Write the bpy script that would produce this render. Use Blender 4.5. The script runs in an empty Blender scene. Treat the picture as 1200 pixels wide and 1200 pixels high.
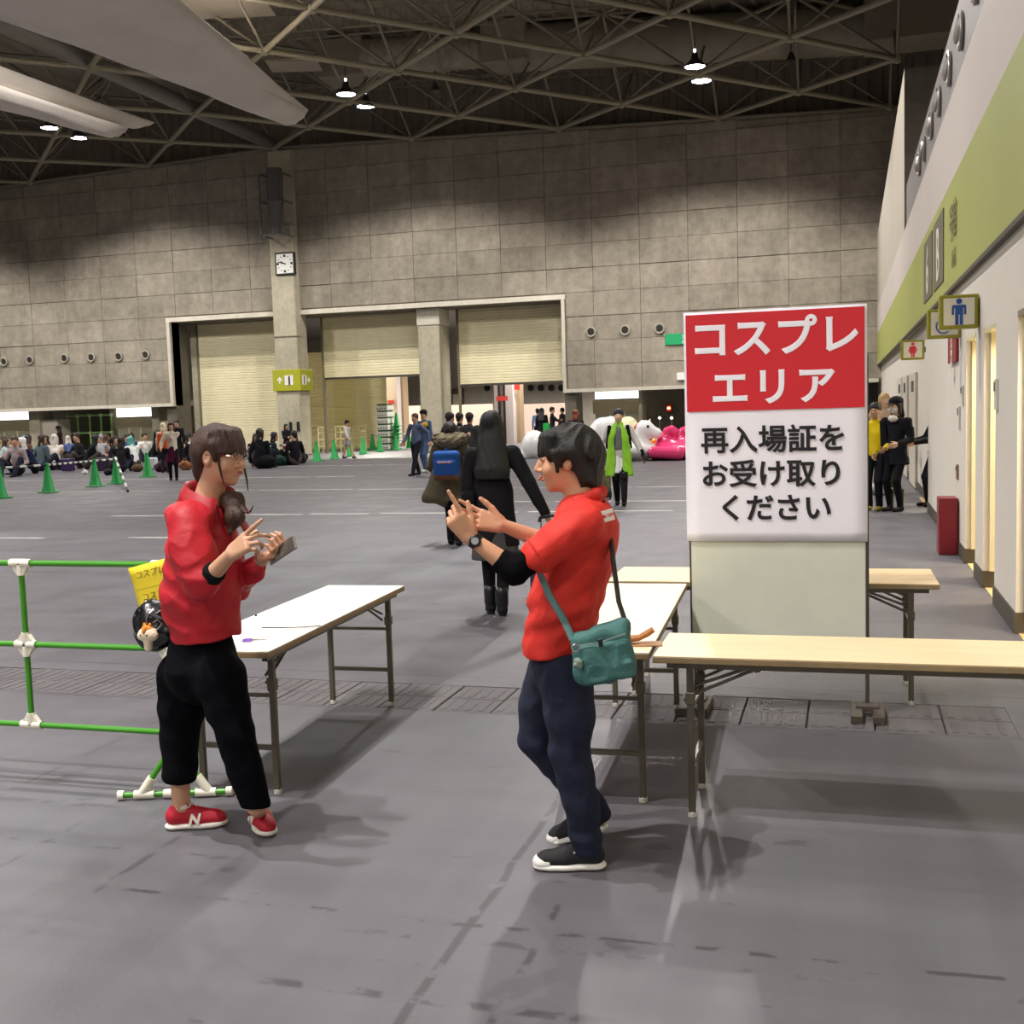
import bpy, bmesh, math, random
import numpy as np
from mathutils import Vector, Matrix, Euler
from math import sin, cos, pi, radians, atan2, sqrt
random.seed(7)
SC = bpy.context.scene
COL = SC.collection

# ------------------------------------------------------------------ camera
F = 1340.0; PITCH = 0.0905; ROLL = 0.031; CH = 1.68; YAW = math.atan(394 / F)
_f = np.array([-sin(YAW) * cos(PITCH), cos(YAW) * cos(PITCH), -sin(PITCH)])
_r0 = np.array([cos(YAW), sin(YAW), 0.0]); _u0 = np.cross(_r0, _f)
_r = cos(ROLL) * _r0 - sin(ROLL) * _u0
_u = sin(ROLL) * _r0 + cos(ROLL) * _u0
_C = np.array([0.0, 0.0, CH])
cam_data = bpy.data.cameras.new('camera'); cam = bpy.data.objects.new('camera', cam_data); COL.objects.link(cam)
cam_data.sensor_fit = 'HORIZONTAL'; cam_data.sensor_width = 36.0; cam_data.lens = F / 1200 * 36.0
cam_data.clip_start = 0.05; cam_data.clip_end = 400
cam.matrix_world = Matrix(((_r[0], _u[0], -_f[0], 0), (_r[1], _u[1], -_f[1], 0), (_r[2], _u[2], -_f[2], CH), (0, 0, 0, 1)))
SC.camera = cam

def ray(x, y):
    return _f + (x - 600) / F * _r + (600 - y) / F * _u
def P(x, y, z=0.0):                 # point of the photograph on a level plane
    d = ray(x, y); t = (z - CH) / d[2]; p = _C + t * d; return Vector(p)
def PY(x, y, Y):                    # point of the photograph on a plane parallel to the back wall
    d = ray(x, y); t = Y / d[1]; p = _C + t * d; return Vector(p)
def PX(x, y, X):
    d = ray(x, y); t = X / d[0]; p = _C + t * d; return Vector(p)

# ------------------------------------------------------------------ view, world
SC.view_settings.view_transform = 'Standard'; SC.view_settings.look = 'None'
SC.view_settings.gamma = 1.0; SC.view_settings.use_curve_mapping = False
SC.view_settings.exposure = 0.3
wd = bpy.data.worlds.new('world'); SC.world = wd; wd.use_nodes = True
wd.node_tree.nodes['Background'].inputs[0].default_value = (0.55, 0.53, 0.5, 1)
wd.node_tree.nodes['Background'].inputs[1].default_value = 0.08

# hall lamps: pairs of high-bay lamps on a 11.8 m grid under the space frame
RIDGE_X = -22.3
def chord_z(X): return 12.55 - 0.033 * abs(X - RIDGE_X)
LAMP_X = [-4.4, -16.0, -27.7, -39.4]; LAMP_Y = [1.7, 13.4, 25.3, 37.1, -10.2, -22.0]; LAMP_DY = (-0.8, 0.85)
HALL_POWER = 4300.0; FAR_POWER = 1450.0; REAR_POWER = 1250.0
def spot(name, loc, power, angle=136, blend=0.12, color=(1.0, 0.95, 0.91), radius=0.07, parent=None, peak=0):
    l = bpy.data.lights.new(name, 'SPOT'); l.energy = power; l.spot_size = radians(angle); l.spot_blend = blend
    l.color = color; l.shadow_soft_size = radius
    if peak:                         # reflector: most of the light goes straight down
        l.use_nodes = True; nt = l.node_tree; em = nt.nodes['Emission']; tc = nt.nodes.new('ShaderNodeTexCoord'); sp = nt.nodes.new('ShaderNodeSeparateXYZ')
        a = nt.nodes.new('ShaderNodeMath'); a.operation = 'ABSOLUTE'; b = nt.nodes.new('ShaderNodeMath'); b.operation = 'POWER'; b.inputs[1].default_value = peak; c = nt.nodes.new('ShaderNodeMath'); c.operation = 'MULTIPLY_ADD'; c.inputs[1].default_value = .93; c.inputs[2].default_value = .07
        nt.links.new(tc.outputs['Normal'], sp.inputs[0]); nt.links.new(sp.outputs[2], a.inputs[0]); nt.links.new(a.outputs[0], b.inputs[0]); nt.links.new(b.outputs[0], c.inputs[0]); nt.links.new(c.outputs[0], em.inputs['Strength'])
    o = bpy.data.objects.new(name, l); COL.objects.link(o); o.location = loc
    if parent: o.parent = parent
    return o

# ------------------------------------------------------------------ materials
def lin(c):
    if isinstance(c, str):
        c = c.lstrip('#'); c = [int(c[i:i + 2], 16) / 255 for i in (0, 2, 4)]
    return tuple((v / 12.92 if v <= 0.04045 else ((v + 0.055) / 1.055) ** 2.4) for v in c)
_M = {}
def mat(name, col, rough=0.6, metal=0.0, var=0.0, scale=8.0, bump=0.0, bscale=40.0, emit=0.0, coords='Object', sheen=0.0, stretch=None, spec=None):
    if name in _M: return _M[name]
    m = bpy.data.materials.new(name); m.use_nodes = True; nt = m.node_tree; b = nt.nodes['Principled BSDF']
    c = lin(col) if isinstance(col, str) else col
    b.inputs['Base Color'].default_value = (*c, 1); b.inputs['Roughness'].default_value = rough; b.inputs['Metallic'].default_value = metal
    if sheen: b.inputs['Sheen Weight'].default_value = sheen
    if spec is not None: b.inputs['Specular IOR Level'].default_value = spec
    if emit:
        b.inputs['Emission Color'].default_value = (*c, 1); b.inputs['Emission Strength'].default_value = emit
    if var or bump:
        tc = nt.nodes.new('ShaderNodeTexCoord'); mp = nt.nodes.new('ShaderNodeMapping'); nt.links.new(tc.outputs[coords], mp.inputs[0])
        if stretch: mp.inputs['Scale'].default_value = stretch
        if var:
            n = nt.nodes.new('ShaderNodeTexNoise'); n.inputs['Scale'].default_value = scale; n.inputs['Detail'].default_value = 5
            nt.links.new(mp.outputs[0], n.inputs[0])
            r = nt.nodes.new('ShaderNodeValToRGB'); nt.links.new(n.outputs[0], r.inputs[0])
            r.color_ramp.elements[0].position = 0.3; r.color_ramp.elements[1].position = 0.7
            r.color_ramp.elements[0].color = (*[max(0, v * (1 - var)) for v in c], 1)
            r.color_ramp.elements[1].color = (*[min(1, v * (1 + var)) for v in c], 1)
            nt.links.new(r.outputs[0], b.inputs['Base Color'])
        if bump:
            n2 = nt.nodes.new('ShaderNodeTexNoise'); n2.inputs['Scale'].default_value = bscale; n2.inputs['Detail'].default_value = 3
            nt.links.new(mp.outputs[0], n2.inputs[0])
            bp = nt.nodes.new('ShaderNodeBump'); bp.inputs['Strength'].default_value = bump; bp.inputs['Distance'].default_value = 0.01
            nt.links.new(n2.outputs[0], bp.inputs['Height']); nt.links.new(bp.outputs[0], b.inputs['Normal'])
    _M[name] = m
    return m

# ------------------------------------------------------------------ object helpers
def tag(o, label=None, cat=None, group=None, kind=None):
    if label: o['label'] = label
    if cat: o['category'] = cat
    if group: o['group'] = group
    if kind: o['kind'] = kind
    return o
def link(name, me, m=None, parent=None, loc=None):
    o = bpy.data.objects.new(name, me); COL.objects.link(o)
    if m is not None and not me.materials:
        for q in (m if isinstance(m, (list, tuple)) else [m]): me.materials.append(q)
    if parent: o.parent = parent
    if loc is not None: o.location = loc
    return o
def thing(name, label, cat, loc=(0, 0, 0), rz=0.0, group=None):
    o = bpy.data.objects.new(name, None); COL.objects.link(o); o.location = loc; o.rotation_euler = (0, 0, rz)
    o.empty_display_size = 0.1
    return tag(o, label, cat, group)
def copy_tree(o, parent=None):
    c = o.copy(); COL.objects.link(c); c.parent = parent
    for ch in o.children: copy_tree(ch, c)
    return c
def smooth(me, ang=None):
    if len(me.polygons): me.polygons.foreach_set('use_smooth', [True] * len(me.polygons))
    if ang is not None:
        try: me.set_sharp_from_angle(angle=radians(ang))
        except Exception: pass
    return me

class MB:                            # collects simple shapes into one mesh
    def __init__(s): s.v = []; s.f = []; s.mi = []; s.cur = 0
    def _add(s, vs, fs):
        b = len(s.v); s.v += [tuple(v) for v in vs]; s.f += [tuple(i + b for i in f) for f in fs]; s.mi += [s.cur] * len(fs); return s
    def box(s, lo, hi, M=None, bev=0.0):
        x0, y0, z0 = lo; x1, y1, z1 = hi
        if bev > 0:
            b = bev; vs = []
            for z, i in ((z0, b), (z0 + b, 0), (z1 - b, 0), (z1, b)):
                for (x, y) in ((x0 + b, y0 + i), (x1 - b, y0 + i), (x1 - i, y0 + b), (x1 - i, y1 - b), (x1 - b, y1 - i), (x0 + b, y1 - i), (x0 + i, y1 - b), (x0 + i, y0 + b)):
                    vs.append((x, y, z))
            fs = [tuple(reversed(range(8))), tuple(range(24, 32))]
            for r in range(3):
                for k in range(8):
                    fs.append((r * 8 + k, r * 8 + (k + 1) % 8, r * 8 + 8 + (k + 1) % 8, r * 8 + 8 + k))
        else:
            vs = [(x0, y0, z0), (x1, y0, z0), (x1, y1, z0), (x0, y1, z0), (x0, y0, z1), (x1, y0, z1), (x1, y1, z1), (x0, y1, z1)]
            fs = [(3, 2, 1, 0), (4, 5, 6, 7), (0, 1, 5, 4), (1, 2, 6, 5), (2, 3, 7, 6), (3, 0, 4, 7)]
        if M is not None: vs = [M @ Vector(v) for v in vs]
        return s._add(vs, fs)
    def tube(s, pts, r, n=8, cap=True, flat=None):
        pts = [Vector(p) for p in pts]; rs = r if isinstance(r, (list, tuple)) else [r] * len(pts); vs = []; fs = []
        t0 = (pts[1] - pts[0]).normalized(); a = Vector((0, 0, 1)) if abs(t0.z) < 0.9 else Vector((1, 0, 0))
        u = t0.cross(a).normalized()
        for i, p in enumerate(pts):
            t = (pts[min(i + 1, len(pts) - 1)] - pts[max(i - 1, 0)]).normalized()
            u = (u - t * u.dot(t)).normalized(); w = t.cross(u)
            for k in range(n):
                q = 2 * pi * k / n + (pi / n)
                fl = flat if flat else 1.0
                vs.append(p + (u * cos(q) + w * sin(q) * fl) * rs[i])
        for i in range(len(pts) - 1):
            for k in range(n):
                fs.append((i * n + k, i * n + (k + 1) % n, (i + 1) * n + (k + 1) % n, (i + 1) * n + k))
        if cap: fs += [tuple(reversed(range(n))), tuple(range((len(pts) - 1) * n, len(pts) * n))]
        return s._add(vs, fs)
    def lathe(s, prof, n=16, c=(0, 0, 0), M=None, cap=True):
        vs = []; fs = []; c = Vector(c)
        for (r, z) in prof:
            for k in range(n):
                v = Vector((r * cos(2 * pi * k / n), r * sin(2 * pi * k / n), z)); vs.append((M @ v if M is not None else v) + c)
        for i in range(len(prof) - 1):
            for k in range(n): fs.append((i * n + k, i * n + (k + 1) % n, (i + 1) * n + (k + 1) % n, (i + 1) * n + k))
        if cap: fs += [tuple(reversed(range(n))), tuple(range((len(prof) - 1) * n, len(prof) * n))]
        return s._add(vs, fs)
    def prism(s, poly, z0, z1, M=None):         # polygon in XY extruded in Z, ccw
        n = len(poly); vs = [(x, y, z0) for x, y in poly] + [(x, y, z1) for x, y in poly]
        fs = [tuple(reversed(range(n))), tuple(range(n, 2 * n))] + [(k, (k + 1) % n, n + (k + 1) % n, n + k) for k in range(n)]
        if M is not None: vs = [M @ Vector(v) for v in vs]
        return s._add(vs, fs)
    def sheet(s, rows, thick=0.0):               # grid of points
        nr = len(rows); nc = len(rows[0]); vs = [Vector(p) for r in rows for p in r]
        fs = [(i * nc + j, i * nc + j + 1, (i + 1) * nc + j + 1, (i + 1) * nc + j) for i in range(nr - 1) for j in range(nc - 1)]
        return s._add(vs, fs)
    def mesh(s, name, sm=False, ang=40):
        me = bpy.data.meshes.new(name); me.from_pydata(s.v, [], s.f); me.update()
        if len(set(s.mi)) > 1: me.polygons.foreach_set('material_index', s.mi)
        if sm: smooth(me, ang)
        return me
    def build(s, name, m, parent=None, sm=False, ang=40, loc=None):
        return link(name, s.mesh(name, sm, ang), m, parent, loc)

def text_mesh(name, body, size, extrude=0.0, offset=0.0, m=None, parent=None, M=None, align='CENTER', space=1.0, shear=0.0):
    cu = bpy.data.curves.new(name, 'FONT'); cu.body = body; cu.size = size; cu.extrude = extrude; cu.offset = offset
    cu.align_x = align; cu.space_character = space; cu.resolution_u = 4; cu.shear = shear
    o = bpy.data.objects.new(name, cu); COL.objects.link(o)
    bpy.context.view_layer.update()
    ev = o.evaluated_get(bpy.context.evaluated_depsgraph_get()); me = bpy.data.meshes.new_from_object(ev)
    bpy.data.objects.remove(o); bpy.data.curves.remove(cu)
    me.name = name; me.materials.clear()
    if M is not None: me.transform(M)
    return link(name, me, m, parent)

# ------------------------------------------------------------------ signed distance modelling
def V(*a): return np.array(a if len(a) > 1 else a[0], dtype=np.float64)
class SDF:
    def __init__(s, lo, hi, h):
        s.lo = np.array(lo, float); s.h = h; s.n = np.ceil((np.array(hi, float) - s.lo) / h).astype(int) + 1
        s.D = np.full(s.n, 1.0, np.float32)
        s.ax = [s.lo[i] + np.arange(s.n[i]) * h for i in range(3)]
    def _reg(s, lo, hi, pad):
        a = np.clip(np.floor((np.array(lo) - pad - s.lo) / s.h).astype(int), 0, s.n)
        b = np.clip(np.ceil((np.array(hi) + pad - s.lo) / s.h).astype(int) + 1, 0, s.n)
        if (b <= a).any(): return None
        sl = tuple(slice(a[i], b[i]) for i in range(3))
        X = s.ax[0][sl[0]].astype(np.float32)[:, None, None]; Y = s.ax[1][sl[1]].astype(np.float32)[None, :, None]; Z = s.ax[2][sl[2]].astype(np.float32)[None, None, :]
        return sl, X, Y, Z
    def _comb(s, sl, d, k, op):
        A = s.D[sl]
        if op == 'add':
            if k > 0:
                hh = np.clip(0.5 + 0.5 * (A - d) / k, 0, 1); s.D[sl] = A + (d - A) * hh - k * hh * (1 - hh)
            else: s.D[sl] = np.minimum(A, d)
        else:
            if k > 0:
                hh = np.clip(0.5 - 0.5 * (A + d) / k, 0, 1); s.D[sl] = A + (-d - A) * hh + k * hh * (1 - hh)
            else: s.D[sl] = np.maximum(A, -d)
    def rc(s, a, b, ra, rb=None, k=0.01, op='add', flat=None):
        a = V(a); b = V(b); rb = ra if rb is None else rb; r = max(ra, rb)
        g = s._reg(np.minimum(a, b) - r, np.maximum(a, b) + r, k + 2 * s.h + r * 0.3)
        if g is None: return s
        sl, X, Y, Z = g; ab = b - a; L = float(ab @ ab) + 1e-12
        px, py, pz = X - a[0], Y - a[1], Z - a[2]
        t = np.clip((px * ab[0] + py * ab[1] + pz * ab[2]) / L, 0, 1)
        wx, wy, wz = px - t * ab[0], py - t * ab[1], pz - t * ab[2]
        if flat is not None:
            n = V(flat[0]); n = n / np.linalg.norm(n); q = flat[1]
            c = (wx * n[0] + wy * n[1] + wz * n[2]) * (1 / q - 1)
            wx = wx + c * n[0]; wy = wy + c * n[1]; wz = wz + c * n[2]
            d = (np.sqrt(wx * wx + wy * wy + wz * wz) - (ra + (rb - ra) * t)) * min(1, (1 + q) / 2)
        else: d = np.sqrt(wx * wx + wy * wy + wz * wz) - (ra + (rb - ra) * t)
        s._comb(sl, d.astype(np.float32), k, op); return s
    def chain(s, pts, rs, k=0.01, op='add', flat=None):
        P_ = np.array([V(p) for p in pts]); r = max(rs)
        g = s._reg(P_.min(0) - r, P_.max(0) + r, k + 2 * s.h + r * .3)
        if g is None: return s
        sl, X, Y, Z = g; best = None
        for i in range(len(pts) - 1):
            a, b = P_[i], P_[i + 1]; ab = b - a; L = float(ab @ ab) + 1e-12; px, py, pz = X - a[0], Y - a[1], Z - a[2]
            t = np.clip((px * ab[0] + py * ab[1] + pz * ab[2]) / L, 0, 1); ts = t * t * (3 - 2 * t)
            d = np.sqrt((px - t * ab[0]) ** 2 + (py - t * ab[1]) ** 2 + (pz - t * ab[2]) ** 2) - (rs[i] + (rs[i + 1] - rs[i]) * ts)
            if best is None: best = d
            else:
                q = .012; hh = np.clip(.5 + .5 * (best - d) / q, 0, 1); best = best + (d - best) * hh - q * hh * (1 - hh)
        s._comb(sl, best.astype(np.float32), k, op); return s
    def ell(s, c, r, R=None, k=0.01, op='add'):
        c = V(c); r = V(r) if hasattr(r, '__len__') else V(r, r, r); m = r.max()
        g = s._reg(c - m, c + m, k + 2 * s.h)
        if g is None: return s
        sl, X, Y, Z = g; px, py, pz = X - c[0], Y - c[1], Z - c[2]
        if R is not None:
            q = [px * R[0][i] + py * R[1][i] + pz * R[2][i] for i in range(3)]
        else: q = [px, py, pz]
        k0 = np.sqrt((q[0] / r[0]) ** 2 + (q[1] / r[1]) ** 2 + (q[2] / r[2]) ** 2)
        k1 = np.sqrt((q[0] / r[0] ** 2) ** 2 + (q[1] / r[1] ** 2) ** 2 + (q[2] / r[2] ** 2) ** 2) + 1e-9
        s._comb(sl, (k0 * (k0 - 1) / k1).astype(np.float32), k, op); return s
    def box(s, c, r, R=None, rad=0.0, k=0.0, op='add'):
        c = V(c); r = V(r); m = float(np.linalg.norm(r))
        g = s._reg(c - m, c + m, k + 2 * s.h)
        if g is None: return s
        sl, X, Y, Z = g; px, py, pz = X - c[0], Y - c[1], Z - c[2]
        if R is not None: q = [px * R[0][i] + py * R[1][i] + pz * R[2][i] for i in range(3)]
        else: q = [px, py, pz]
        q = [np.abs(q[i]) - (r[i] - rad) for i in range(3)]
        d = np.sqrt(sum(np.maximum(v, 0) ** 2 for v in q)) + np.minimum(np.maximum(q[0], np.maximum(q[1], q[2])), 0) - rad
        s._comb(sl, d.astype(np.float32), k, op); return s
    def cut(s, c, n):                # remove the half space on the side of n
        c = V(c); n = V(n) / np.linalg.norm(V(n))
        d = (s.ax[0][:, None, None] - c[0]) * n[0] + (s.ax[1][None, :, None] - c[1]) * n[1] + (s.ax[2][None, None, :] - c[2]) * n[2]
        s.D = np.maximum(s.D, d.astype(np.float32)); return s
    def cut_sphere(s, c, r): return s.ell(c, r, op='sub', k=0)
    def displace(s, fn, band=0.05):
        idx = np.where(np.abs(s.D) < band)
        s.D[idx] += fn(s.ax[0][idx[0]], s.ax[1][idx[1]], s.ax[2][idx[2]]).astype(np.float32); return s
    def mesh(s, name):
        D = s.D.copy(); D[0] = D[-1] = 1; D[:, 0] = D[:, -1] = 1; D[:, :, 0] = D[:, :, -1] = 1
        S = D < 0
        c = sum(S[a:S.shape[0] - 1 + a, b:S.shape[1] - 1 + b, e:S.shape[2] - 1 + e].astype(np.uint8) for a in (0, 1) for b in (0, 1) for e in (0, 1))
        I = np.argwhere((c > 0) & (c < 8)); n = len(I)
        me = bpy.data.meshes.new(name)
        if n == 0: return me
        idm = np.full(c.shape, -1, np.int32); idm[I[:, 0], I[:, 1], I[:, 2]] = np.arange(n)
        acc = np.zeros((n, 3)); cnt = np.zeros(n)
        for axis in range(3):
            o = [q for q in range(3) if q != axis]
            for a in (0, 1):
                for b in (0, 1):
                    p = I.copy(); p[:, o[0]] += a; p[:, o[1]] += b; q = p.copy(); q[:, axis] += 1
                    d0 = D[p[:, 0], p[:, 1], p[:, 2]]; d1 = D[q[:, 0], q[:, 1], q[:, 2]]
                    m = (d0 < 0) != (d1 < 0); t = np.where(m, d0 / np.where(m, d0 - d1, 1), 0)
                    pos = p.astype(float); pos[:, axis] += t
                    acc[m] += pos[m]; cnt[m] += 1
        vs = acc / cnt[:, None] * s.h + s.lo
        quads = []
        for axis in range(3):
            sl0 = [slice(None)] * 3; sl1 = [slice(None)] * 3; sl0[axis] = slice(0, -1); sl1[axis] = slice(1, None)
            E = np.argwhere(S[tuple(sl0)] != S[tuple(sl1)])
            o1, o2 = (axis + 1) % 3, (axis + 2) % 3
            E = E[(E[:, o1] > 0) & (E[:, o2] > 0) & (E[:, o1] < c.shape[o1]) & (E[:, o2] < c.shape[o2])]
            ins = S[E[:, 0], E[:, 1], E[:, 2]]
            def g(d1, d2):
                q = E.copy(); q[:, o1] += d1; q[:, o2] += d2; return idm[q[:, 0], q[:, 1], q[:, 2]]
            A, B, Cc, Dd = g(-1, -1), g(0, -1), g(0, 0), g(-1, 0)
            Q = np.stack([A, B, Cc, Dd], 1); Q[~ins] = Q[~ins][:, ::-1]
            quads.append(Q)
        Q = np.concatenate(quads); Q = Q[(Q >= 0).all(1)]
        me.vertices.add(n); me.vertices.foreach_set('co', vs.astype(np.float32).ravel())
        me.loops.add(len(Q) * 4); me.loops.foreach_set('vertex_index', Q.astype(np.int32).ravel())
        me.polygons.add(len(Q)); me.polygons.foreach_set('loop_start', np.arange(0, len(Q) * 4, 4, dtype=np.int32))
        try: me.polygons.foreach_set('loop_total', np.full(len(Q), 4, dtype=np.int32))
        except Exception: pass
        me.update(calc_edges=True); me.validate(); smooth(me)
        return me
    def build(s, name, m, parent=None): return link(name, s.mesh(name), m, parent)

_rs = np.random.RandomState(5)
def wrinkle(amp, freq, seed=0, aniso=(1, 1, 1), ridged=True):
    rs = np.random.RandomState(seed); K = rs.normal(size=(7, 3)); K /= np.linalg.norm(K, axis=1)[:, None]; K *= freq * (0.6 + rs.rand(7)[:, None]); K *= np.array(aniso); ph = rs.rand(7) * 6.28
    def fn(x, y, z):
        w = 0.6 * np.sin(freq * 0.35 * (x + 1.7 * y) + seed) + 0.6 * np.sin(freq * 0.4 * (z - y) + 2 * seed)
        v = sum(np.sin(K[i, 0] * x + K[i, 1] * y + K[i, 2] * z + ph[i] + w) for i in range(7)) / 2.6
        return amp * (np.abs(v) * 1.6 - 0.8 if ridged else v)
    return fn
def bold_text(ch, size, off, m, parent, M):
    cu = bpy.data.curves.new('lettering', 'FONT'); cu.body = ch; cu.size = size; cu.align_x = 'CENTER'; cu.bevel_depth = off; cu.bevel_resolution = 1; cu.resolution_u = 4
    o = bpy.data.objects.new('lettering', cu); COL.objects.link(o); bpy.context.view_layer.update()
    me = bpy.data.meshes.new_from_object(o.evaluated_get(bpy.context.evaluated_depsgraph_get()))
    bpy.data.objects.remove(o); bpy.data.curves.remove(cu); me.name = 'lettering'; me.materials.clear()
    me.transform(Matrix.Diagonal((1, 1, .06, 1))); me.transform(M); return link('lettering', me, m, parent)
def frame(fwd, up=(0, 0, 1)):        # columns: right, forward, up
    f = V(fwd) / np.linalg.norm(V(fwd)); r = np.cross(f, V(up)); r /= np.linalg.norm(r); u = np.cross(r, f)
    return np.stack([r, f, u], 1)
def n3(v): v = V(v); return v / (np.linalg.norm(v) + 1e-12)
# ================================================================== floor
def floor_material():
    m = bpy.data.materials.new('floor_coating'); m.use_nodes = True; nt = m.node_tree; N = nt.nodes; L = nt.links
    b = N['Principled BSDF']; geo = N.new('ShaderNodeNewGeometry'); sep = N.new('ShaderNodeSeparateXYZ'); L.new(geo.outputs['Position'], sep.inputs[0])
    def noise(scale, detail=4, st=(1, 1, 1)):
        mp = N.new('ShaderNodeMapping'); mp.inputs['Scale'].default_value = st; L.new(geo.outputs['Position'], mp.inputs[0])
        n = N.new('ShaderNodeTexNoise'); n.inputs['Scale'].default_value = scale; n.inputs['Detail'].default_value = detail; L.new(mp.outputs[0], n.inputs[0]); return n.outputs[0]
    def math_(op, a, c=None, d=None):
        n = N.new('ShaderNodeMath'); n.operation = op
        for i, v in enumerate((a, c, d)):
            if v is None: continue
            if isinstance(v, (int, float)): n.inputs[i].default_value = v
            else: L.new(v, n.inputs[i])
        return n.outputs[0]
    def rng(v, a, b_, c=0, d=1):
        n = N.new('ShaderNodeMapRange'); n.inputs[1].default_value = a; n.inputs[2].default_value = b_; n.inputs[3].default_value = c; n.inputs[4].default_value = d
        n.interpolation_type = 'SMOOTHSTEP'; L.new(v, n.inputs[0]); return n.outputs[0]
    big = noise(0.22, 3); mid = noise(1.6, 6); fine = noise(60, 2); streak = noise(1.0, 5, (6, 0.35, 1)); streak2 = noise(1.3, 5, (0.25, 5, 1))
    val = math_('ADD', math_('MULTIPLY', rng(big, .3, .7), .16), math_('MULTIPLY', rng(mid, .3, .7), .12))
    val = math_('ADD', val, math_('MULTIPLY', rng(streak, .35, .65), .08)); val = math_('ADD', val, math_('MULTIPLY', rng(streak2, .35, .65), .07))
    val = math_('ADD', val, math_('MULTIPLY', fine, .08)); val = math_('ADD', val, .72)
    marks = None; brk = noise(9, 5); brk2 = noise(2.2, 2)
    # scuffed joint lines: axis, coordinate, from, to, half width, strength, breakup
    for ax, c, a, e, w, st, th in (('x', -1.19, 2.2, 4.75, .012, .5, .40), ('y', 3.41, -2.6, 2.0, .010, .55, .50), ('y', 2.93, -1.75, -.6, .016, .5, .46), ('y', 3.30, -1.6, 1.2, .016, .38, .56),
                                   ('x', -0.94, 2.2, 3.9, .010, .45, .5), ('y', 4.28, -6, -3.0, .02, .4, .35), ('y', 4.16, -6, -3.0, .018, .35, .42), ('x', -2.6, 2.6, 4.1, .012, .4, .5), ('x', -3.1, 2.4, 4.0, .012, .4, .5),
                                   ('y', 3.75, -6, -2.2, .008, .35, .52), ('x', -3.7, 2.4, 5.6, .012, .3, .5), ('y', 5.9, -12, 1.0, .012, .3, .40), ('y', 6.72, -12, 1.0, .012, .3, .40), ('y', 8.9, -12, 1, .03, .12, .3), ('y', 11.8, -14, 1, .05, .12, .3), ('x', -4.6, 7, 22, .03, .12, .3), ('y', 2.45, -3.5, 1.2, .012, .35, .53)):
        u, v = (0, 1) if ax == 'x' else (1, 0)
        wob = math_('MULTIPLY', math_('SUBTRACT', brk2, .5), .05)
        d = math_('ABSOLUTE', math_('SUBTRACT', math_('ADD', sep.outputs[u], wob), c))
        k = math_('MULTIPLY', rng(d, w * 1.8, w * .6), math_('MULTIPLY', rng(sep.outputs[v], a - .05, a + .15), rng(sep.outputs[v], e + .05, e - .15)))
        k = math_('MULTIPLY', math_('MULTIPLY', k, rng(brk, th - .02, th + .07)), st)
        marks = k if marks is None else math_('MAXIMUM', marks, k)
    sp = math_('MULTIPLY', rng(noise(3.3, 7, (1, 2.2, 1)), .66, .70), .30); marks = math_('MAXIMUM', marks, sp)
    val = math_('MULTIPLY', val, math_('SUBTRACT', 1, marks))
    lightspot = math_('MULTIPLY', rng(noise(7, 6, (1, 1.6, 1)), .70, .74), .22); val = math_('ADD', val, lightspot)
    mix = N.new('ShaderNodeMix'); mix.data_type = 'RGBA'; L.new(rng(big, .35, .65), mix.inputs[0])
    mix.inputs[6].default_value = (*lin('#615e64'), 1); mix.inputs[7].default_value = (*lin('#5e5e62'), 1)
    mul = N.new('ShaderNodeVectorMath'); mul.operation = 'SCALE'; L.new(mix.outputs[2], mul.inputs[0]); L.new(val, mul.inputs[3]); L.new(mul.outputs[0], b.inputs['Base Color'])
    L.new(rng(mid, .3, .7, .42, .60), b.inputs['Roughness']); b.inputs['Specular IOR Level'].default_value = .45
    bp = N.new('ShaderNodeBump'); bp.inputs['Strength'].default_value = .12; bp.inputs['Distance'].default_value = .004; L.new(fine, bp.inputs['Height']); L.new(bp.outputs[0], b.inputs['Normal'])
    return m
FLOOR_M = floor_material()
XL, YB = -50.0, -28.0
TX0, TX1, TY0, TY1 = -9.39, 0.81, 5.92, 6.50              # channel with cover plates
fl = MB()
for (a, b_, c, d) in ((XL, YB, 14, TY0), (XL, TY1, 14, 90), (XL, TY0, TX0, TY1), (TX1, TY0, 14, TY1)): fl.box((a, b_, -0.3), (c, d, 0))
fl.box((TX0, TY0, -.3), (TX1, TY1, -.022))
floor = tag(fl.build('floor', FLOOR_M), kind='structure')
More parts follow.
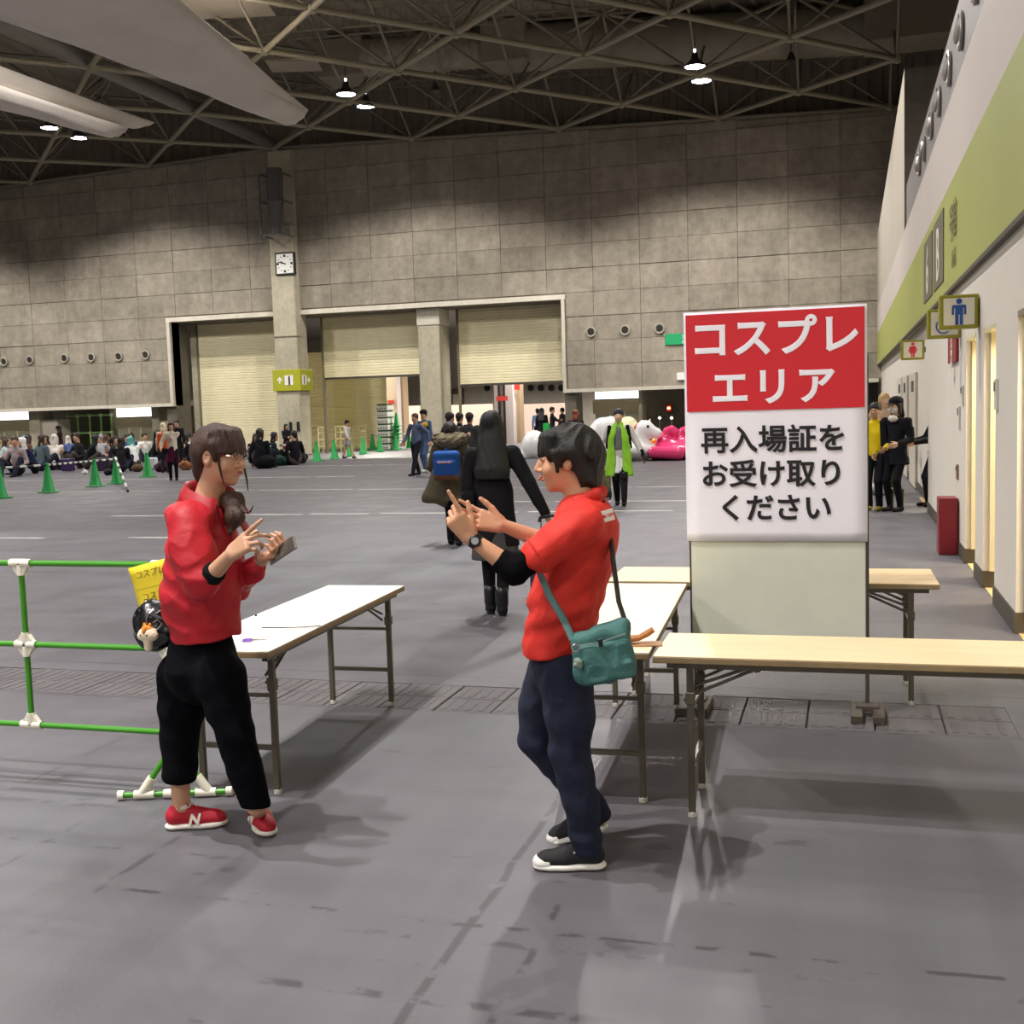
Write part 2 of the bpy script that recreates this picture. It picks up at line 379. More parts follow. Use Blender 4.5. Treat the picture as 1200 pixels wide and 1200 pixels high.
def concrete(name, col, var, scale=0.9, bump=.15, dots=True, rough=.85):
    m = bpy.data.materials.new(name); m.use_nodes = True; nt = m.node_tree; N = nt.nodes; L = nt.links; b = N['Principled BSDF']
    geo = N.new('ShaderNodeNewGeometry'); oi = N.new('ShaderNodeObjectInfo'); c = lin(col)
    def noise(s, d, st=(1, 1, 1)):
        mp = N.new('ShaderNodeMapping'); mp.inputs['Scale'].default_value = st; L.new(geo.outputs['Position'], mp.inputs[0])
        n = N.new('ShaderNodeTexNoise'); n.inputs['Scale'].default_value = s; n.inputs['Detail'].default_value = d; n.inputs['Roughness'].default_value = .65; L.new(mp.outputs[0], n.inputs[0]); return n.outputs[0]
    def rng(v, a, b_, c_, d_):
        n = N.new('ShaderNodeMapRange'); n.inputs[1].default_value = a; n.inputs[2].default_value = b_; n.inputs[3].default_value = c_; n.inputs[4].default_value = d_; L.new(v, n.inputs[0]); return n.outputs[0]
    def mul(a, b_):
        n = N.new('ShaderNodeMath'); n.operation = 'MULTIPLY'; L.new(a, n.inputs[0]); L.new(b_, n.inputs[1]); return n.outputs[0]
    v = mul(rng(noise(scale, 8), .3, .7, 1 - var, 1 + var), rng(noise(scale * 6, 5), .35, .65, 1 - var * .7, 1 + var * .6))
    v = mul(v, rng(noise(scale * 1.5, 4, (3, 3, .25)), .35, .65, 1 - var * .5, 1 + var * .35))
    if dots: v = mul(v, rng(noise(scale * 9, 6), .62, .70, 1.0, .72))
    v = mul(v, rng(oi.outputs['Random'], 0, 1, .90, 1.08))
    s = N.new('ShaderNodeVectorMath'); s.operation = 'SCALE'; s.inputs[0].default_value = c; L.new(v, s.inputs[3]); L.new(s.outputs[0], b.inputs['Base Color'])
    b.inputs['Roughness'].default_value = rough; b.inputs['Specular IOR Level'].default_value = .25
    bp = N.new('ShaderNodeBump'); bp.inputs['Strength'].default_value = bump; bp.inputs['Distance'].default_value = .02; L.new(noise(14, 6), bp.inputs['Height']); L.new(bp.outputs[0], b.inputs['Normal'])
    return m
plate_m = concrete('cover_plate_coating', '#625f61', .10, 3.0, .1, True, .6)
pme = None; px_ = TX0 + .01; prow = 0
for r, (ya, yb) in enumerate(((TY0 + .008, TY0 + .286), (TY0 + .294, TY1 - .008))):
    mb = MB(); mb.box((.004, ya, -.022), (.336, yb, 0), bev=.004)
    for q in range(4): mb.box((.03 + q * .075, ya + .03, -.001), (.06 + q * .075, yb - .03, .0025))
    me = mb.mesh('cover_plate')
    for k in range(int(round((TX1 - TX0) / .34))):
        o = link('cover_plate', me, plate_m, floor); o.location = (TX0 + k * .34 + .005, 0, random.uniform(-.003, .001))
paint = mat('floor_paint', '#c9c9c4', .55, var=.25, scale=3)
for (x0, y0, x1, y1, w) in ((-30, 28.3, -12.5, 28.05, .10), (-24, 23.6, -2.9, 23.0, .10), (-24.5, 34.2, -12, 34.0, .08), (-6.2, 19.75, -2.6, 19.65, .10), (-12.5, 17.35, -2.45, 17.95, .10), (-13.5, 14.0, -7.5, 14.2, .06)):
    mb = MB(); n = max(2, int(abs(x1 - x0) / 1.2)); rr = random.Random(int(y0 * 10))
    for k in range(n):
        if rr.random() < .12: continue
        a = x0 + (x1 - x0) * k / n; c = x0 + (x1 - x0) * (k + rr.uniform(.85, 1.0)) / n; ya = y0 + (y1 - y0) * k / n; h = w * rr.uniform(.35, .55)
        mb.box((a, ya - h, 0), (c, ya + h, .0015))
    mb.build('painted_line', paint, floor)

# ================================================================== back wall
WY = 43.5
CONC = concrete('wall_concrete', '#968e7f', .20, .55, .25)
CONC2 = concrete('pillar_concrete', '#b0a993', .14, .8, .2)
TRIM = concrete('trim_concrete', '#cfc9b8', .08, .8, .1)
DARK = mat('dark_recess', '#2b2723', .8)
PX0, PX1, PZ = -27.76, -10.53, 5.79
OZ = 2.24
mb = MB()
def wall_piece(x0, x1, z0):
    xs = [x0] + ([RIDGE_X] if x0 < RIDGE_X < x1 else []) + [x1]
    poly = [(x0, z0), (x1, z0)] + [(x, chord_z(x) + .05) for x in reversed(xs)]
    M = Matrix(((1, 0, 0, 0), (0, 0, -1, WY + .6), (0, 1, 0, 0), (0, 0, 0, 1)))
    mb.prism(poly, 0, .57, M)
wall_piece(XL, PX0, OZ); wall_piece(PX0, PX1, PZ); wall_piece(PX1, 12, OZ)
wall_back = tag(mb.build('wall_back', CONC), kind='structure')
panel_me = {}
def panel(w, h):
    k = (round(w, 2), round(h, 2))
    if k not in panel_me:
        b = MB(); b.box((.006, 0, .006), (w - .006, .09, h - .006), bev=.005); panel_me[k] = b.mesh('concrete_panel')
        panel_me[k].materials.append(CONC)
    return panel_me[k]
PW, PH = 1.82, .92; npan = 0
k0 = -34.75 - PW * 4
for row in range(12):
    z0 = 2.35 + row * PH; course = random.uniform(0, .012) + (.02 if row % 2 else 0)
    for c in range(26):
        x0 = k0 + c * PW + (0 if row < 20 else 0); x1 = x0 + PW
        segs = [(x0, x1)]
        if z0 < PZ + .1:
            segs = []
            if x0 < PX0 - .35: segs.append((x0, min(x1, PX0 - .15)))
            if x1 > PX1 + .35: segs.append((max(x0, PX1 + .15), x1))
        for a, b_ in segs:
            if a > 3.2 or a < -39: continue
            zt = z0 + PH
            if z0 < PZ + .22 < zt and b_ > PX0 and a < PX1: za = PZ + .2
            else: za = z0
            if zt > chord_z((a + b_) / 2) - .05: zt = chord_z(a if a > RIDGE_X else b_) - .1
            if zt - za < .15: continue
            o = link('concrete_panel', panel(b_ - a, zt - za), None, wall_back)
            o.location = (a, WY - .045 + random.uniform(-.012, .012) - course, za); o.rotation_euler = (random.uniform(-.006, .006), 0, random.uniform(-.002, .002)); npan += 1
def trim(i, lo, hi, m=TRIM): return tag(MB().box(lo, hi).build('trim_%d' % i, m), kind='structure')
trim(1, (PX0 - .16, WY - .14, PZ), (PX1 + .16, WY + .1, PZ + .19))
trim(2, (PX0 - .15, WY - .14, OZ - .03), (PX0, WY + .1, PZ)); trim(3, (PX1, WY - .14, OZ - .03), (PX1 + .13, WY + .1, PZ))
trim(4, (-40, WY - .13, OZ - .03), (PX0 - .15, WY + .1, 2.35)); trim(5, (PX1 + .13, WY - .13, OZ - .03), (1.12, WY + .1, 2.35))
# reveals, soffits and the low wall under the overhang
SHY = 45.0
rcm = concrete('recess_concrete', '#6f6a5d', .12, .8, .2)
def st(name, lo, hi, m): return tag(MB().box(lo, hi).build(name, m), kind='structure')
st('wall_portal_left', (PX0 - .5, WY + .1, 0), (PX0, WY + 1.2, PZ), rcm); st('wall_portal_right', (PX1, WY + .1, 0), (PX1 + .45, WY + 1.2, PZ), rcm); st('ceiling_portal', (PX0 - .5, WY + .55, PZ - .02), (PX1 + .5, WY + 1.7, PZ + .4), rcm)
for a, b_, q in ((-46, PX0 - .5, 'left'), (PX1 + .45, 1.2, 'right')): st('ceiling_overhang_' + q, (a, WY + .1, OZ - .02), (b_, WY + 4.2, OZ + .25), rcm); st('wall_recess_' + q, (a, WY + 3.6, 0), (b_, WY + 4.0, OZ - .02), rcm)
# round air ports in the wall
port_dark = mat('port_dark', '#0d0c0a', .7); port_ring = mat('port_ring', '#a59f90', .5)
tmpl = None
Ry = Matrix.Rotation(pi / 2, 4, 'X')
for i, (x, y) in enumerate(((4.5, 424), (35, 422), (75.5, 420), (107, 419), (139, 418), (170.5, 416), (692.5, 389), (732.5, 387), (773, 385))):
    p = PY(x, y, WY - .09)
    if tmpl is None:
        r = thing('air_port', '', 'vent', (0, 0, 0)); t = tmpl = r
        MB().lathe([(.13, 0), (.20, 0), (.20, .05), (.165, .065), (.15, .03), (.13, .02), (.13, 0)], 20, M=Ry, cap=False).build('rim', port_ring, r, sm=True)
        MB().lathe([(.01, -.01), (.15, -.01), (.15, .015), (.01, .015)], 20, M=Ry).build('grille', port_dark, r)
        b = MB()
        for q in (-.08, -.03, .02, .07): b.box((-.12, -.03, q), (.12, -.016, q + .012))
        b.build('louver', mat('louver_metal', '#4c473e', .6), r)
    else: r = copy_tree(tmpl)
    r.location = p
    side = ('left wall beside the roller doors' if i < 6 else 'wall above the inflatables')
    ordn = ['leftmost', 'second from left', 'third from left', 'fourth from left', 'fifth from left', 'sixth, beside the door frame', 'first right of the doors', 'second right of the doors', 'third, left of the green sign'][i]
    tag(r, 'dark round air port in the concrete wall, %s' % ordn, 'vent', 'round air ports along the concrete wall')
# roller shutters
def shutter_mesh(w, h, pitch=.115, amp=.022):
    b = MB(); n = int(h / pitch); rows = []
    for k in range(n):
        z = k * pitch
        for dz, dy in ((0, 0), (.15, -amp), (.8, -amp), (.95, 0)): rows.append([(0, dy, z + dz * pitch), (w, dy, z + dz * pitch)])
    b.sheet(rows); b.box((0, .02, 0), (w, .04, h)); return b.mesh('shutter_curtain')
shut_m = mat('shutter_paint', '#efe6c0', .5, var=.05, scale=2); shut_m2 = mat('shutter_paint_grey', '#8d8672', .5, var=.05, scale=2)
pc = PY(340, 400, WY).x
B1, B2, B3 = (PX0 + .35, -22.75), (-21.4, -16.6), (-15.3, PX1)
zs2 = PY(430, 441.5, SHY).z; zs3 = PY(600, 449, SHY).z
for i, ((a, b_), zb, lab) in enumerate(((B1, 0, 'pale roller door shut to the floor left of the clock pillar'), (B2, zs2, 'half-raised roller door between the two concrete pillars'), (B3, zs3, 'half-raised roller door right of the second pillar'))):
    r = thing('roller_door', lab, 'roller door', (a, SHY, zb))
    link('slat_curtain', shutter_mesh(b_ - a, PZ - zb), shut_m, r)
    MB().box((0, -.04, -.06), (b_ - a, .05, .03)).build('bottom_bar', mat('bottom_bar', '#4a4437', .5), r)
    for gx in (-.05, b_ - a - .03): MB().box((gx, -.09, -zb), (gx + .08, .06, PZ - zb)).build('guide_rail', mat('guide_rail', '#7b735d', .5), r)
MB_ = MB; mb = MB()
mb.box((PX0, SHY - .05, 0), (B1[0] - .05, SHY + .3, PZ)); tag(mb.build('wall_jamb', CONC2), kind='structure')
# pillars
pil = MB().box((-22.62, 42.95, 0), (-21.58, 43.9, 9.4), bev=.03).box((-22.62, 43.2, 9.4), (-21.58, 43.5, 12.4))
r = thing('clock_pillar', 'tall square concrete pillar carrying the wall clock and yellow sign band', 'pillar', (0, 0, 0)); pil.build('shaft', CONC2, r)
MB().box((-22.66, 42.9, 4.9), (-21.54, 43.3, 4.95)).build('joint_band', CONC2, r)
for dx in (0, .35):
    MB().box((-22.1 + dx, 42.9, 1.0), (-21.98 + dx, 42.96, 1.4), bev=.01).build('switch_box', port_dark, r)
r2 = thing('door_pillar', 'square concrete pillar with a pale cap between the half-raised roller doors', 'pillar', (0, 0, 0))
MB().box((-16.6, 43.75, 0), (-15.68, 44.95, 5.1), bev=.03).build('shaft', CONC2, r2); MB().box((-16.63, 43.72, 5.1), (-15.65, 44.98, PZ), bev=.03).build('cap', TRIM, r2)
# yellow wayfinding band round the pillar
yel = mat('sign_yellow_green', '#a9ab1d', .5); wht = mat('sign_white', '#efeee6', .5); blk = mat('sign_black', '#16161a', .5)
sb = thing('pillar_sign_band', 'yellow-green sign band with number 1 wrapped round the clock pillar', 'sign', (0, 0, 0))
z0, z1 = PY(340, 458, 42.9).z, PY(340, 433, 42.9).z
MB().box((-22.72, 42.86, z0), (-21.46, 44.0, z1), bev=.01).build('band', yel, sb)
def flat_M(x, y, z, facing='-Y'):
    if facing == '-Y': return Matrix(((1, 0, 0, x), (0, 0, -1, y), (0, 1, 0, z), (0, 0, 0, 1)))
    if facing == '+X': return Matrix(((0, 0, 1, x), (1, 0, 0, y), (0, 1, 0, z), (0, 0, 0, 1)))
    if facing == '-X': return Matrix(((0, 0, -1, x), (-1, 0, 0, y), (0, 1, 0, z), (0, 0, 0, 1)))
ARW = [(-.03, -.13), (.03, -.13), (.03, .03), (.09, -.03), (.12, .02), (0, .15), (-.12, .02), (-.09, -.03), (-.03, .03)]
zm = (z0 + z1) / 2
MB().prism([(-.19, -.2), (.19, -.2), (.19, .2), (-.19, .2)], 0, .01, flat_M(-21.98, 42.86, zm)).build('number_plate', wht, sb)
text_mesh('lettering', '1', .5, .004, .01, blk, sb, flat_M(-21.96, 42.845, zm - .18))
MB().prism(ARW, 0, .01, flat_M(-22.4, 42.86, zm)).build('arrow', wht, sb)
MB().prism([(-.19, -.2), (.19, -.2), (.19, .2), (-.19, .2)], 0, .01, flat_M(-21.46, 43.2, zm, '+X')).build('number_plate', wht, sb)
text_mesh('lettering', '1', .5, .004, .01, blk, sb, flat_M(-21.445, 43.2, zm - .18, '+X'))
MB().prism([(y, -x) for x, y in ARW], 0, .01, flat_M(-21.46, 43.6, zm, '+X')).build('arrow', wht, sb)
# clock
cx = PY(334, 309, 42.9); ck = thing('wall_clock', 'square white wall clock high on the concrete pillar', 'clock', cx)
MB().box((-.44, -.02, -.46), (.44, .12, .46), bev=.02).build('case', blk, ck); MB().box((-.37, -.035, -.39), (.37, -.015, .39)).build('dial', wht, ck)
b = MB()
for k in range(12):
    a = k * pi / 6; rr_ = .31; s = .045 if k % 3 == 0 else .02
    b.box((sin(a) * rr_ - s, -.045, cos(a) * rr_ - s), (sin(a) * rr_ + s, -.034, cos(a) * rr_ + s))
tag(b.build('hour_marks', blk, ck), kind='stuff')
for nm, ang, ln in (('minute_hand', -75, .30), ('hour_hand', -62, .2)):
    M = Matrix.Rotation(radians(ang), 4, 'Y'); MB().box((-.018, -.055, -.06), (.018, -.045, ln), M).build(nm, blk, ck)
# cylindrical loudspeaker/lamp stack in a bracket above the clock
pt = PY(325, 200, 42.8); pb = PY(330, 279, 42.8)
st = thing('duct_stub', 'grey cylinder in a steel bracket on the pillar above the clock', 'duct', (pb.x, 42.42, pb.z))
hh = pt.z - pb.z; gm = mat('grey_metal', '#6a6a66', .5, .3)
MB().lathe([(.30, .1), (.30, hh * .48), (.34, hh * .5), (.34, hh * .56), (.32, hh * .6), (.32, hh)], 20).build('cylinder', gm, st, sm=True)
b = MB()
for z in (0, hh * .5, hh * .9):
    for s in (-1, 1): b.box((s * .48 - .03, -.4, z), (s * .48 + .03, .5, z + .05))
    b.box((-.5, -.42, z), (.5, -.36, z + .05))
for s in (-1, 1): b.box((s * .48 - .03, -.42, 0), (s * .48 + .03, -.36, hh * .9))
b.build('bracket', gm, st)

# ================================================================== low booths under the overhang
beige = mat('booth_beige', '#e6dcb4', .6, var=.05); pipe_g = mat('fence_green', '#3f9a1f', .4); pipe_g2 = pipe_g
lamp_w = mat('lit_sign_box', (1, .98, .93), .5, emit=1.6); louv = mat('booth_louver', '#b5b196', .5)
def booth(x0, x1, y0, y1, y2, y3, lab):
    a = PY(x0, y0, SHY); c = PY(x1, y0, SHY); r = thing('service_booth', lab, 'booth', (a.x, SHY, 0)); w = c.x - a.x
    za, zb, zc, zd = a.z, PY(x0, y1, SHY).z, PY(x0, y2, SHY).z, PY(x0, y3, SHY).z
    MB().box((0, 0, zb), (w, .3, za), bev=.01).build('light_box', lamp_w, r)
    MB().box((-.1, .02, zc), (w + .1, .3, zb - .05)).build('upper_panel', beige, r)
    b = MB(); n = 7
    for k in range(n): b.box((0, .02, zd + (zc - zd) * (k + .1) / n), (w, .06, zd + (zc - zd) * (k + .85) / n))
    b.box((0, .06, zd), (w, .3, zc)); b.build('louver_panel', louv, r)
    for k in (1, 2): MB().box((w * k / 3 - .03, -.01, zd), (w * k / 3 + .03, .05, zc)).build('mullion', beige, r)
    MB().box((-.1, .02, 0), (w + .1, .3, zd)).build('base_panel', beige, r)
booth(-12, 34, 482, 493, 506, 520, 'beige booth with lit white top panel at the left edge'); booth(136, 177, 478, 489, 502, 517, 'beige booth with lit white top panel left of the roller doors')
booth(697, 749, 456, 468, 485, 502, 'beige booth with lit white top panel behind the inflatables')
mb = MB()
for (x0, x1, Y) in ((34, 46, WY + .6), (129, 136, WY + 2), (178, 187, WY + .8), (664, 677, WY + .8), (749, 753, WY + .8)):
    a = PY(x0, 500, Y).x; c = PY(x1, 500, Y).x
    o = tag(MB().box((a, Y, 0), (c, Y + 1.0, OZ), bev=.02).build('short_column', CONC2), 'short concrete column under the overhang at %s' % {34: 'the right side of the leftmost booth', 129: 'the left of the second booth', 178: 'the right of the second booth', 664: 'the right jamb of the roller doors', 749: 'the right side of the booth behind the inflatables'}[x0], 'column')
wb = PY(53, 492, 44.6); wc = PY(72, 492, 44.6)
o = MB().box((wb.x, 44.3, 0), (wc.x, 45.2, wb.z)).build('partition_box', mat('white_panel', '#cfc6b8', .6)); tag(o, 'pale upright panel box between the leftmost booth and the green pipe rack', 'panel')
# green pipe barrier rack standing on end
rk = thing('barrier_rack', 'rack of green pipe barriers with white joints under the overhang', 'rack', (PY(75, 500, 45.2).x + .1, 45.35, 0))
pipe_rk = mat('rack_green', '#9be26a', .4); xs = [0, .55, 1.2, 1.8, 2.35]; zt = 1.95; jm = mat('joint_white', '#e6e4d6', .5)
for x in xs:
    MB().tube([(x, 0, 0), (x, 0, zt)], .045, 6).build('upright_pipe', pipe_rk, rk)
    for z in (.3, 1.15, zt): MB().box((x - .07, -.07, z - .07), (x + .07, .07, z + .07), bev=.02).build('joint', jm, rk)
for z in (.3, 1.15, zt): MB().tube([(0, 0, z), (2.35, 0, z)], .045, 6).build('cross_pipe', pipe_rk, rk)
# signs on the wall
gs = thing('exit_sign', 'green exit sign high on the concrete wall left of the poster', 'sign', PY(790, 398, WY - .15))
MB().box((-.34, -.02, -.19), (.42, .06, .22), bev=.01).build('plate', mat('exit_green', '#0d8f57', .5, emit=.25), gs)
text_mesh('lettering', '5', .2, .002, 0, wht, gs, flat_M(.34, -.025, .03)); text_mesh('lettering', '6', .2, .002, 0, wht, gs, flat_M(.34, -.025, -.16))
ws = MB().box((-.12, -.03, -.14), (.2, .06, .14), bev=.01).build('notice_plate', wht, None, loc=PY(797, 441, WY - .15)); tag(ws, 'small white plate on the wall under the green exit sign', 'sign')
rl = thing('alarm_lamp', 'red alarm lamp glowing in the dark recess behind the inflatables', 'alarm lamp', PY(784, 479, 46.9))
MB().box((-.14, -.02, -.16), (.14, .12, .2), bev=.02).build('box', mat('alarm_box', '#7a2a20', .5), rl)
MB().lathe([(.02, -.03), (.06, -.02), (.07, .04), (.04, .08)], 10, c=(0, -.06, 0)).build('lens', mat('alarm_lens', (1, .25, .12), .4, emit=6), rl)

# ================================================================== hall beyond the doors
bh = MB(); pinkw = mat('partition_pink', '#d8c0b4', .7, var=.04)
bh.box((-40, 76, 0), (2, 76.4, 9)); bh.box((-40.4, 47, 0), (-40, 76, 9)); bh.box((2, 47.6, 0), (2.4, 76, 9)); bh.box((-40, 45.5, 7), (2, 76.4, 7.3))
tag(bh.build('wall_far_hall', concrete('far_hall_concrete', '#a39c93', .08, .5, .1)), kind='structure')
def slab(name, x0, x1, ytop, Y, m, lab, cat, th=.3, z0=0, group=None):
    a = PY(x0, ytop, Y); c = PY(x1, ytop, Y); o = MB().box((a.x, Y, z0), (c.x, Y + th, a.z), bev=.01).build(name, m); tag(o, lab, cat, group); return o
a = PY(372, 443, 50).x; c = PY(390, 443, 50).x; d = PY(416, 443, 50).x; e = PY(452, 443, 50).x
for (x0, x1, m, lab) in ((a - 1.5, c, shut_m, 'tan slatted door leaf beyond the opening, left of the pale leaf'), (c, d, mat('shutter_light_stripe', '#e9dfae', .5), 'slatted door leaf beyond the opening, tinted paler for a stripe of light'), (d, e, shut_m, 'tan slatted door leaf behind the stacked crates')):  # middle leaf is tinted paler to stand for a stripe of side light
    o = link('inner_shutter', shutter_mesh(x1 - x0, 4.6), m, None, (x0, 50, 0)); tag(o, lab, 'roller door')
colw = mat('column_white', '#d9cfd0', .6); colb = mat('column_tan', '#ab9478', .6)
slab('square_column', 452, 464, 430, 52, colw, 'white square column right behind the crate stack', 'column', .7); slab('square_column', 465, 471, 430, 52.5, colb, 'narrow tan column beyond the first opening', 'column', .7)
slab('square_column', 578, 600, 430, 53, colw, 'broad white column with two dark conduits beyond the second opening', 'column', .8); slab('square_column', 601, 608, 430, 53.5, colb, 'tan column under a red sign beyond the second opening', 'column', .7)
for x in (585.5, 591.5):
    p = PY(x, 500, 52.9); tag(MB().tube([(p.x, 52.95, 0), (p.x, 52.95, 4.5)], .06, 6).build('conduit', port_dark), 'dark conduit up the broad white column, %s of two' % ('left' if x < 588 else 'right'), 'pipe')
slab('partition', 472, 492, 476, 56, pinkw, 'pink-white partition seen left of the second pillar', 'partition', .1); slab('partition', 523, 577, 475, 56, pinkw, 'long pink-white partition behind the three standing visitors', 'partition', .1); slab('partition', 608, 664, 474, 60, pinkw, 'pale partition at the right of the second opening', 'partition', .1)
redp = mat('red_plate', '#d8403a', .5)
for i, (x0, x1, y0, y1, Y) in enumerate(((582, 595, 464, 470, 52.8), (601.5, 609, 450, 457, 53.3), (455, 462, 469, 474, 51.8))):
    a = PY(x0, y1, Y); c = PY(x1, y0, Y); o = MB().box((a.x, Y - .05, a.z), (c.x, Y, c.z)).build('red_sign', redp); tag(o, 'small red sign plate on the %s' % ('broad white column', 'tan column', 'column behind the crates')[i], 'sign')
wf = thing('window_1', None, None, (0, 0, 0)); wf['kind'] = 'structure'
a = PY(528, 476, 75.9); c = PY(543, 455, 75.9)
MB().box((a.x, 75.8, a.z), (c.x, 76, c.z)).build('window_frame', mat('frame_dark', '#5d564e', .6), wf); MB().box((a.x + .25, 75.75, a.z + .1), (c.x - .3, 75.85, c.z - .4)).build('pane', mat('pane_lit', '#cfc4b4', .4), wf)
t2 = None
for i, x in enumerate((571, 622, 634, 646, 658)):
    p = PY(x, 454.5, 75.9); o = MB().lathe([(.05, -.02), (.22, -.02), (.22, .1), (.05, .1)], 12, M=Ry, c=p).build('far_air_port', port_dark); tag(o, 'dark round port on the far hall wall, %s' % ('beside the broad column', 'first right of the tan column', 'second right of the tan column', 'third right of the tan column', 'beside the door frame')[i], 'vent')
for (x, y) in ((-22, 52), (-13, 52), (-13, 62), (-22, 64), (-8, 68)): spot('far_hall_light', (x, y, 6.8), 3200, 150, .3, (1, .93, .82), .3)
for (x, y) in ((-34, 45.2), (-6, 46.3)): pass

# ================================================================== right wall
RX = 1.13
cream = mat('wall_cream', '#d8d2c6', .75, var=.03, scale=.7, bump=.05); cream2 = mat('wall_cream_upper', '#c6bcb3', .7, var=.03, scale=.5); green = mat('wall_green_band', '#a6ab5a', .6, var=.03, scale=.6)
base_m = mat('baseboard_dark', '#4a4338', .6)
mb = MB()
SEG = [(-16, 7.3), (8.55, 9.76), (10.57, 11.2), (12.08, 17.5)]
for a, c in SEG: mb.box((RX, a, 0), (RX + .32, c, 2.23))
mb.box((RX, -16, 2.23), (RX + .32, 17.5, 2.86)); mb.box((RX + .09, 18.7, 0), (RX + .4, WY + 4, 2.23)); mb.box((RX + .09, 17.5, 2.23), (RX + .4, WY + .3, 2.86))
tag(mb.build('wall_right', cream), kind='structure')
tag(MB().box((RX - .05, -16, 2.79), (RX, WY, 2.83)).build('trim_6', base_m), kind='structure')  # dark strip paints the shadow gap under the overhanging green band
tag(MB().box((RX - .05, -16, 2.83), (RX + .35, WY, 3.93)).build('wall_right_band', green), kind='structure')
mb = MB(); mb.box((RX - .05, -16, 3.93), (RX + .35, WY, 4.82)); tag(mb.build('wall_right_upper', cream2), kind='structure')
greym = mat('parapet_grey', '#8f8a86', .5, .1, var=.03)
tag(MB().box((RX - .01, -16, 4.82), (RX + .5, 23.5, 5.67)).build('wall_right_parapet', greym), kind='structure')
mb = MB(); mb.prism([(23.5, 4.82), (WY, 4.82), (WY, 7.35), (23.5, 7.84)], 0, 6, Matrix(((0, 0, 1, RX - .05), (1, 0, 0, 0), (0, 1, 0, 0), (0, 0, 0, 1))))
o = mb.build('wall_right_tall', mat('tall_cream', '#b3ab9c', .7, var=.05, scale=.4)); o.data.materials.append(CONC)
for p in o.data.polygons:
    if p.normal.y < -.5: p.material_index = 1
tag(o, kind='structure')
tag(MB().box((RX + .3, -16, 5.3), (14, 23.5, 5.5)).build('ceiling_booths', DARK), kind='structure')
mb = MB()
for a, c in SEG: mb.box((RX - .012, a, 0), (RX, c, .15)); mb.box((RX - .012, a - .012, 0), (RX + .31, a, .15)); mb.box((RX - .012, c, 0), (RX + .31, c + .012, .15))
mb.box((RX + .078, 18.7, 0), (RX + .09, WY, .15)); tag(mb.build('baseboard_right', base_m), kind='structure')
# rooms behind the doorways
mb = MB(); mb.box((3.4, 6.5, 0), (3.5, 20, 2.6)); mb.box((RX + .32, 6.4, 0), (3.4, 6.5, 2.6)); mb.box((RX + .32, 20, 0), (3.4, 20.1, 2.6)); mb.box((RX + .32, 6.4, 2.5), (3.5, 20.1, 2.6))
for y in (8.56, 10.58, 12.09): mb.box((RX + .32, y, 0), (2.3, y + .08, 2.5))
tag(mb.build('wall_rooms', mat('room_cream', '#e2d9bd', .7)), kind='structure')
tag(MB().box((RX + .02, 6.5, 0), (3.4, 20, .006)).build('floor_rooms', mat('room_floor', '#cdb67c', .5)), kind='structure')
for y in (7.6, 10.0, 11.6, 14.5, 18.2):
    l = bpy.data.lights.new('room_ceiling_light', 'AREA'); l.energy = 60; l.size = .6; l.color = (1, .9, .72); o = bpy.data.objects.new('room_ceiling_light', l); COL.objects.link(o); o.location = (1.95, y, 2.45)
# door frames in the doorways
for i, (a, c) in enumerate(((7.3, 8.55), (9.76, 10.57), (11.2, 12.08))):
    d = MB(); d.box((RX - .004, a, 2.19), (RX + .3, c, 2.235)); d.box((RX + .05, c - .035, 0.15), (RX + .28, c - .0, 2.2)); o = d.build('door_%d' % (i + 1), mat('door_frame_beige', ('#8b7c66' if i == 0 else '#c4b694'), .5)) if i == 0 else d.build('door_%d' % (i + 1), mat('door_frame_light', '#d8cdaa', .5)); tag(o, kind='structure')
for i, (ya, yb, zt) in enumerate(((21.6, 23.6, 2.1), (24.6, 26.4, 2.1), (27.0, 29.0, 2.1))):
    d = thing('door_%d' % (i + 4), None, None, (0, 0, 0)); d['kind'] = 'structure'
    MB().box((RX + .045, ya, .02), (RX + .09, yb, zt), bev=.004).build('door_leaf', mat('door_leaf_cream', '#ccc5b6', .5), d)
    MB().box((RX + .035, ya + .25, .95), (RX + .045, ya + .31, 1.12)).build('door_handle', port_dark, d)
    for q in (0, 1, 2): MB().box((RX + .038, ya + .5 + q * .3, 1.75), (RX + .045, ya + .6 + q * .3, 1.95)).build('vent_slot', port_dark, d)
# jet nozzles along the parapet
noz = None; nm_ = mat('nozzle_metal', '#a39d97', .35, .25)
for i, (x, y) in enumerate(((1145, 4), (1127, 55), (1113, 97), (1101, 135), (1092, 162), (1083.5, 187), (1078, 207))):
    p = PX(x, y, RX - .02); p.z = 5.25
    if noz is None:
        noz = r = thing('jet_nozzle', '', 'vent', p); Rn = Matrix.Rotation(-pi / 2, 4, 'Y')
        MB().lathe([(.12, 0), (.185, 0), (.19, .025), (.17, .035), (.155, .012), (.12, .01), (.12, 0)], 20, M=Rn, cap=False).build('flange', nm_, r, sm=True)
        MB().lathe([(.02, .01), (.13, .01), (.13, .04), (.09, .07), (.07, .05), (.02, .04)], 20, M=Matrix.Rotation(radians(-78), 4, 'Y')).build('ball', nm_, r, sm=True)
    else: r = copy_tree(noz)
    r.location = p
    tag(r, 'round metal jet nozzle on the grey parapet, %s' % ('topmost, cut by the frame edge', 'second from the top', 'third from the top', 'fourth from the top', 'fifth from the top', 'sixth from the top', 'farthest of the row')[i], 'vent', 'jet nozzles along the right parapet')
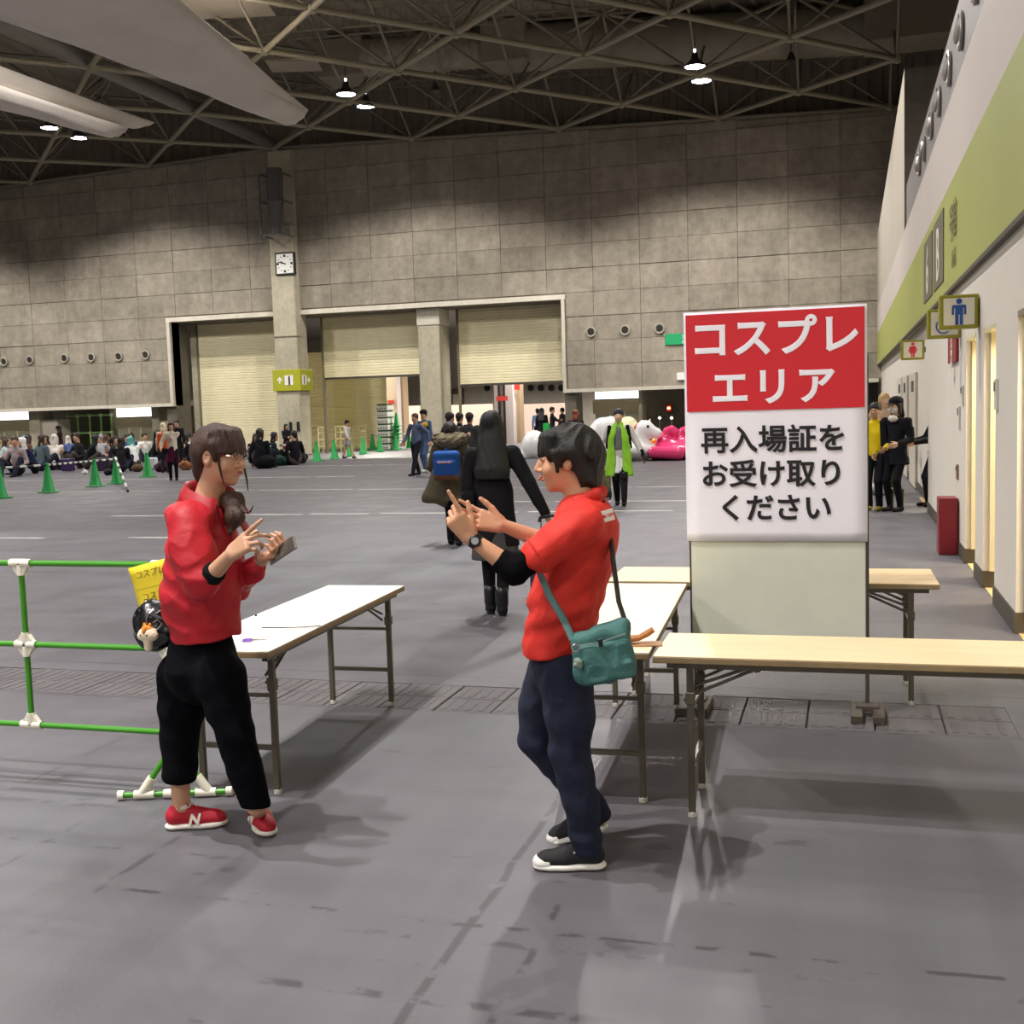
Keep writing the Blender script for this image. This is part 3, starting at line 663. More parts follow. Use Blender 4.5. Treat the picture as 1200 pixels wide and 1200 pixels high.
# projecting toilet signs
olive = mat('sign_olive', '#8f8c1c', .5); ivory = mat('sign_ivory', '#e0dccb', .5); blue = mat('picto_blue', '#1d4f9c', .5); red = mat('picto_red', '#d2303c', .5)
def man(mb, s=1.0, skirt=False):
    M = lambda x, z: Matrix(((1, 0, 0, x), (0, 0, -1, 0), (0, 1, 0, z), (0, 0, 0, 1)))
    mb.prism([(.028 * s * cos(k * pi / 6), .028 * s * sin(k * pi / 6)) for k in range(12)], 0, .008, M(0, .10 * s))
    if skirt:
        poly = [(-.045, .06), (-.075, -.02), (-.055, -.028), (-.032, .03), (-.055, -.055), (-.027, -.055), (-.027, -.125), (-.006, -.125), (-.006, -.055), (.006, -.055), (.006, -.125), (.027, -.125), (.027, -.055), (.055, -.055), (.032, .03), (.055, -.028), (.075, -.02), (.045, .06)]
    else:
        poly = [(-.058, .065), (-.066, .05), (-.066, -.03), (-.046, -.03), (-.046, .035), (-.036, .035), (-.036, -.13), (-.005, -.13), (-.005, -.03), (.005, -.03), (.005, -.13), (.036, -.13), (.036, .035), (.046, .035), (.046, -.03), (.066, -.03), (.066, .05), (.058, .065)]
    mb.prism([(x * s, y * s) for x, y in poly], 0, .008, M(0, 0))
def proj_sign(px0, px1, py0, py1, Y, picto, lab):
    a = PY(px0, py1, Y); c = PY(px1, py0, Y); r = thing('toilet_sign', lab, 'sign', ((a.x + c.x) / 2, Y, (a.z + c.z) / 2)); w = (c.x - a.x) / 2; h = (c.z - a.z) / 2
    MB().box((-w, 0, -h), (w, .16, h), bev=.008).build('case', olive, r); q = .80
    MB().box((-w * q, -.006, -h * q), (w * q, .01, h * q), bev=.003).build('face', ivory, r)
    MB().box((w, .05, -.04), (max(w + .02, RX - (a.x + c.x) / 2), .11, .04)).build('bracket', gm, r)
    b = MB()
    if picto == 'chair':
        n = 14; pts = [(.07 * cos(k * 2 * pi / n + .5) - .01, -.012, .07 * sin(k * 2 * pi / n + .5) - .03) for k in range(12)]; b.tube(pts, .009, 4); b.tube([(-.03, -.012, .09), (-.025, -.012, .0), (.04, -.012, 0), (.06, -.012, -.07)], .011, 4); b.lathe([(.001, 0), (.022, 0), (.022, .006), (.001, .006)], 10, M=Ry, c=(-.03, -.008, .12)); b.build('pictogram', blue, r)
    else: man(b, h / .165, picto == 'woman'); o = b.build('pictogram', red if picto == 'woman' else blue, r); o.location = (0, -.004, 0)
proj_sign(1101, 1147, 344, 386, 10.9, 'man', 'olive projecting sign with blue standing man pictogram'); proj_sign(1087, 1127, 361, 397, 12.6, 'chair', 'olive projecting sign with wheelchair pictogram behind the blue man sign'); proj_sign(1056, 1083.5, 398, 422, 18.3, 'woman', 'olive projecting sign with red woman pictogram')
# red fire extinguisher notice and red box on the floor
fz0, fz1 = PX(1118, 425, RX).z, PX(1118, 394, RX).z
fs = thing('fire_sign', 'narrow red fire extinguisher notice on the cream wall', 'sign', (RX, 13.4, 0))
MB().box((-.03, -.55, fz0), (0, .45, 2.62), bev=.004).build('plate', mat('sign_dark_red', '#8e1f1c', .5), fs)
for k, ch in enumerate('消火器'): text_mesh('lettering', ch, .2, .002, .004, wht, fs, flat_M(-.034, -.05, 2.38 - .19 * k, '-X'))
MB().prism([(-x * .8, -y * .8) for x, y in ARW], 0, .004, flat_M(-.031, -.05, 1.93, '-X')).build('arrow', wht, fs)
rb = thing('extinguisher_box', 'dark red fire extinguisher cabinet standing against the cream wall', 'cabinet', (0, 0, 0))
a = P(1106, 651); c = P(1125, 651); zt = 0.47
MB().box((RX - .2, 12.72, 0), (RX - .012, 13.05, .60), bev=.008).build('body', mat('cabinet_red', '#7d1420', .4), rb); MB().box((RX - .19, 12.712, .04), (RX - .03, 12.722, .56)).build('front_panel', mat('cabinet_red2', '#8c1826', .35), rb)
# switches
for (x, y, lab, dz) in ((1125, 489, 'small grey card reader on the cream wall', .12), (1129, 463, 'narrow pale switch plate above the card reader', .1), (1169, 462, 'narrow pale plate beside the nearest doorway', .12), (1123, 553, 'small brown outlet low on the cream wall', .08)):
    p = PX(x, y, RX); r = thing('wall_switch', lab, 'switch', (RX, p.y, p.z)); MB().box((-.02, -.06, -dz), (0, .06, dz), bev=.004).build('plate', mat('switch_plate', '#d9d6cc', .5) if 'brown' not in lab else mat('outlet_brown', '#8b6f63', .5), r); MB().box((-.028, -.03, dz * .2), (-.02, .03, dz * .8)).build('button', mat('button_grey', '#77746c', .5), r)
# lettering on the green band: two dark pictogram tiles and grey writing
tg = mat('tile_grey', '#6f6a55', .5); bs = thing('band_sign', 'dark numbered tiles and grey lettering on the green wall band', 'sign', (RX - .05, 0, 0))
for (ya, yb) in ((15.95, 17.55), (14.15, 15.65)): MB().box((-.012, ya, 2.98), (0, yb, 3.80)).build('tile', tg, bs)
text_mesh('lettering', '6', .85, .002, .02, ivory, bs, flat_M(-.016, 16.75, 3.08, '-X')); text_mesh('lettering', 'B', .85, .002, .02, ivory, bs, flat_M(-.016, 14.9, 3.08, '-X'))
text_mesh('lettering', '号館', .42, .002, 0, mat('letter_grey', '#7f8052', .6), bs, flat_M(-.014, 12.9, 3.32, '-X')); text_mesh('lettering', 'Hall', .26, .002, 0, mat('letter_grey', '#7f8052', .6), bs, flat_M(-.014, 12.8, 3.0, '-X'))

# ================================================================== outer walls never in view but closing the hall
tag(MB().box((XL - .4, YB, 0), (XL, WY + .6, 14)).build('wall_left', CONC), kind='structure'); tag(MB().box((XL, YB - .4, 0), (14, YB, 14)).build('wall_front', CONC), kind='structure'); tag(MB().box((14, YB, 0), (14.4, WY + 1, 14)).build('wall_outer_right', CONC), kind='structure')
# ================================================================== roof
deck = mat('roof_deck', '#857c6e', .8)
def deck_z(X): return chord_z(X) + 2.7
b = MB(); rows = []
for side in (-1, 1):
    x0, x1 = RIDGE_X, (XL if side < 0 else 14); n = int(abs(x1 - x0) / .65); prof = []
    for k in range(n):
        x = x0 + side * k * .65
        for dx, dz in ((0, 0), (.1, .09), (.45, .09), (.55, 0)): prof.append((x + side * dx, deck_z(x + side * dx) + dz))
    rws = [[(x, y, z) for x, z in prof] for y in (YB, 15, 46)]
    if side > 0: rws = rws[::-1]
    b.sheet(rws)
ceiling = tag(b.build('ceiling', deck), kind='structure')
b = MB(); pr = []
for k in range(int(64 / .5)):
    x = XL + k * .5
    for dx, dy in ((0, 0), (.08, -.08), (.30, -.08), (.38, 0)): pr.append((x + dx, 45.0 + dy))
b.sheet([[(x, y, z) for x, y in pr] for z in (11, 16)]); tag(b.build('wall_back_upper', deck), kind='structure')
tag(MB().box((XL, YB, 15.6), (14, 46, 15.8)).build('ceiling_upper', DARK), kind='structure')
pipe_m = mat('truss_paint', '#8f8874', .55, .1); web_m = mat('truss_web_paint', '#7c7565', .55, .1)
HS = 2.975
truss = thing('space_frame', 'pale steel pipe space frame carrying the dark hall roof', 'roof truss', (0, 0, 0))
def member(name, me, m, a, b_, parent):
    a = Vector(a); b_ = Vector(b_); d = b_ - a; o = link(name, me, m, parent); o.location = a; o.rotation_mode = 'QUATERNION'
    o.rotation_quaternion = d.to_track_quat('Z', 'Y'); o.scale = (1, 1, d.length); return o
cyl = lambda r, n: MB().tube([(0, 0, 0), (0, 0, 1)], r, n).mesh('pipe', True, 60)
chord_me = cyl(.085, 8); web_me = cyl(.05, 6); up_me = cyl(.05, 6)
node_me = MB().lathe([(.04, -.15), (.12, -.11), (.16, 0), (.12, .11), (.04, .15)], 10).mesh('node', True)
nodes = {}
i0, i1 = -6, 8; j1 = 9
for i in range(i0, i1 + 1):
    for j in range(0, j1 + 1):
        if (i + j) % 2 == 0:
            X = RIDGE_X + HS * i; Y = 43.25 - HS * j
            nodes[(i, j)] = (X, Y, chord_z(X))
nc = 0; nw = 0
for (i, j), p in nodes.items():
    o = link('truss_node', node_me, pipe_m, truss, p)
    for di in (-1, 1):
        q = nodes.get((i + di, j + 1))
        if q: member('chord_pipe', chord_me, pipe_m, p, q, truss); nc += 1
def unode(i, j):                    # upper layer nodes sit over the centres of the lower squares
    X = RIDGE_X + HS * i; return (X, 43.25 - HS * j, chord_z(X) + 2.1)
for (i, j), p in nodes.items():
    for di, dj in ((1, 0), (-1, 0), (0, 1), (0, -1)):
        if j + dj < 0 or i + di < i0 or i + di > i1: continue
        if nw < 296 and j < 7: member('web_pipe', web_me, web_m, p, unode(i + di, j + dj), truss); nw += 1
ub = MB()
for i in range(i0, i1 + 1):
    for j in range(0, j1 + 1):
        if (i + j) % 2:
            for di in (-1, 1):
                if i0 <= i + di <= i1: ub.tube([unode(i, j), unode(i + di, j + 1)], .06, 5)
tag(ub.build('upper_chords', web_m, truss), kind='stuff')
# frame over the near part of the hall, out of the picture
nb = MB()
for i in range(-7, 9):
    for j in range(j1, 20):
        if (i + j) % 2 == 0:
            X = RIDGE_X + HS * i; Y = 43.25 - HS * j
            for di in (-1, 1): nb.tube([(X, Y, chord_z(X)), (X + di * HS, Y - HS, chord_z(X + di * HS))], .085, 5)
tag(nb.build('near_chords', pipe_m, truss), kind='stuff')
# wall plate where the frame lands
MB().tube([(XL + 4, 43.3, chord_z(XL + 4)), (RIDGE_X, 43.3, chord_z(RIDGE_X)), (3, 43.3, chord_z(3))], .06, 6).build('edge_pipe', web_m, truss)
o = MB().tube([(RIDGE_X - .2, -15, 12.85), (RIDGE_X - .2, 43.3, 12.75)], .27, 14).build('ridge_pipe', mat('ridge_grey', '#6d6a66', .5, .2), sm=True); tag(o, 'thick grey pipe running along the roof ridge', 'pipe')
# air duct, catwalks and panels in the roof space
dm = mat('duct_wrap', '#827b6c', .6, var=.12, scale=2)
dk = thing('air_duct', 'fat wrapped air duct crossing the roof space', 'duct', (0, 0, 0))
MB().tube([(-10.6, 39.5, 14.1), (.6, 40.2, 13.55)], .78, 20).build('duct_body', dm, dk, sm=True)
pts = [(-16.4 + k * .1, 38.9 + k * .012, 14.2) for k in range(46)]
MB().tube(pts, [.62 + (.04 if k % 3 == 0 else 0) + .02 * random.random() for k in range(46)], 16).build('flexible_section', mat('duct_foil', '#8b8474', .5, var=.25, scale=5), dk, sm=True)
MB().box((-12, 38.7, 13.5), (-10.4, 40.3, 14.9), bev=.03).build('junction_box', dm, dk)
MB().box((.6, 39.2, 12.9), (4.0, 41, 14.2), bev=.03).build('end_box', deck, dk)
MB().box((-18.2, 38.5, 13.6), (-16.3, 40, 14.9), bev=.03).build('end_box', deck, dk)
def catwalk(p0, p1, n, lab):
    p0 = Vector(p0); p1 = Vector(p1); r = thing('catwalk', lab, 'catwalk', (0, 0, 0)); b = MB(); d = (p1 - p0); s = Vector((-d.y, d.x, 0)).normalized() * .35
    for q in (s, -s):
        b.tube([p0 + q, p1 + q], .035, 4); b.tube([p0 + q + Vector((0, 0, .75)), p1 + q + Vector((0, 0, .75))], .025, 4)
    b.build('rail', web_m, r); c = MB()
    for k in range(n + 1):
        q = p0 + d * k / n; c.tube([q - s, q + s], .02, 4); c.tube([q + s, q + s + Vector((0, 0, .75))], .018, 4); c.tube([q - s, q - s + Vector((0, 0, .75))], .018, 4)
    tag(c.build('rungs', web_m, r), kind='stuff')
catwalk((-24, 34.2, 14.0), (-6, 35.8, 13.7), 34, 'steel catwalk crossing in front of the air duct'); catwalk((-20, 41.0, 14.0), (4.2, 43.0, 13.4), 44, 'steel catwalk between the duct and the back wall')
pm = mat('roof_panel', '#9a9183', .6, var=.06)
for (x, y, w, h, rz, z, lab) in ((345, 78, 1.7, 1.2, .3, 13.3, 'pale square panel below the duct'), (262, 8, 2.6, 1.9, .25, 13.5, 'large pale panel above the big banner')):
    p = P(x, y, z); o = MB().box((-w / 2, -h / 2, 0), (w / 2, h / 2, .08)).build('roof_panel', pm, None, loc=p); o.rotation_euler = (0, 0, rz); tag(o, lab + ' in the roof space', 'panel')
alum = mat('unit_metal', '#8c8a88', .35, .6)
ah = thing('air_handler', 'boxy metal air handling unit above the big banner', 'air unit', P(182, 22, 13.4))
MB().box((-1.0, -.8, 0), (1.0, .8, 1.3), bev=.03).build('cabinet', alum, ah); MB().tube([(.8, -.5, .9), (2.6, -1.6, 1.2)], .1, 8).build('pipe', alum, ah); MB().tube([(.9, -.6, .3), (3.4, .3, .5)], .12, 8).build('pipe', alum, ah)
# hanging fabric troughs
fab = bpy.data.materials.new('banner_fabric'); fab.use_nodes = True; nt = fab.node_tree; bb = nt.nodes['Principled BSDF']; bb.inputs['Base Color'].default_value = (*lin('#d6cec4'), 1); bb.inputs['Roughness'].default_value = .9
no = nt.nodes.new('ShaderNodeTexNoise'); no.inputs['Scale'].default_value = .7; no.inputs['Detail'].default_value = 6; rp = nt.nodes.new('ShaderNodeValToRGB'); rp.color_ramp.elements[0].color = (*lin('#cbc2b8'), 1); rp.color_ramp.elements[1].color = (*lin('#e6dfd6'), 1); tc = nt.nodes.new('ShaderNodeTexCoord')
nt.links.new(tc.outputs['Object'], no.inputs[0]); nt.links.new(no.outputs[0], rp.inputs[0]); nt.links.new(rp.outputs[0], bb.inputs['Base Color'])
def trough(pts, lab, notch=0):
    r = thing('fabric_banner', lab, 'banner', (0, 0, 0))
    for li, (prof, nm) in enumerate(pts):
        rows = []
        for (L, R, sag) in prof:
            L = Vector(L); R = Vector(R); row = []
            for k in range(13):
                t = k / 12; row.append(L.lerp(R, t) + Vector((0, 0, -sag * (4 * t * (1 - t)) ** .8 + .02 * sin(k * 2.1 + L.y))))
            rows.append(row)
        o = MB().sheet(rows).build(nm, fab, r, sm=True, ang=80); md = o.modifiers.new('Solidify', 'SOLIDIFY'); md.thickness = .02
def prof(lpx, rpx, z, sag, n=14):
    # edges given at their two ends; the trough runs straight between them
    (l0, l1), (r0, r1) = lpx, rpx; out = []
    for k in range(n):
        t = k / (n - 1); out.append((Vector(l0).lerp(Vector(l1), t), Vector(r0).lerp(Vector(r1), t), sag * (1 + .06 * sin(k * 1.3))))
    return out
za = 11.0
def edge(x0, y0, x1, y1, z, ext):
    a = P(x0, y0, z); b = P(x1, y1, z); return (a - (b - a) * ext, b)
trough([(prof(edge(0, 22, 306, 130, za, .9), edge(205, -6, 361, 129, za, .9), za, .34), 'fabric_sheet'), (prof(edge(120, 62, 318, 134, za - .12, .8), edge(230, 50, 359, 131, za - .12, .8), za, .36), 'lower_lobe')], 'long pale fabric banner sagging from the roof, the largest')
trough([(prof(edge(0, 96, 104, 134, za, .9), edge(0, 78, 181, 143, za + .1, .9), za, .30), 'fabric_sheet')], 'upper pale fabric banner at the left frame edge')
trough([(prof(edge(0, 122, 112, 150, za - .35, .9), edge(0, 100, 150, 149, za - .35, .9), za, .30), 'fabric_sheet')], 'lower pale fabric banner behind the left lamp pair')

# ================================================================== high-bay lamps
lens_m = mat('lamp_lens', (.93, .84, 1.0), .4, emit=26); shade_m = mat('lamp_shade', '#3c3b3d', .4, .6); hot = mat('lamp_tip', (1, .95, 1), .4, emit=8)
lamp0 = None; nl = 0
names = {(0, 3): 'right', (1, 3): 'middle', (2, 3): 'left'}
for ix, lx in enumerate(LAMP_X):
    for iy, ly in enumerate(LAMP_Y):
        for q, dy in enumerate(LAMP_DY):
            s = spot('lamp_light', (lx, ly + dy, chord_z(lx) - .08), {3: FAR_POWER, 2: FAR_POWER, 4: REAR_POWER}.get(iy, HALL_POWER), peak=0 if iy in (2, 3, 4) else 8, angle={3: 138, 2: 162}.get(iy, 136), blend={3: .32, 2: .25}.get(iy, .12))
            if (ix, iy) not in names: continue
            if lamp0 is None:
                r = lamp0 = thing('high_bay_lamp', '', 'ceiling lamp')
                MB().lathe([(.05, .42), (.09, .40), (.12, .24), (.27, .10), (.34, 0), (.33, -.01), (.25, .08), (.10, .2), (.04, .22)], 20).build('reflector', shade_m, r, sm=True)
                MB().lathe([(.02, .015), (.31, .015), (.31, .03), (.02, .03)], 20).build('lens', lens_m, r)
                MB().tube([(0, 0, .42), (0, 0, .95)], .015, 6).build('stem', shade_m, r); MB().lathe([(.01, .44), (.04, .46), (.04, .52), (.01, .54)], 8).build('pilot_light', hot, r)
            else: r = copy_tree(lamp0)
            r.location = (lx, ly + dy, chord_z(lx) - .06)
            vis = names.get((ix, iy))
            if vis: lab = 'glowing high-bay lamp, %s of the %s pair under the roof' % ('near one' if q == 0 else 'far one', vis)
            else: lab = 'high-bay hall lamp over row %d of the hall, outside the view, lamp column %d, %s' % (iy + 1, ix + 1, 'near' if q == 0 else 'far')
            tag(r, lab, 'ceiling lamp', 'high-bay lamps under the space frame')
for (x, y, lab) in ((510, 107, 'small unlit lamp right of the middle lamp pair'), (927, 72, 'small unlit lamp right of the right lamp pair')):
    p = P(x, y, 12.6); r = thing('small_lamp', lab, 'ceiling lamp', p); MB().lathe([(.02, .3), (.06, .28), (.17, .02), (.16, 0), (.02, .05)], 12).build('shade', shade_m, r, sm=True); MB().tube([(0, 0, .3), (0, 0, .7)], .015, 5).build('stem', shade_m, r)
# ================================================================== folding tables
wood_edge = mat('table_edge', '#8d7a58', .5, var=.15, scale=12); lam_w = mat('table_top_white', '#f3f0e8', .45, var=.01); leg_m = mat('table_leg_metal', '#6b6558', .4, .55)
lam_o = mat('table_top_wood', '#f5dbb0', .45, var=.07, scale=2.2, stretch=(.6, 6, 6)); lam_o2 = mat('table_top_wood_light', '#f6ebc6', .45, var=.05, scale=2.2, stretch=(.6, 6, 6)); foot_m = mat('leg_foot', '#c9c6bb', .5)
TH = .675
def table(cx, cy, rz, w, d, lab, top_m, inset=.14, legs=(1, 1)):
    """long side along local x"""
    r = thing('folding_table', lab, 'table', (cx, cy, 0), rz)
    MB().box((-w / 2, -d / 2, TH - .004), (w / 2, d / 2, TH), bev=.0015).build('table_top', top_m, r)
    MB().box((-w / 2 - .002, -d / 2 - .002, TH - .03), (w / 2 + .002, d / 2 + .002, TH - .004), bev=.003).build('edge_band', wood_edge, r)
    b = MB(); b.box((-w / 2 + .05, -d / 2 + .03, TH - .055), (w / 2 - .05, -d / 2 + .055, TH - .03)); b.box((-w / 2 + .05, d / 2 - .055, TH - .055), (w / 2 - .05, d / 2 - .03, TH - .03))
    b.build('apron_rail', leg_m, r)
    for s, on in zip((-1, 1), legs):
        x = s * (w / 2 - inset)
        for t in (-1, 1):
            y = t * (d / 2 - .055)
            MB().box((x - .014, y - .014, .02), (x + .014, y + .014, TH - .03), bev=.003).build('leg', leg_m, r)
            MB().lathe([(.012, 0), (.018, .002), (.018, .02), (.012, .028)], 10, c=(x, y, 0)).build('leg_foot', foot_m, r)
            MB().box((x - .019, y - .019, .47), (x + .019, y + .019, .52), bev=.003).build('bracket_collar', leg_m, r)
        MB().box((x - .009, -d / 2 + .06, .20), (x + .009, d / 2 - .06, .222)).build('stretcher', leg_m, r)
        MB().box((x - .009, -d / 2 + .06, .44), (x + .009, d / 2 - .06, .455)).build('stretcher', leg_m, r)
        for t in (-1, 1):                          # folding stay plates with the long slots
            y = t * (d / 2 - .09); xi = x - s * .26
            for q in (0, .035):
                MB().tube([(x - s * .01, y, .50 + q), (xi, y, TH - .06 + q * .4)], .007, 6).build('folding_stay', leg_m, r)
            MB().tube([(xi, y, TH - .035), (xi - s * .005, y, TH - .075)], .012, 6).build('stay_plate', leg_m, r)
    return r
A, B, Cc = P(317, 763, TH), P(475, 686, TH), P(383, 686, TH)
mid = (A + Cc) / 2; ang = atan2(B.y - A.y, B.x - A.x)
table(mid.x, mid.y, ang, 1.80, .47, 'white-topped folding table standing beside the woman in the red jacket', lam_w)
table(-.75 + .9, 4.49 + .235, radians(.5), 1.80, .47, 'long wooden folding table in front, at the right, nearest the camera', lam_o)
A, B = P(765, 765, TH), P(808, 684, TH); ang = atan2(B.y - A.y, B.x - A.x)
dv = Vector((cos(ang), sin(ang), 0)); nv = Vector((-sin(ang), cos(ang), 0)); mid = A + dv * .90 + nv * .235
table(mid.x - .005, mid.y, ang, 1.80, .45, 'wooden folding table running lengthwise behind the person in the red polo', lam_o2)
TRX = table(-.43, 6.70, radians(.8), 1.80, .57, 'wooden folding table crossing behind the poster board', lam_o)
# papers and small things on the white table
p = P(300, 742, TH + .001); o = MB().box((-.14, -.10, 0), (.14, .10, .002)).build('paper_sheet', mat('paper_white', '#eceae4', .7), None, loc=(p.x, p.y, TH + .001)); o.rotation_euler = (0, 0, 1.3); tag(o, 'white paper sheet on the near end of the white table', 'paper')
p = P(335, 736, TH); o = MB().tube([(0, 0, .004), (.05, .01, .004), (.11, .008, .004), (.18, .03, .004), (.27, .075, .004)], .005, 6, flat=.5).build('pen', mat('pen_grey', '#56524c', .4), None, loc=(p.x - .11, p.y - .03, TH + .002)); tag(o, 'thin dark cord lying across the papers on the white table', 'cord')
p = P(290, 752, TH)
sc = thing('scissors', 'small scissors with purple handles on the white table corner', 'scissors', (p.x, p.y, TH + .003), .4)
pur = mat('purple_plastic', '#7a4fb0', .4)
for s in (-1, 1):
    MB().tube([(.02 * cos(a) + .0, s * .016 + .013 * sin(a), .004) for a in [k * pi / 6 for k in range(13)]], .0035, 5, cap=False).build('handle', pur, sc)
    MB().prism([(.02, -.003 * s), (.085, .004 * s), (.02, .006 * s)][::1 if s > 0 else -1], .002, .005).build('blade', mat('steel', '#a9a9a9', .3, .9), sc)
p = P(342, 733, TH); o = MB().lathe([(.001, 0), (.006, 0), (.006, .008), (.001, .009)], 8, c=(0, 0, 0)).build('magnet', blk, None, loc=P(300, 722, TH + .001)); tag(o, 'tiny black button on the white table', 'button')
# brown paper packet on the lengthwise table
p = P(752, 756, TH); pk = thing('tape_dispenser', 'curved tan wooden piece on a flat tan base on the lengthwise table', 'tool', (p.x, p.y, TH), .2)
tan = mat('tan_wood', '#a8692c', .5, var=.12, scale=20)
MB().box((-.12, -.035, 0), (.085, .05, .008), bev=.003).build('base', mat('tan_board', '#b98a58', .6), pk)
MB().tube([(-.10, .0, .03), (-.05, .0, .028), (-.01, .0, .032), (.025, 0, .05), (.05, 0, .066)], [.02, .026, .022, .024, .021], 10, flat=.6).build('handle', tan, pk, sm=True)

# ================================================================== poster board
bd = thing('notice_board', 'tall pale grey-green board on two pole feet holding the poster', 'board', (0, 0, 0))
bm = mat('board_grey_green', '#d9dccb', .6, var=.03); bx0, bx1, by = -.815, .095, 6.2
MB().box((bx0, by, .34), (bx1, by + .035, 2.12), bev=.003).build('panel', bm, bd)
frm = mat('board_frame', '#55504a', .5, .4)
for x in (bx0 - .008, bx1): MB().box((x, by - .002, .34), (x + .008, by + .037, 2.12)).build('frame_strip', frm, bd)
for x in (bx0 + .01, bx1 + .006): MB().tube([(x, by + .05, .04), (x, by + .05, 1.9)], .011, 8).build('pole', frm, bd)
fw = mat('foot_dark', '#4a4238', .6, var=.2, scale=20)
for x in (bx0 + .01, bx1 + .006):
    for q in (-.055, .055): MB().box((x + q - .03, by - .17, 0), (x + q + .03, by + .13, .045), bev=.004).build('foot_block', fw, bd)
    MB().box((x - .06, by - .02, .03), (x + .06, by + .06, .06), bev=.004).build('foot_bridge', fw, bd)
px0, px1, pz0, pz1 = -.833, .104, .932, 2.157
po = thing('poster', 'tall white and red poster with Japanese writing on the board', 'poster', (px0, by - .006, pz0)); W_, H_ = px1 - px0, pz1 - pz0
paper = mat('poster_paper', '#f5f3fd', .55, var=.01); redink = mat('poster_red', '#d2222f', .5); ink = mat('poster_ink', '#17141c', .5)
rows = []
for i in range(25):
    z = H_ * i / 24; rows.append([(W_ * j / 12, -.0035 * abs(sin(j * .9 + i * .35)) * (1 - .6 * i / 24) - .003, z) for j in range(13)])
o = MB().sheet(rows).build('sheet', paper, po, sm=True, ang=80); md = o.modifiers.new('Solidify', 'SOLIDIFY'); md.thickness = .002; md.offset = 1
S = .937 / 800                       # metres per crop pixel of the poster
MB().box((.012, -.0115, H_ - (525 - 75) * S), (W_ - .012, -.009, H_ - .014)).build('red_block', redink, po)
def poster_line(txt, cy, size, pitch, cx, m, off):
    n = len(txt)
    for k, ch in enumerate(txt):
        x = cx + (k - (n - 1) / 2) * pitch; z = H_ - (cy - 75) * S
        bold_text(ch, size, off, m, po, flat_M(x, -.0135, z - size * .38))
poster_line('コスプレ', 197, .215, 188 * S, (483 - 82) * S, paper, .0062); poster_line('エリア', 418, .205, 188 * S, (478 - 84) * S, paper, .006)
poster_line('再入場証を', 655, .150, 129 * S, (478 - 86) * S, ink, .0034); poster_line('お受け取り', 810, .150, 128 * S, (475 - 88) * S, ink, .0036); poster_line('ください', 965, .150, 127 * S, (486 - 90) * S, ink, .0036)

# ================================================================== green pipe fence
GF = mat('fence_green_pipe', '#3f8f1c', .35); JW = mat('fence_joint', '#e4e0cf', .45); FY = 4.33
fz = lambda x, y: PY(x, y, FY)
fe = thing('pipe_fence', 'green pipe fence with white plastic joints behind the woman', 'fence', (0, 0, 0))
zt, zm_, zb = fz(27, 660).z, fz(31, 755).z, fz(36, 849).z
xe = fz(197, 760).x; xm = fz(31, 755).x; xl = -5.4; R_ = .0135
for z in (zt, zm_, zb):
    MB().tube([(xl, FY, z), (xe, FY, z)], R_, 10).build('rail', GF, fe, sm=True)
for (x, z0, z1) in ((xm, zb, zt), (xe, .03, zt), (xl, .03, zt)): MB().tube([(x, FY, z0), (x, FY, z1)], R_, 10).build('upright', GF, fe, sm=True)
def joint(x, z, up, dn, lf=1, rt=1, y=FY, cross=None):
    b = MB(); L = .055
    if lf: b.tube([(x - L, y, z), (x, y, z)], .020, 10)
    if rt: b.tube([(x, y, z), (x + L, y, z)], .020, 10)
    if up: b.tube([(x, y, z), (x, y, z + L)], .020, 10); b.prism([(-.045, .012), (.045, .012), (.018, .05), (-.018, .05)], -.012, .012, Matrix(((1, 0, 0, x), (0, 0, 1, y), (0, 1, 0, z), (0, 0, 0, 1))))
    if dn: b.tube([(x, y, z - L), (x, y, z)], .020, 10); b.prism([(-.018, -.05), (.018, -.05), (.045, -.012), (-.045, -.012)], -.012, .012, Matrix(((1, 0, 0, x), (0, 0, 1, y), (0, 1, 0, z), (0, 0, 0, 1))))
    o = b.build('joint', JW, fe, sm=True)
for x in (xm,): joint(x, zt, 0, 1); joint(x, zm_, 1, 1); joint(x, zb, 1, 0)
for x, l_, r__ in ((xe, 1, 0), (xl, 0, 1)): joint(x, zt, 0, 1, l_, r__); joint(x, zm_, 1, 1, l_, r__); joint(x, zb, 1, 1, l_, r__)
A = P(146, 937, .02); B = P(275, 932, .02); A.z = B.z = .0225; m_ = (A + B) / 2; d_ = (B - A).normalized(); top = Vector((xe, FY, .24)); m_ = Vector((xe, FY - .01, .0225))
h = (B - A).length / 2
MB().tube([m_ - d_ * h, m_ + d_ * h], R_, 10).build('foot_bar', GF, fe, sm=True)
for s in (-1, 1):
    e = m_ + d_ * h * s
    MB().tube([e - d_ * s * .015, e + d_ * s * .012], .022, 10).build('end_cap', JW, fe, sm=True)
    q = m_ + d_ * (h - .09) * s; u = (top - q).normalized()
    MB().tube([q, top], R_, 10).build('brace', GF, fe, sm=True); b = MB(); b.tube([q - d_ * s * .06, q + d_ * s * .03], .0205, 10); b.tube([q, q + u * .09], .0205, 10); b.build('joint', JW, fe, sm=True)
MB().tube([m_ - d_ * .05, m_ + d_ * .05], .0205, 10).build('joint', JW, fe, sm=True)
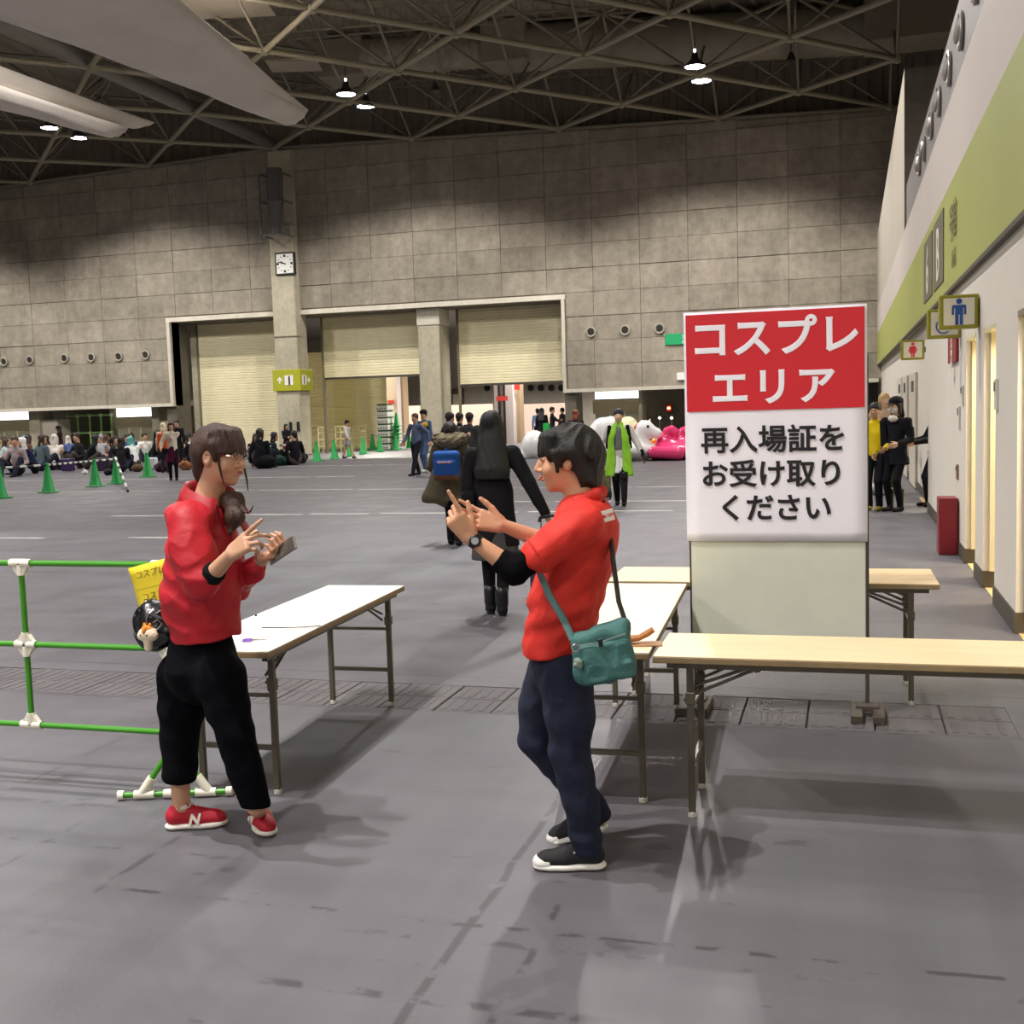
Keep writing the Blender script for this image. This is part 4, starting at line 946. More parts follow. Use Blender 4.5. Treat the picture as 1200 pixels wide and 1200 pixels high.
# yellow handwritten sheet hung on the fence
c0, c1, c2 = PY(150, 666, FY - .03), PY(196, 654, FY - .03), PY(166, 737, FY - .03)
ux = (c1 - c0); ux.normalize(); uz = (c0 - c2); uz -= ux * uz.dot(ux); uz.normalize(); uy = uz.cross(ux)
yp = thing('handwritten_sheet', 'yellow handwritten sheet taped to the green fence behind the woman', 'paper', c0)
M = Matrix(((ux.x, uy.x, uz.x, 0), (ux.y, uy.y, uz.y, 0), (ux.z, uy.z, uz.z, 0), (0, 0, 0, 1)))
yp.matrix_world = Matrix.Translation(c0) @ M
rows = [[(.21 * j / 6, .006 * sin(j * .8 + i * .5), -.297 * i / 8) for j in range(7)] for i in range(9)]
o = MB().sheet(rows[::-1]).build('sheet', mat('yellow_paper', '#e6cf2c', .6), yp, sm=True, ang=80); md = o.modifiers.new('Solidify', 'SOLIDIFY'); md.thickness = .001
pen = mat('pen_ink', '#4a4420', .6)
for t, x, z in (('コスプレエリア', .03, -.055), ('コスコ', .035, -.155), ('撮', .035, -.20)): text_mesh('lettering', t, .038 if t != '撮' else .045, .0004, .0, pen, yp, flat_M(x, -.008, z), align='LEFT', shear=.15)
MB().box((.02, -.008, -.105), (.15, -.0075, -.1035)).build('ruled_line', pen, yp)
# ================================================================== people: shared modelling
SKIN = mat('skin', '#c99a7c', .5, var=.04, scale=30); SKIN_P = mat('skin_pale', '#dcb594', .5, var=.04, scale=30)
def cloth(col, rough=.8, var=.08): return mat('cloth_' + col, col, rough, var=var, scale=6, bump=.12, bscale=60, spec=.15)
HAIRM = {}
def hair_mat(col):
    n = 'hair_' + col
    if n in _M: return _M[n]
    m = mat(n, col, .56, var=.35, scale=18, bump=.5, bscale=70, stretch=(3, 3, .5)); return m
def ik(a, b, l1, l2, pole):
    a, b, pole = V(a), V(b), V(pole); d = b - a; L = np.linalg.norm(d); L2 = min(L, (l1 + l2) * .999); u = d / L
    x = (l1 * l1 - l2 * l2 + L2 * L2) / (2 * L2); h = sqrt(max(l1 * l1 - x * x, 0)); p = pole - u * (pole @ u); p /= np.linalg.norm(p) + 1e-9
    return a + u * x + p * h
def hand(S, w, d, pn, side, s=1.0, curl=(.5, .5, .5, .5), thumb=(.6, .3), spread=.12, k=.006, lens=None, thick=1.0):
    """w wrist, d towards the fingers, pn palm normal, side towards the thumb"""
    d = n3(d); pn = n3(V(pn) - d * (V(pn) @ d)); sd = np.cross(d, pn); sd = sd if sd @ V(side) > 0 else -sd
    w = V(w)
    for q, r_ in ((-.027, .0135), (-.009, .0145), (.010, .0145), (.029, .0145)):
        S.rc(w + d * .008 * s + sd * q * .62 * s, w + d * .082 * s + sd * q * s, .0165 * s * thick, r_ * s * thick, k=.010 * s)
    tips = []
    L = lens or ((.030, .024, .021), (.036, .028, .022), (.040, .030, .022), (.036, .028, .022))
    order = (-.029, -.0105, .010, .031)                       # little finger to index
    Ls = (L[0], L[1], L[2], L[3])
    for i in range(4):
        p = w + d * (.086 - .010 * (i == 0)) * s + sd * order[i] * s
        a = curl[i]; dirv = n3(d + sd * (i - 1.5) * spread)
        seg = [(a * .8), (a * 1.9), (a * 2.7)]
        for j in range(3):
            v = dirv * cos(seg[j]) + pn * sin(seg[j]); q = p + v * Ls[i][j] * s * 1.08
            S.rc(p, q, (.0098 - .0011 * j) * s * (0.9 if i == 0 else 1), (.0090 - .0012 * j) * s * (0.9 if i == 0 else 1), k=.0035 * s); p = q
        tips.append(p)
    t0 = w + d * .018 * s + sd * .022 * s + pn * .006 * s; td = n3(d * cos(thumb[0]) + sd * sin(thumb[0]) + pn * thumb[1])
    t1 = t0 + td * .042 * s; S.rc(t0, t1, .0155 * s, .0125 * s, k=.010 * s)
    td2 = n3(td + d * .45); t2 = t1 + td2 * .032 * s; S.rc(t1, t2, .0115 * s, .0105 * s, k=.004); t3 = t2 + n3(td2 + d * .2 + pn * .1) * .025 * s; S.rc(t2, t3, .0105 * s, .0085 * s, k=.004)
    tips.append(t3)
    return tips
def head(S, c, R, s=1.0, fine=True, neck=None):
    """head skin; R columns right, forward, up; s=1 for a 0.225 m tall head"""
    c = V(c); T = lambda x, y, z: c + R @ (V(x, y, z) * s)
    S.ell(T(0, -.012, .035), (.074 * s, .093 * s, .080 * s), R, k=.01)
    S.ell(T(0, .022, -.012), (.066 * s, .068 * s, .082 * s), R, k=.02 * s)
    S.ell(T(0, .040, -.066), (.043 * s, .040 * s, .036 * s), R, k=.03 * s)
    S.ell(T(0, .062, -.090), (.020 * s, .018 * s, .016 * s), R, k=.016 * s)
    S.rc(T(0, .084, .022), T(0, .105, -.022), .0085 * s, .0125 * s, k=.010 * s)
    if fine:
        for q in (-1, 1):
            S.ell(T(q * .012, .095, -.027), (.008 * s, .009 * s, .007 * s), R, k=.006 * s)
            S.ell(T(q * .031, .092, .014), (.017 * s, .011 * s, .011 * s), R, k=.012 * s, op='sub')
            S.ell(T(q * .030, .078, .013), (.0150 * s, .0125 * s, .0095 * s), R, k=.006 * s)
            S.ell(T(q * .040, .066, -.028), (.022 * s, .018 * s, .022 * s), R, k=.02 * s)
            S.ell(T(q * .073, -.004, -.002), (.009 * s, .020 * s, .032 * s), R, k=.008 * s); S.ell(T(q * .081, .001, .004), (.006 * s, .011 * s, .019 * s), R, k=.004 * s, op='sub')
        S.ell(T(0, .094, -.047), (.020 * s, .009 * s, .0055 * s), R, k=.005 * s); S.ell(T(0, .091, -.058), (.018 * s, .010 * s, .007 * s), R, k=.005 * s); S.ell(T(0, .106, -.052), (.016 * s, .008 * s, .0022 * s), R, k=.003 * s, op='sub')
    if neck is not None: S.rc(T(0, -.022, -.055), neck, .052 * s, .056 * s, k=.03 * s)
    return T
_cache = {}
def figure(name_label, loc, rz=0.0, H=1.6, vox=.02, group=None, skin=SKIN, hair=('short', '#17120f'), top=None, bottom=None, shoes='#1a1a1a', feet=((-.10, .05), (.10, -.05)), hands=None, coat=None, skirt=None,
           lean=0.0, look=0.0, sit=None, sleeves='long', cap=None, extra=None, wide=1.0, legs=None, bare_fingers=False, foot_z=(0, 0)):
    r = thing('person', name_label, 'person', loc, rz, group)
    k = H / 1.6; ls = V(lean * .0, sin(lean), cos(lean))
    if sit:   hc = V(0, -.05, sit); 
    else:     hc = V(0, .0, .86 - .03 * (abs(feet[0][1] - feet[1][1]) > .3))
    up = V(0, sin(lean), cos(lean)); ch = hc + up * .30; sh = hc + up * .46; nk = hc + up * .53; hd = hc + up * .655 + V(0, .02, 0)
    if sit: hl = [V(-.09, -.05, sit), V(.09, -.05, sit)]; ft = [V(-.14, .42, .06), V(.14, .46, .06)]
    else: hl = [V(-.085, 0, .84), V(.085, 0, .84)]; ft = [V(feet[0][0], feet[0][1], .08 + foot_z[0]), V(feet[1][0], feet[1][1], .08 + foot_z[1])]
    kn = [ik(hl[i], ft[i], .40, .39, V((-.3, .3)[i] if sit else 0, 1, .4)) for i in (0, 1)]
    sj = [sh + V(-.165 * wide, 0, -.02), sh + V(.165 * wide, 0, -.02)]
    if hands is None: hands = ((-.25, .10, .80), (.25, .05, .80)) if not sit else ((-.08, .32, .38), (.10, .34, .36))
    hw = [V(hands[i]) for i in (0, 1)]; el = [ik(sj[i], hw[i], .27, .25, V((-.3, .3)[i], -.9, -.2)) for i in (0, 1)]
    Rh = frame(V(sin(look), cos(look), -.06))
    g = lambda q: V(q) * k
    lo = np.min([hc - .25, ft[0] - .15, ft[1] - .15, hw[0] - .14, hw[1] - .14, el[0] - .1, el[1] - .1, hd - .2], 0); hi = np.max([hc + .25, ft[0] + .2, ft[1] + .2, hw[0] + .14, hw[1] + .14, el[0] + .1, el[1] + .1, hd + .2], 0)
    lo[2] = min(lo[2], -.03); lo *= k; hi *= k
    S = SDF(lo, hi, vox); head(S, g(hd), Rh, k, vox < .013, g(nk))
    S.rc(g(nk), g(ch), .045 * k, .07 * k, k=.02); S.rc(g(hc), g(ch), .095 * k, .085 * k, k=.02, flat=((0, 1, 0), .7))
    for i in (0, 1):
        S.rc(g(hl[i]), g(kn[i]), .072 * k, .052 * k, k=.02); S.rc(g(kn[i]), g(ft[i]), .052 * k, .034 * k, k=.015); S.rc(g(sj[i]), g(el[i]), .042 * k, .034 * k, k=.02); S.rc(g(el[i]), g(hw[i]), .034 * k, .024 * k, k=.01)
        d = n3(hw[i] - el[i]); hand(S, g(hw[i]), d, V((1, -1)[i], .3, 0), V(0, 1, .2), k * .95, (.5, .5, .45, .4), thick=1.1 if vox < .013 else 1.5, k=.004)
    S.build('body', skin, r)
    tc, bc = top or '#30343c', bottom or '#20222a'
    # clothes on the upper body
    S = SDF(lo - .1, hi + .1, vox); e = .022 * k + (.01 if coat else 0)
    S.rc(g(hc + up * .02), g(ch), .125 * k + e * .5, .125 * k + e * .3, k=.04, flat=((0, 1, 0), .78)); S.rc(g(sj[0] + V(.05, 0, -.02)), g(sj[1] - V(.05, 0, .02)), .062 * k + e * .3, k=.05); S.rc(g(nk - up * .06), g(nk - up * .02), .075 * k, .06 * k, k=.03)
    for i in (0, 1):
        end = {'long': hw[i] - n3(hw[i] - el[i]) * .02, 'short': sj[i] + (el[i] - sj[i]) * .6}[sleeves]
        S.rc(g(sj[i]), g(el[i] if sleeves == 'long' else end), .056 * k + e * .3, .046 * k + e * .3, k=.02)
        if sleeves == 'long': S.rc(g(el[i]), g(end), .046 * k + e * .3, .036 * k + e * .2, k=.01)
    if coat:
        S.rc(g(hc + up * .1), g(V(hc[0], hc[1] + .02 * 0, coat)), .15 * k, (.15 + (.86 - coat) * .16) * k * wide, k=.05, flat=((0, 1, 0), .75)); S.cut(g(V(0, 0, coat)), (0, 0, -1))
    else: S.cut(g(hc - up * .06), -up)
    S.displace(wrinkle(.006 * k, 26, seed=int(abs(loc[0] * 7 + loc[1] * 3)) % 97, aniso=(1, 1, .5)))
    S.build('top', cloth(tc), r)
    S = SDF(lo - .1, hi + .1, vox)
    if skirt:
        col, zl = skirt
        if sit: S.ell(g(V(0, .12, sit * .9)), (.24 * k, .34 * k, .12 * k), k=.02)
        else: S.rc(g(hc + V(0, 0, .05)), g(V(0, 0, zl)), .12 * k, (.15 + (.86 - zl) * .2) * k, k=.02, flat=((0, 1, 0), .85)); S.cut(g(V(0, 0, zl)), (0, 0, -1))
        S.displace(wrinkle(.01 * k, 30, 3, aniso=(1.5, 1.5, .1))); S.build('skirt', cloth(col), r); S = SDF(lo - .1, hi + .1, vox)
    lc = legs or bc; ex = .012 if (skirt or legs) else .026
    S.rc(g(hc), g(hc - V(0, 0, .03)), .115 * k + ex * .5, .12 * k, k=.03, flat=((0, 1, 0), .8))
    for i in (0, 1): S.rc(g(hl[i]), g(kn[i]), .076 * k + ex * .4, .056 * k + ex * .4, k=.02); S.rc(g(kn[i]), g(ft[i] + V(0, 0, .0)), .054 * k + ex * .4, .036 * k + ex * .6, k=.015)
    S.build('trousers' if not (skirt or legs) else 'leggings', cloth(lc), r)
    for i in (0, 1):
        S = SDF(g(ft[i] - .25), g(ft[i] + .3), vox * .8); f = ft[i]; z0 = f[2] - .08
        S.rc(g(V(f[0], f[1] - .03, z0 + .04)), g(V(f[0], f[1] + .15, z0 + .034)), .040 * k, .036 * k, k=.02, flat=((0, 0, 1), .85)); S.rc(g(V(f[0], f[1], z0 + .05)), g(V(f[0], f[1] - .005, z0 + .11)), .042 * k, .040 * k, k=.02); S.cut(g(V(0, 0, z0 + .002)), (0, 0, -1))
        S.build('shoe', cloth(shoes, .5), r)
    st, hcx = hair; hh = g(hd); T = lambda x, y, z: hh + Rh @ (V(x, y, z) * k)
    S = SDF(hh - .42 * k, hh + .22 * k, max(vox * .8, .009))
    S.ell(T(0, -.02, .045), (.088 * k, .104 * k, .088 * k), Rh, k=.01)
    if st in ('long', 'bob', 'side'):
        zl = {'long': -.34, 'bob': -.12, 'side': -.2}[st]
        S.rc(T(0, -.05, 0), T(0, -.085, zl), .092 * k, .150 * k if st == 'long' else .078 * k, k=.02, flat=(Rh[:, 1], .5))
        for q in (-1, 1): S.rc(T(q * .07, .01, .02), T(q * .075, .0, max(zl, -.15)), .028 * k, .022 * k, k=.02)
    else: S.rc(T(0, -.055, 0), T(0, -.06, -.05), .07 * k, .05 * k, k=.02)
    if st == 'bun': S.ell(T(0, -.10, .10), .045 * k, k=.01)
    S.ell(T(0, .125, -.05), (.075 * k, .08 * k, .10 * k), Rh, k=.015, op='sub')
    S.displace(wrinkle(.004, 60, 9, aniso=(1, 1, .2))); S.build('hair', hair_mat(hcx), r)
    if cap:
        S = SDF(hh - .2 * k, hh + .24 * k, max(vox * .7, .008)); S.ell(T(0, -.01, .075), (.098 * k, .112 * k, .075 * k), Rh, k=.01); S.cut(T(0, 0, .045), -Rh[:, 2]); S.rc(T(0, .07, .052), T(0, .135, .045), .062 * k, .05 * k, k=.01, flat=(Rh[:, 2], .14)); S.build('cap', cloth(cap), r)
    r_info = dict(root=r, hc=g(hc), ch=g(ch), sh=g(sh), nk=g(nk), hd=hh, hw=[g(q) for q in hw], el=[g(q) for q in el], T=T, k=k, Rh=Rh, ft=ft, kn=[g(q) for q in kn])
    if vox < .013:
        for q in (-1, 1): MB().lathe([(.001, 0), (.0055 * k, .001), (.006 * k, .003)], 8, M=Matrix([list(a) + [0] for a in Rh] + [[0, 0, 0, 1]]) @ Matrix.Rotation(-pi / 2, 4, 'X'), c=T(q * .030, .0905, .013)).build('eye', blk, r)
    if extra: extra(r_info)
    return r
def part_sdf(info, name, m, fn, lo, hi, vox=.012):
    S = SDF(V(lo), V(hi), vox); fn(S); return S.build(name, m, info['root'])

def yaw_to(dx, dy): return atan2(-dx, dy)     # local +y turned to (dx, dy)
# ------------------------------------------------------------------ walking woman in black, seen from behind
def x_hair(i):
    k = i['k']
    part_sdf(i, 'shoulder_bag', cloth('#141416'), lambda S: S.box((-.20, .02, .86), (.06, .13, .17), rad=.04), (-.3, -.2, .65), (-.1, .2, 1.1))
    part_sdf(i, 'underskirt', cloth('#4a4746'), lambda S: (S.rc((0, 0, .72), (0, 0, .46), .17, .20, flat=((0, 1, 0), .8)), S.cut((0, 0, .455), (0, 0, -1))), (-.3, -.3, .4), (.3, .3, .8))
    for q in (0, 1):
        f = i['ft'][q]; part_sdf(i, 'ankle_boot', mat('boot_leather', '#17161a', .35), lambda S: (S.rc((f[0], f[1], .09), (f[0], f[1] - .005, .19), .052, .055), S.box((f[0], f[1] - .035, .03), (.028, .03, .032), rad=.008, k=.01)), (f[0] - .1, f[1] - .12, 0), (f[0] + .1, f[1] + .12, .28), .009)
p = P(583, 719); rzw = yaw_to(-.25, 1)
figure('woman in a long black coat walking away, long straight black hair', (p.x, p.y, 0), rzw, 1.62, .011, hair=('long', '#0b0a0c'), top='#17161a', bottom='#17161a', coat=.56, legs='#161519', shoes='#17161a', feet=((-.055, .03), (.045, -.08)), hands=((-.22, .08, .80), (.42, -.10, .80)), extra=x_hair, wide=.98)
tp = Vector((p.x, p.y, 0)) + Matrix.Rotation(rzw, 3, 'Z') @ Vector((.47, -.16, 0))
tr = thing('trolley_case', 'dark blue trolley case with silver pull handle beside the woman in black', 'suitcase', (tp.x, tp.y, 0), rzw + .3)
MB().box((-.17, -.12, .06), (.17, .12, .46), bev=.03).build('case', mat('case_navy', '#1b2238', .6), tr)
for s in (-1, 1): MB().tube([(s * .085, .05, .44), (s * .085, .02, .79)], .007, 8).build('handle_tube', mat('chrome', '#b9b9bb', .25, .9), tr); MB().tube([(s * .14, -.02, .03), (s * .17, -.02, .03)], .03, 12).build('wheel', blk, tr)
MB().tube([(-.10, .02, .765), (-.095, .02, .80), (0, .02, .81), (.095, .02, .80), (.10, .02, .765)], .013, 8).build('grip', blk, tr, sm=True)
# ------------------------------------------------------------------ person in the olive parka
def x_olive(i):
    part_sdf(i, 'hood', mat('fur_hood', '#5d5542', .95, var=.25, scale=30, bump=.6, bscale=90), lambda S: (S.rc((-.15, -.03, 1.33), (.15, -.03, 1.33), .075, k=.02), S.ell((0, -.10, 1.30), (.17, .09, .09), k=.03), S.displace(wrinkle(.01, 70, 4))), (-.35, -.3, 1.1), (.35, .2, 1.5), .012)
    part_sdf(i, 'coat_tail', cloth('#4a4436'), lambda S: (S.rc((-.05, -.05, .95), (-.20, -.08, .60), .15, .17, k=.05, flat=((0, 1, 0), .6)), S.cut((0, 0, .47), (-.25, 0, -1)), S.displace(wrinkle(.012, 18, 6, aniso=(1.3, 1.3, .3)))), (-.5, -.4, .35), (.3, .3, 1.15), .014)
figure('person in an olive fur-hooded parka walking away with a blue backpack', (P(532, 639).x, P(532, 639).y, 0), yaw_to(-.1, 1), 1.50, .013, hair=('short', '#0e0c0d'), top='#514a3a', bottom='#141318', coat=.60, feet=((-.06, .10), (.08, -.06)), hands=((-.27, .25, .95), (.27, .2, .95)), shoes='#131316', extra=x_olive, wide=1.15)
q = P(532, 639); rz_ = yaw_to(-.1, 1); c = Vector((q.x, q.y, 0)) + Matrix.Rotation(rz_, 3, 'Z') @ Vector((0.01, -.27, 0))
bp = thing('backpack', 'blue backpack with brown base and orange lettering on the olive parka', 'backpack', (c.x, c.y, .84), rz_)
blm = cloth('#1d4a8c', .6); S = SDF((-.25, -.15, -.05), (.25, .16, .42), .010); S.box((0, 0, .18), (.165, .07, .17), rad=.05); S.box((0, -.055, .14), (.12, .035, .09), rad=.025, k=.02); S.build('bag', blm, bp)
MB().box((-.15, -.082, -.005), (.15, .05, .075), bev=.02).build('base', cloth('#5a3b2c'), bp); [MB().box((-.085 + q * .021, -.094, .20 + (.006 if q % 2 else 0)), (-.085 + q * .021 + .015, -.088, .228 - (.008 if q % 3 else 0)), bev=.003).build('embroidery', mat('letter_orange', '#d98a4e', .5), bp) for q in range(8)]; MB().tube([(-.03, 0, .34), (0, 0, .375), (.03, 0, .34)], .008, 6).build('loop', blm, bp)
# ------------------------------------------------------------------ costumed walker with green scarf
def x_green(i):
    gm = cloth('#8cc63a', .7, .2)
    for s in (-1, 1):
        part_sdf(i, 'scarf', gm, lambda S: (S.rc((s * .05, .10, 1.36), (s * .115, .155, 1.15), .04, .055, k=.02, flat=((0, 1, 0), .45)), S.rc((s * .115, .155, 1.15), (s * .15, .15, .52), .06, .085, k=.02, flat=((0, 1, 0), .35)), S.cut((0, 0, .50), (0, 0, -1)), S.displace(wrinkle(.008, 45, 5, aniso=(2, 1, .2)))), (s * .1 - .2, -.05, .4), (s * .1 + .2, .3, 1.45), .011)
        f = i['ft'][(s + 1) // 2]; kq = i['kn'][(s + 1) // 2]
        part_sdf(i, 'long_boot', mat('boot_black', '#101012', .35), lambda S: (S.rc(kq + V(0, 0, .12), V(f[0], f[1], .1), .075, .05), S.cut(kq + V(0, 0, .11), (0, 0, 1))), (-.4, -.4, 0), (.4, .5, .8), .011)
        w = i['hw'][(s + 1) // 2]; e = i['el'][(s + 1) // 2]; part_sdf(i, 'glove', cloth('#111113'), lambda S: (S.rc(e + (w - e) * .72, w, .046, .036), hand(S, w, w - e, (-s, .2, 0), (0, 1, 0), 1.0, (.4,) * 4, thick=1.3)), np.minimum(w, e) - .2, np.maximum(w, e) + .2, .009)
    part_sdf(i, 'vest', cloth('#6f7278'), lambda S: (S.rc((0, .02, .98), (0, .035, 1.27), .125, .12, flat=((0, 1, 0), .92)), S.cut((0, 0, 1.30), (0, 0, 1)), S.cut((0, 0, .93), (0, 0, -1))), (-.2, -.2, .8), (.2, .25, 1.45), .012)
    for s in (-1, 1): part_sdf(i, 'strap', cloth('#141416'), lambda S: S.rc((s * .15, .11, 1.32), (s * .19, .09, .98), .035, flat=((0, 1, 0), .4)), (-.3, 0, .9), (.3, .25, 1.45))
p = P(727, 592)
figure('costumed walker with long bright green scarf and tall black boots', (p.x, p.y, 0), yaw_to(-p.x * .3, -p.y) + .1, 1.58, .012, skin=SKIN_P, hair=('short', '#16182c'), top='#c9c6c0', bottom='#111113', legs='#111113', skirt=('#dfe0e4', .56), shoes='#101012', feet=((-.07, .10), (.05, -.06)), hands=((-.40, .12, .86), (.27, .02, .84)), extra=x_green, coat=.80)
q = P(708, 585); sc2 = thing('suitcase', 'olive and black patterned suitcase towed by the walker with the green scarf', 'suitcase', (q.x, q.y, 0), .3); MB().box((-.14, -.11, .06), (.12, .11, .56), bev=.03).build('case', mat('case_olive', '#5e5a3a', .7, var=.6, scale=9), sc2); MB().box((-.14, -.13, .03), (.13, .12, .16), bev=.02).build('base', blk, sc2)
for s in (-1, 1): MB().tube([(s * .09, 0, .03), (s * .12, 0, .03)], .03, 12).build('wheel', blk, sc2)
MB().tube([(-.08, .05, .55), (-.08, .05, .82), (.08, .05, .82), (.08, .05, .55)], .008, 6).build('handle', port_dark, sc2)
# ------------------------------------------------------------------ people by the right wall
def x_mask(i):
    T = i['T']; k = i['k']; part_sdf(i, 'face_mask', mat('mask_white', '#d9d5cc', .8), lambda S: (S.ell(T(0, .045, -.045), (.07 * k, .072 * k, .052 * k), i['Rh'], k=.01), S.ell(T(0, .01, -.02), (.066, .07, .09), i['Rh'], op='sub')), i['hd'] - .15, i['hd'] + .15, .007)
    part_sdf(i, 'collar', mat('collar_white', '#d9d3c6', .7), lambda S: (S.ell((0, .09, 1.36), (.075, .05, .05)),), (-.15, -.1, 1.25), (.15, .2, 1.5), .008)
    for q in (0, 1):
        f = i['ft'][q]; part_sdf(i, 'heeled_boot', mat('boot_black', '#101012', .35), lambda S: (S.rc((f[0], f[1], .09), (f[0], f[1], .30), .048, .055), S.box((f[0], f[1] - .035, .03), (.025, .025, .034), rad=.006, k=.01)), (f[0] - .1, f[1] - .12, 0), (f[0] + .1, f[1] + .12, .38), .010)
p = P(1055, 599); figure('person in a black coat, flat cap and white face mask by the wall', (p.x - .05, p.y, 0), yaw_to(-.75, -1), 1.62, .012, skin=SKIN_P, hair=('bob', '#120f12'), top='#15151b', bottom='#131318', coat=.68, cap='#1d1c20', feet=((-.08, .03), (.09, .03)), hands=((-.17, .22, .98), (.27, .1, .85)), shoes='#101012', legs='#121217', extra=x_mask, look=.15, wide=1.1)
def x_yellow(i):
    part_sdf(i, 'jacket_side', cloth('#17171d'), lambda S: [S.rc((s * .13, .06, 1.3), (s * .17, .06, .82), .05, .07, flat=((0, 1, 0), .8), k=0) for s in (-1, 1)] and S, (-.3, -.1, .7), (.3, .2, 1.45))
    T = i['T']; b = MB()
    for s in (-1, 1): b.tube([T(s * .031 + .02 * cos(a), .104, .012 + .013 * sin(a)) for a in [q * pi / 5 for q in range(11)]], .0022, 4, cap=False)
    b.tube([T(-.011, .104, .014), T(.011, .104, .014)], .002, 4); b.build('glasses', port_dark, i['root'])
p = P(1026, 598); figure('dark-haired person with glasses in yellow hooded top half behind the poster', (p.x, p.y, 0), yaw_to(-.3, -1), 1.56, .012, hair=('short', '#15110f'), top='#e3c81f', bottom='#15151b', feet=((-.07, .04), (.09, 0)), hands=((-.2, .2, .95), (.24, .12, .82)), shoes='#8d7a2a', extra=x_yellow, skin=SKIN)
p = P(1035, 583); figure('person with frizzy blond hair in a pink-beige top and camouflage trousers', (p.x + .05, p.y + 1.0, 0), yaw_to(.2, -1), 1.70, .014, skin=SKIN_P, hair=('bob', '#c9a877'), top='#c7ab90', bottom='#5d6048', feet=((-.12, .02), (.1, 0)), hands=((-.3, .15, 1.0), (.28, .15, 1.0)), shoes='#26262a', wide=1.1)
figure('person in black reaching out of the far doorway, half hidden by the wall', (1.30, 18.3, 0), yaw_to(-1, -.1), 1.56, .014, hair=('short', '#100e10'), top='#16151a', bottom='#131318', coat=.72, hands=((-.1, .34, 1.0), (.16, .36, 1.0)), feet=((-.08, .03), (.09, .1)))
b = thing('plastic_bag', 'grey and white plastic bag on the floor behind the masked person', 'bag', (.42, 20.6, 0)); S = SDF((-.4, -.2, -.02), (.4, .2, .3), .016); S.ell((-.15, 0, .09), (.16, .11, .10)); S.ell((.12, 0, .10), (.18, .12, .11), k=.03); S.displace(wrinkle(.015, 30, 2)); S.cut((0, 0, 0), (0, 0, -1)); S.build('sack', mat('bag_grey', '#a9abb2', .4, var=.3), b)
# ------------------------------------------------------------------ walkers in the middle distance
def walker(lab, x, y, rz, H, **kw):
    p = P(x, y); kw.setdefault('vox', .018); return figure(lab, (p.x, p.y, 0), rz, H, **kw)
walker('brown-haired person in a blue-grey jacket and dark trousers walking towards the left', 489, 557, yaw_to(-.3, -1), 1.62, hair=('short', '#5e3f2c'), top='#5d6b86', bottom='#23252e', feet=((-.08, .28), (.08, -.18)), hands=((-.3, -.15, .85), (.27, .22, .85)), shoes='#1c1a1c')
def x_cap(i): part_sdf(i, 'yellow_scarf', cloth('#e0b23c'), lambda S: S.rc((-.1, .1, 1.3), (.1, .12, 1.2), .08, .09, k=.03), (-.3, -.1, 1.0), (.3, .3, 1.5), .016)
walker('person in a denim jacket, black cap and yellow scarf beside the brown-haired walker', 499, 553, yaw_to(-.2, -1), 1.66, hair=('short', '#14110f'), cap='#17171b', top='#4a5c80', bottom='#4d6388', feet=((-.08, .15), (.08, -.12)), shoes='#d9d9d6', extra=x_cap)
walker('leftmost of three standing visitors, in a dark jacket', 530, 575, yaw_to(.5, 1), 1.6, hair=('short', '#16110f'), top='#2b2a2f', bottom='#1e1e24', hands=((-.2, .1, .9), (.35, .15, 1.15)))
def x_str(i):
    b = MB()
    for z in (.86, .93, 1.0, 1.07, 1.14, 1.21, 1.28): part_sdf(i, 'white_stripe', mat('stripe_white', '#dedcd8', .7), lambda S: (S.rc((0, 0, z), (0, 0, z + .001), .158, flat=((0, 1, 0), .85)), S.cut((0, 0, z + .018), (0, 0, 1)), S.cut((0, 0, z - .018), (0, 0, -1))), (-.2, -.2, z - .06), (.2, .2, z + .06), .009)
walker('middle of three standing visitors, in black and white horizontal stripes', 541, 566, yaw_to(.3, 1), 1.58, hair=('short', '#1a1412'), top='#1a191c', bottom='#1e1e24', hands=((-.35, .2, 1.2), (.24, .1, .85)), extra=x_str)
walker('rightmost of three standing visitors, in a grey dress with short dark hair', 553, 572, yaw_to(.0, 1), 1.58, hair=('short', '#15100f'), top='#47494a', coat=.5, bottom='#25262a')
walker('person in a pale grey dress and black cap walking in front of the crates', 408, 537, yaw_to(1, -.2), 1.40, hair=('short', '#141214'), cap='#1a1a1d', top='#b9b6b0', skirt=('#8f8a86', .55), legs='#c49c80', bottom='#c49c80', feet=((-.06, .22), (.06, -.20)), hands=((-.3, -.28, .85), (.3, .28, .85)), sleeves='long', vox=.02)
walker('person in a black top and dark red skirt among the bags by the pillar', 337, 541, yaw_to(.9, -.5), 1.34, hair=('bob', '#120f10'), top='#1c1b20', skirt=('#7d1f2c', .45), legs='#17161a', bottom='#17161a', hands=((-.1, .28, 1.0), (.12, .3, 1.05)), vox=.02)
walker('woman in a cream jacket and burgundy skirt walking past the seated crowd', 204, 563, yaw_to(.6, -1), 1.56, hair=('bob', '#33221a'), top='#d6cbb9', skirt=('#4a1530', .50), legs='#161418', bottom='#161418', feet=((-.08, .06), (.08, -.04)), hands=((.02, .2, 1.2), (.3, .18, .9)), shoes='#101012', vox=.017)
walker('person in black right behind the woman in the cream jacket', 210, 549, yaw_to(.3, -1), 1.60, hair=('short', '#100e0e'), top='#19181c', bottom='#19181c')
def x_or(i): part_sdf(i, 'orange_pack', cloth('#c9552a'), lambda S: S.box((0, .17, 1.02), (.15, .08, .22), rad=.05), (-.3, 0, .7), (.3, .4, 1.35), .016)
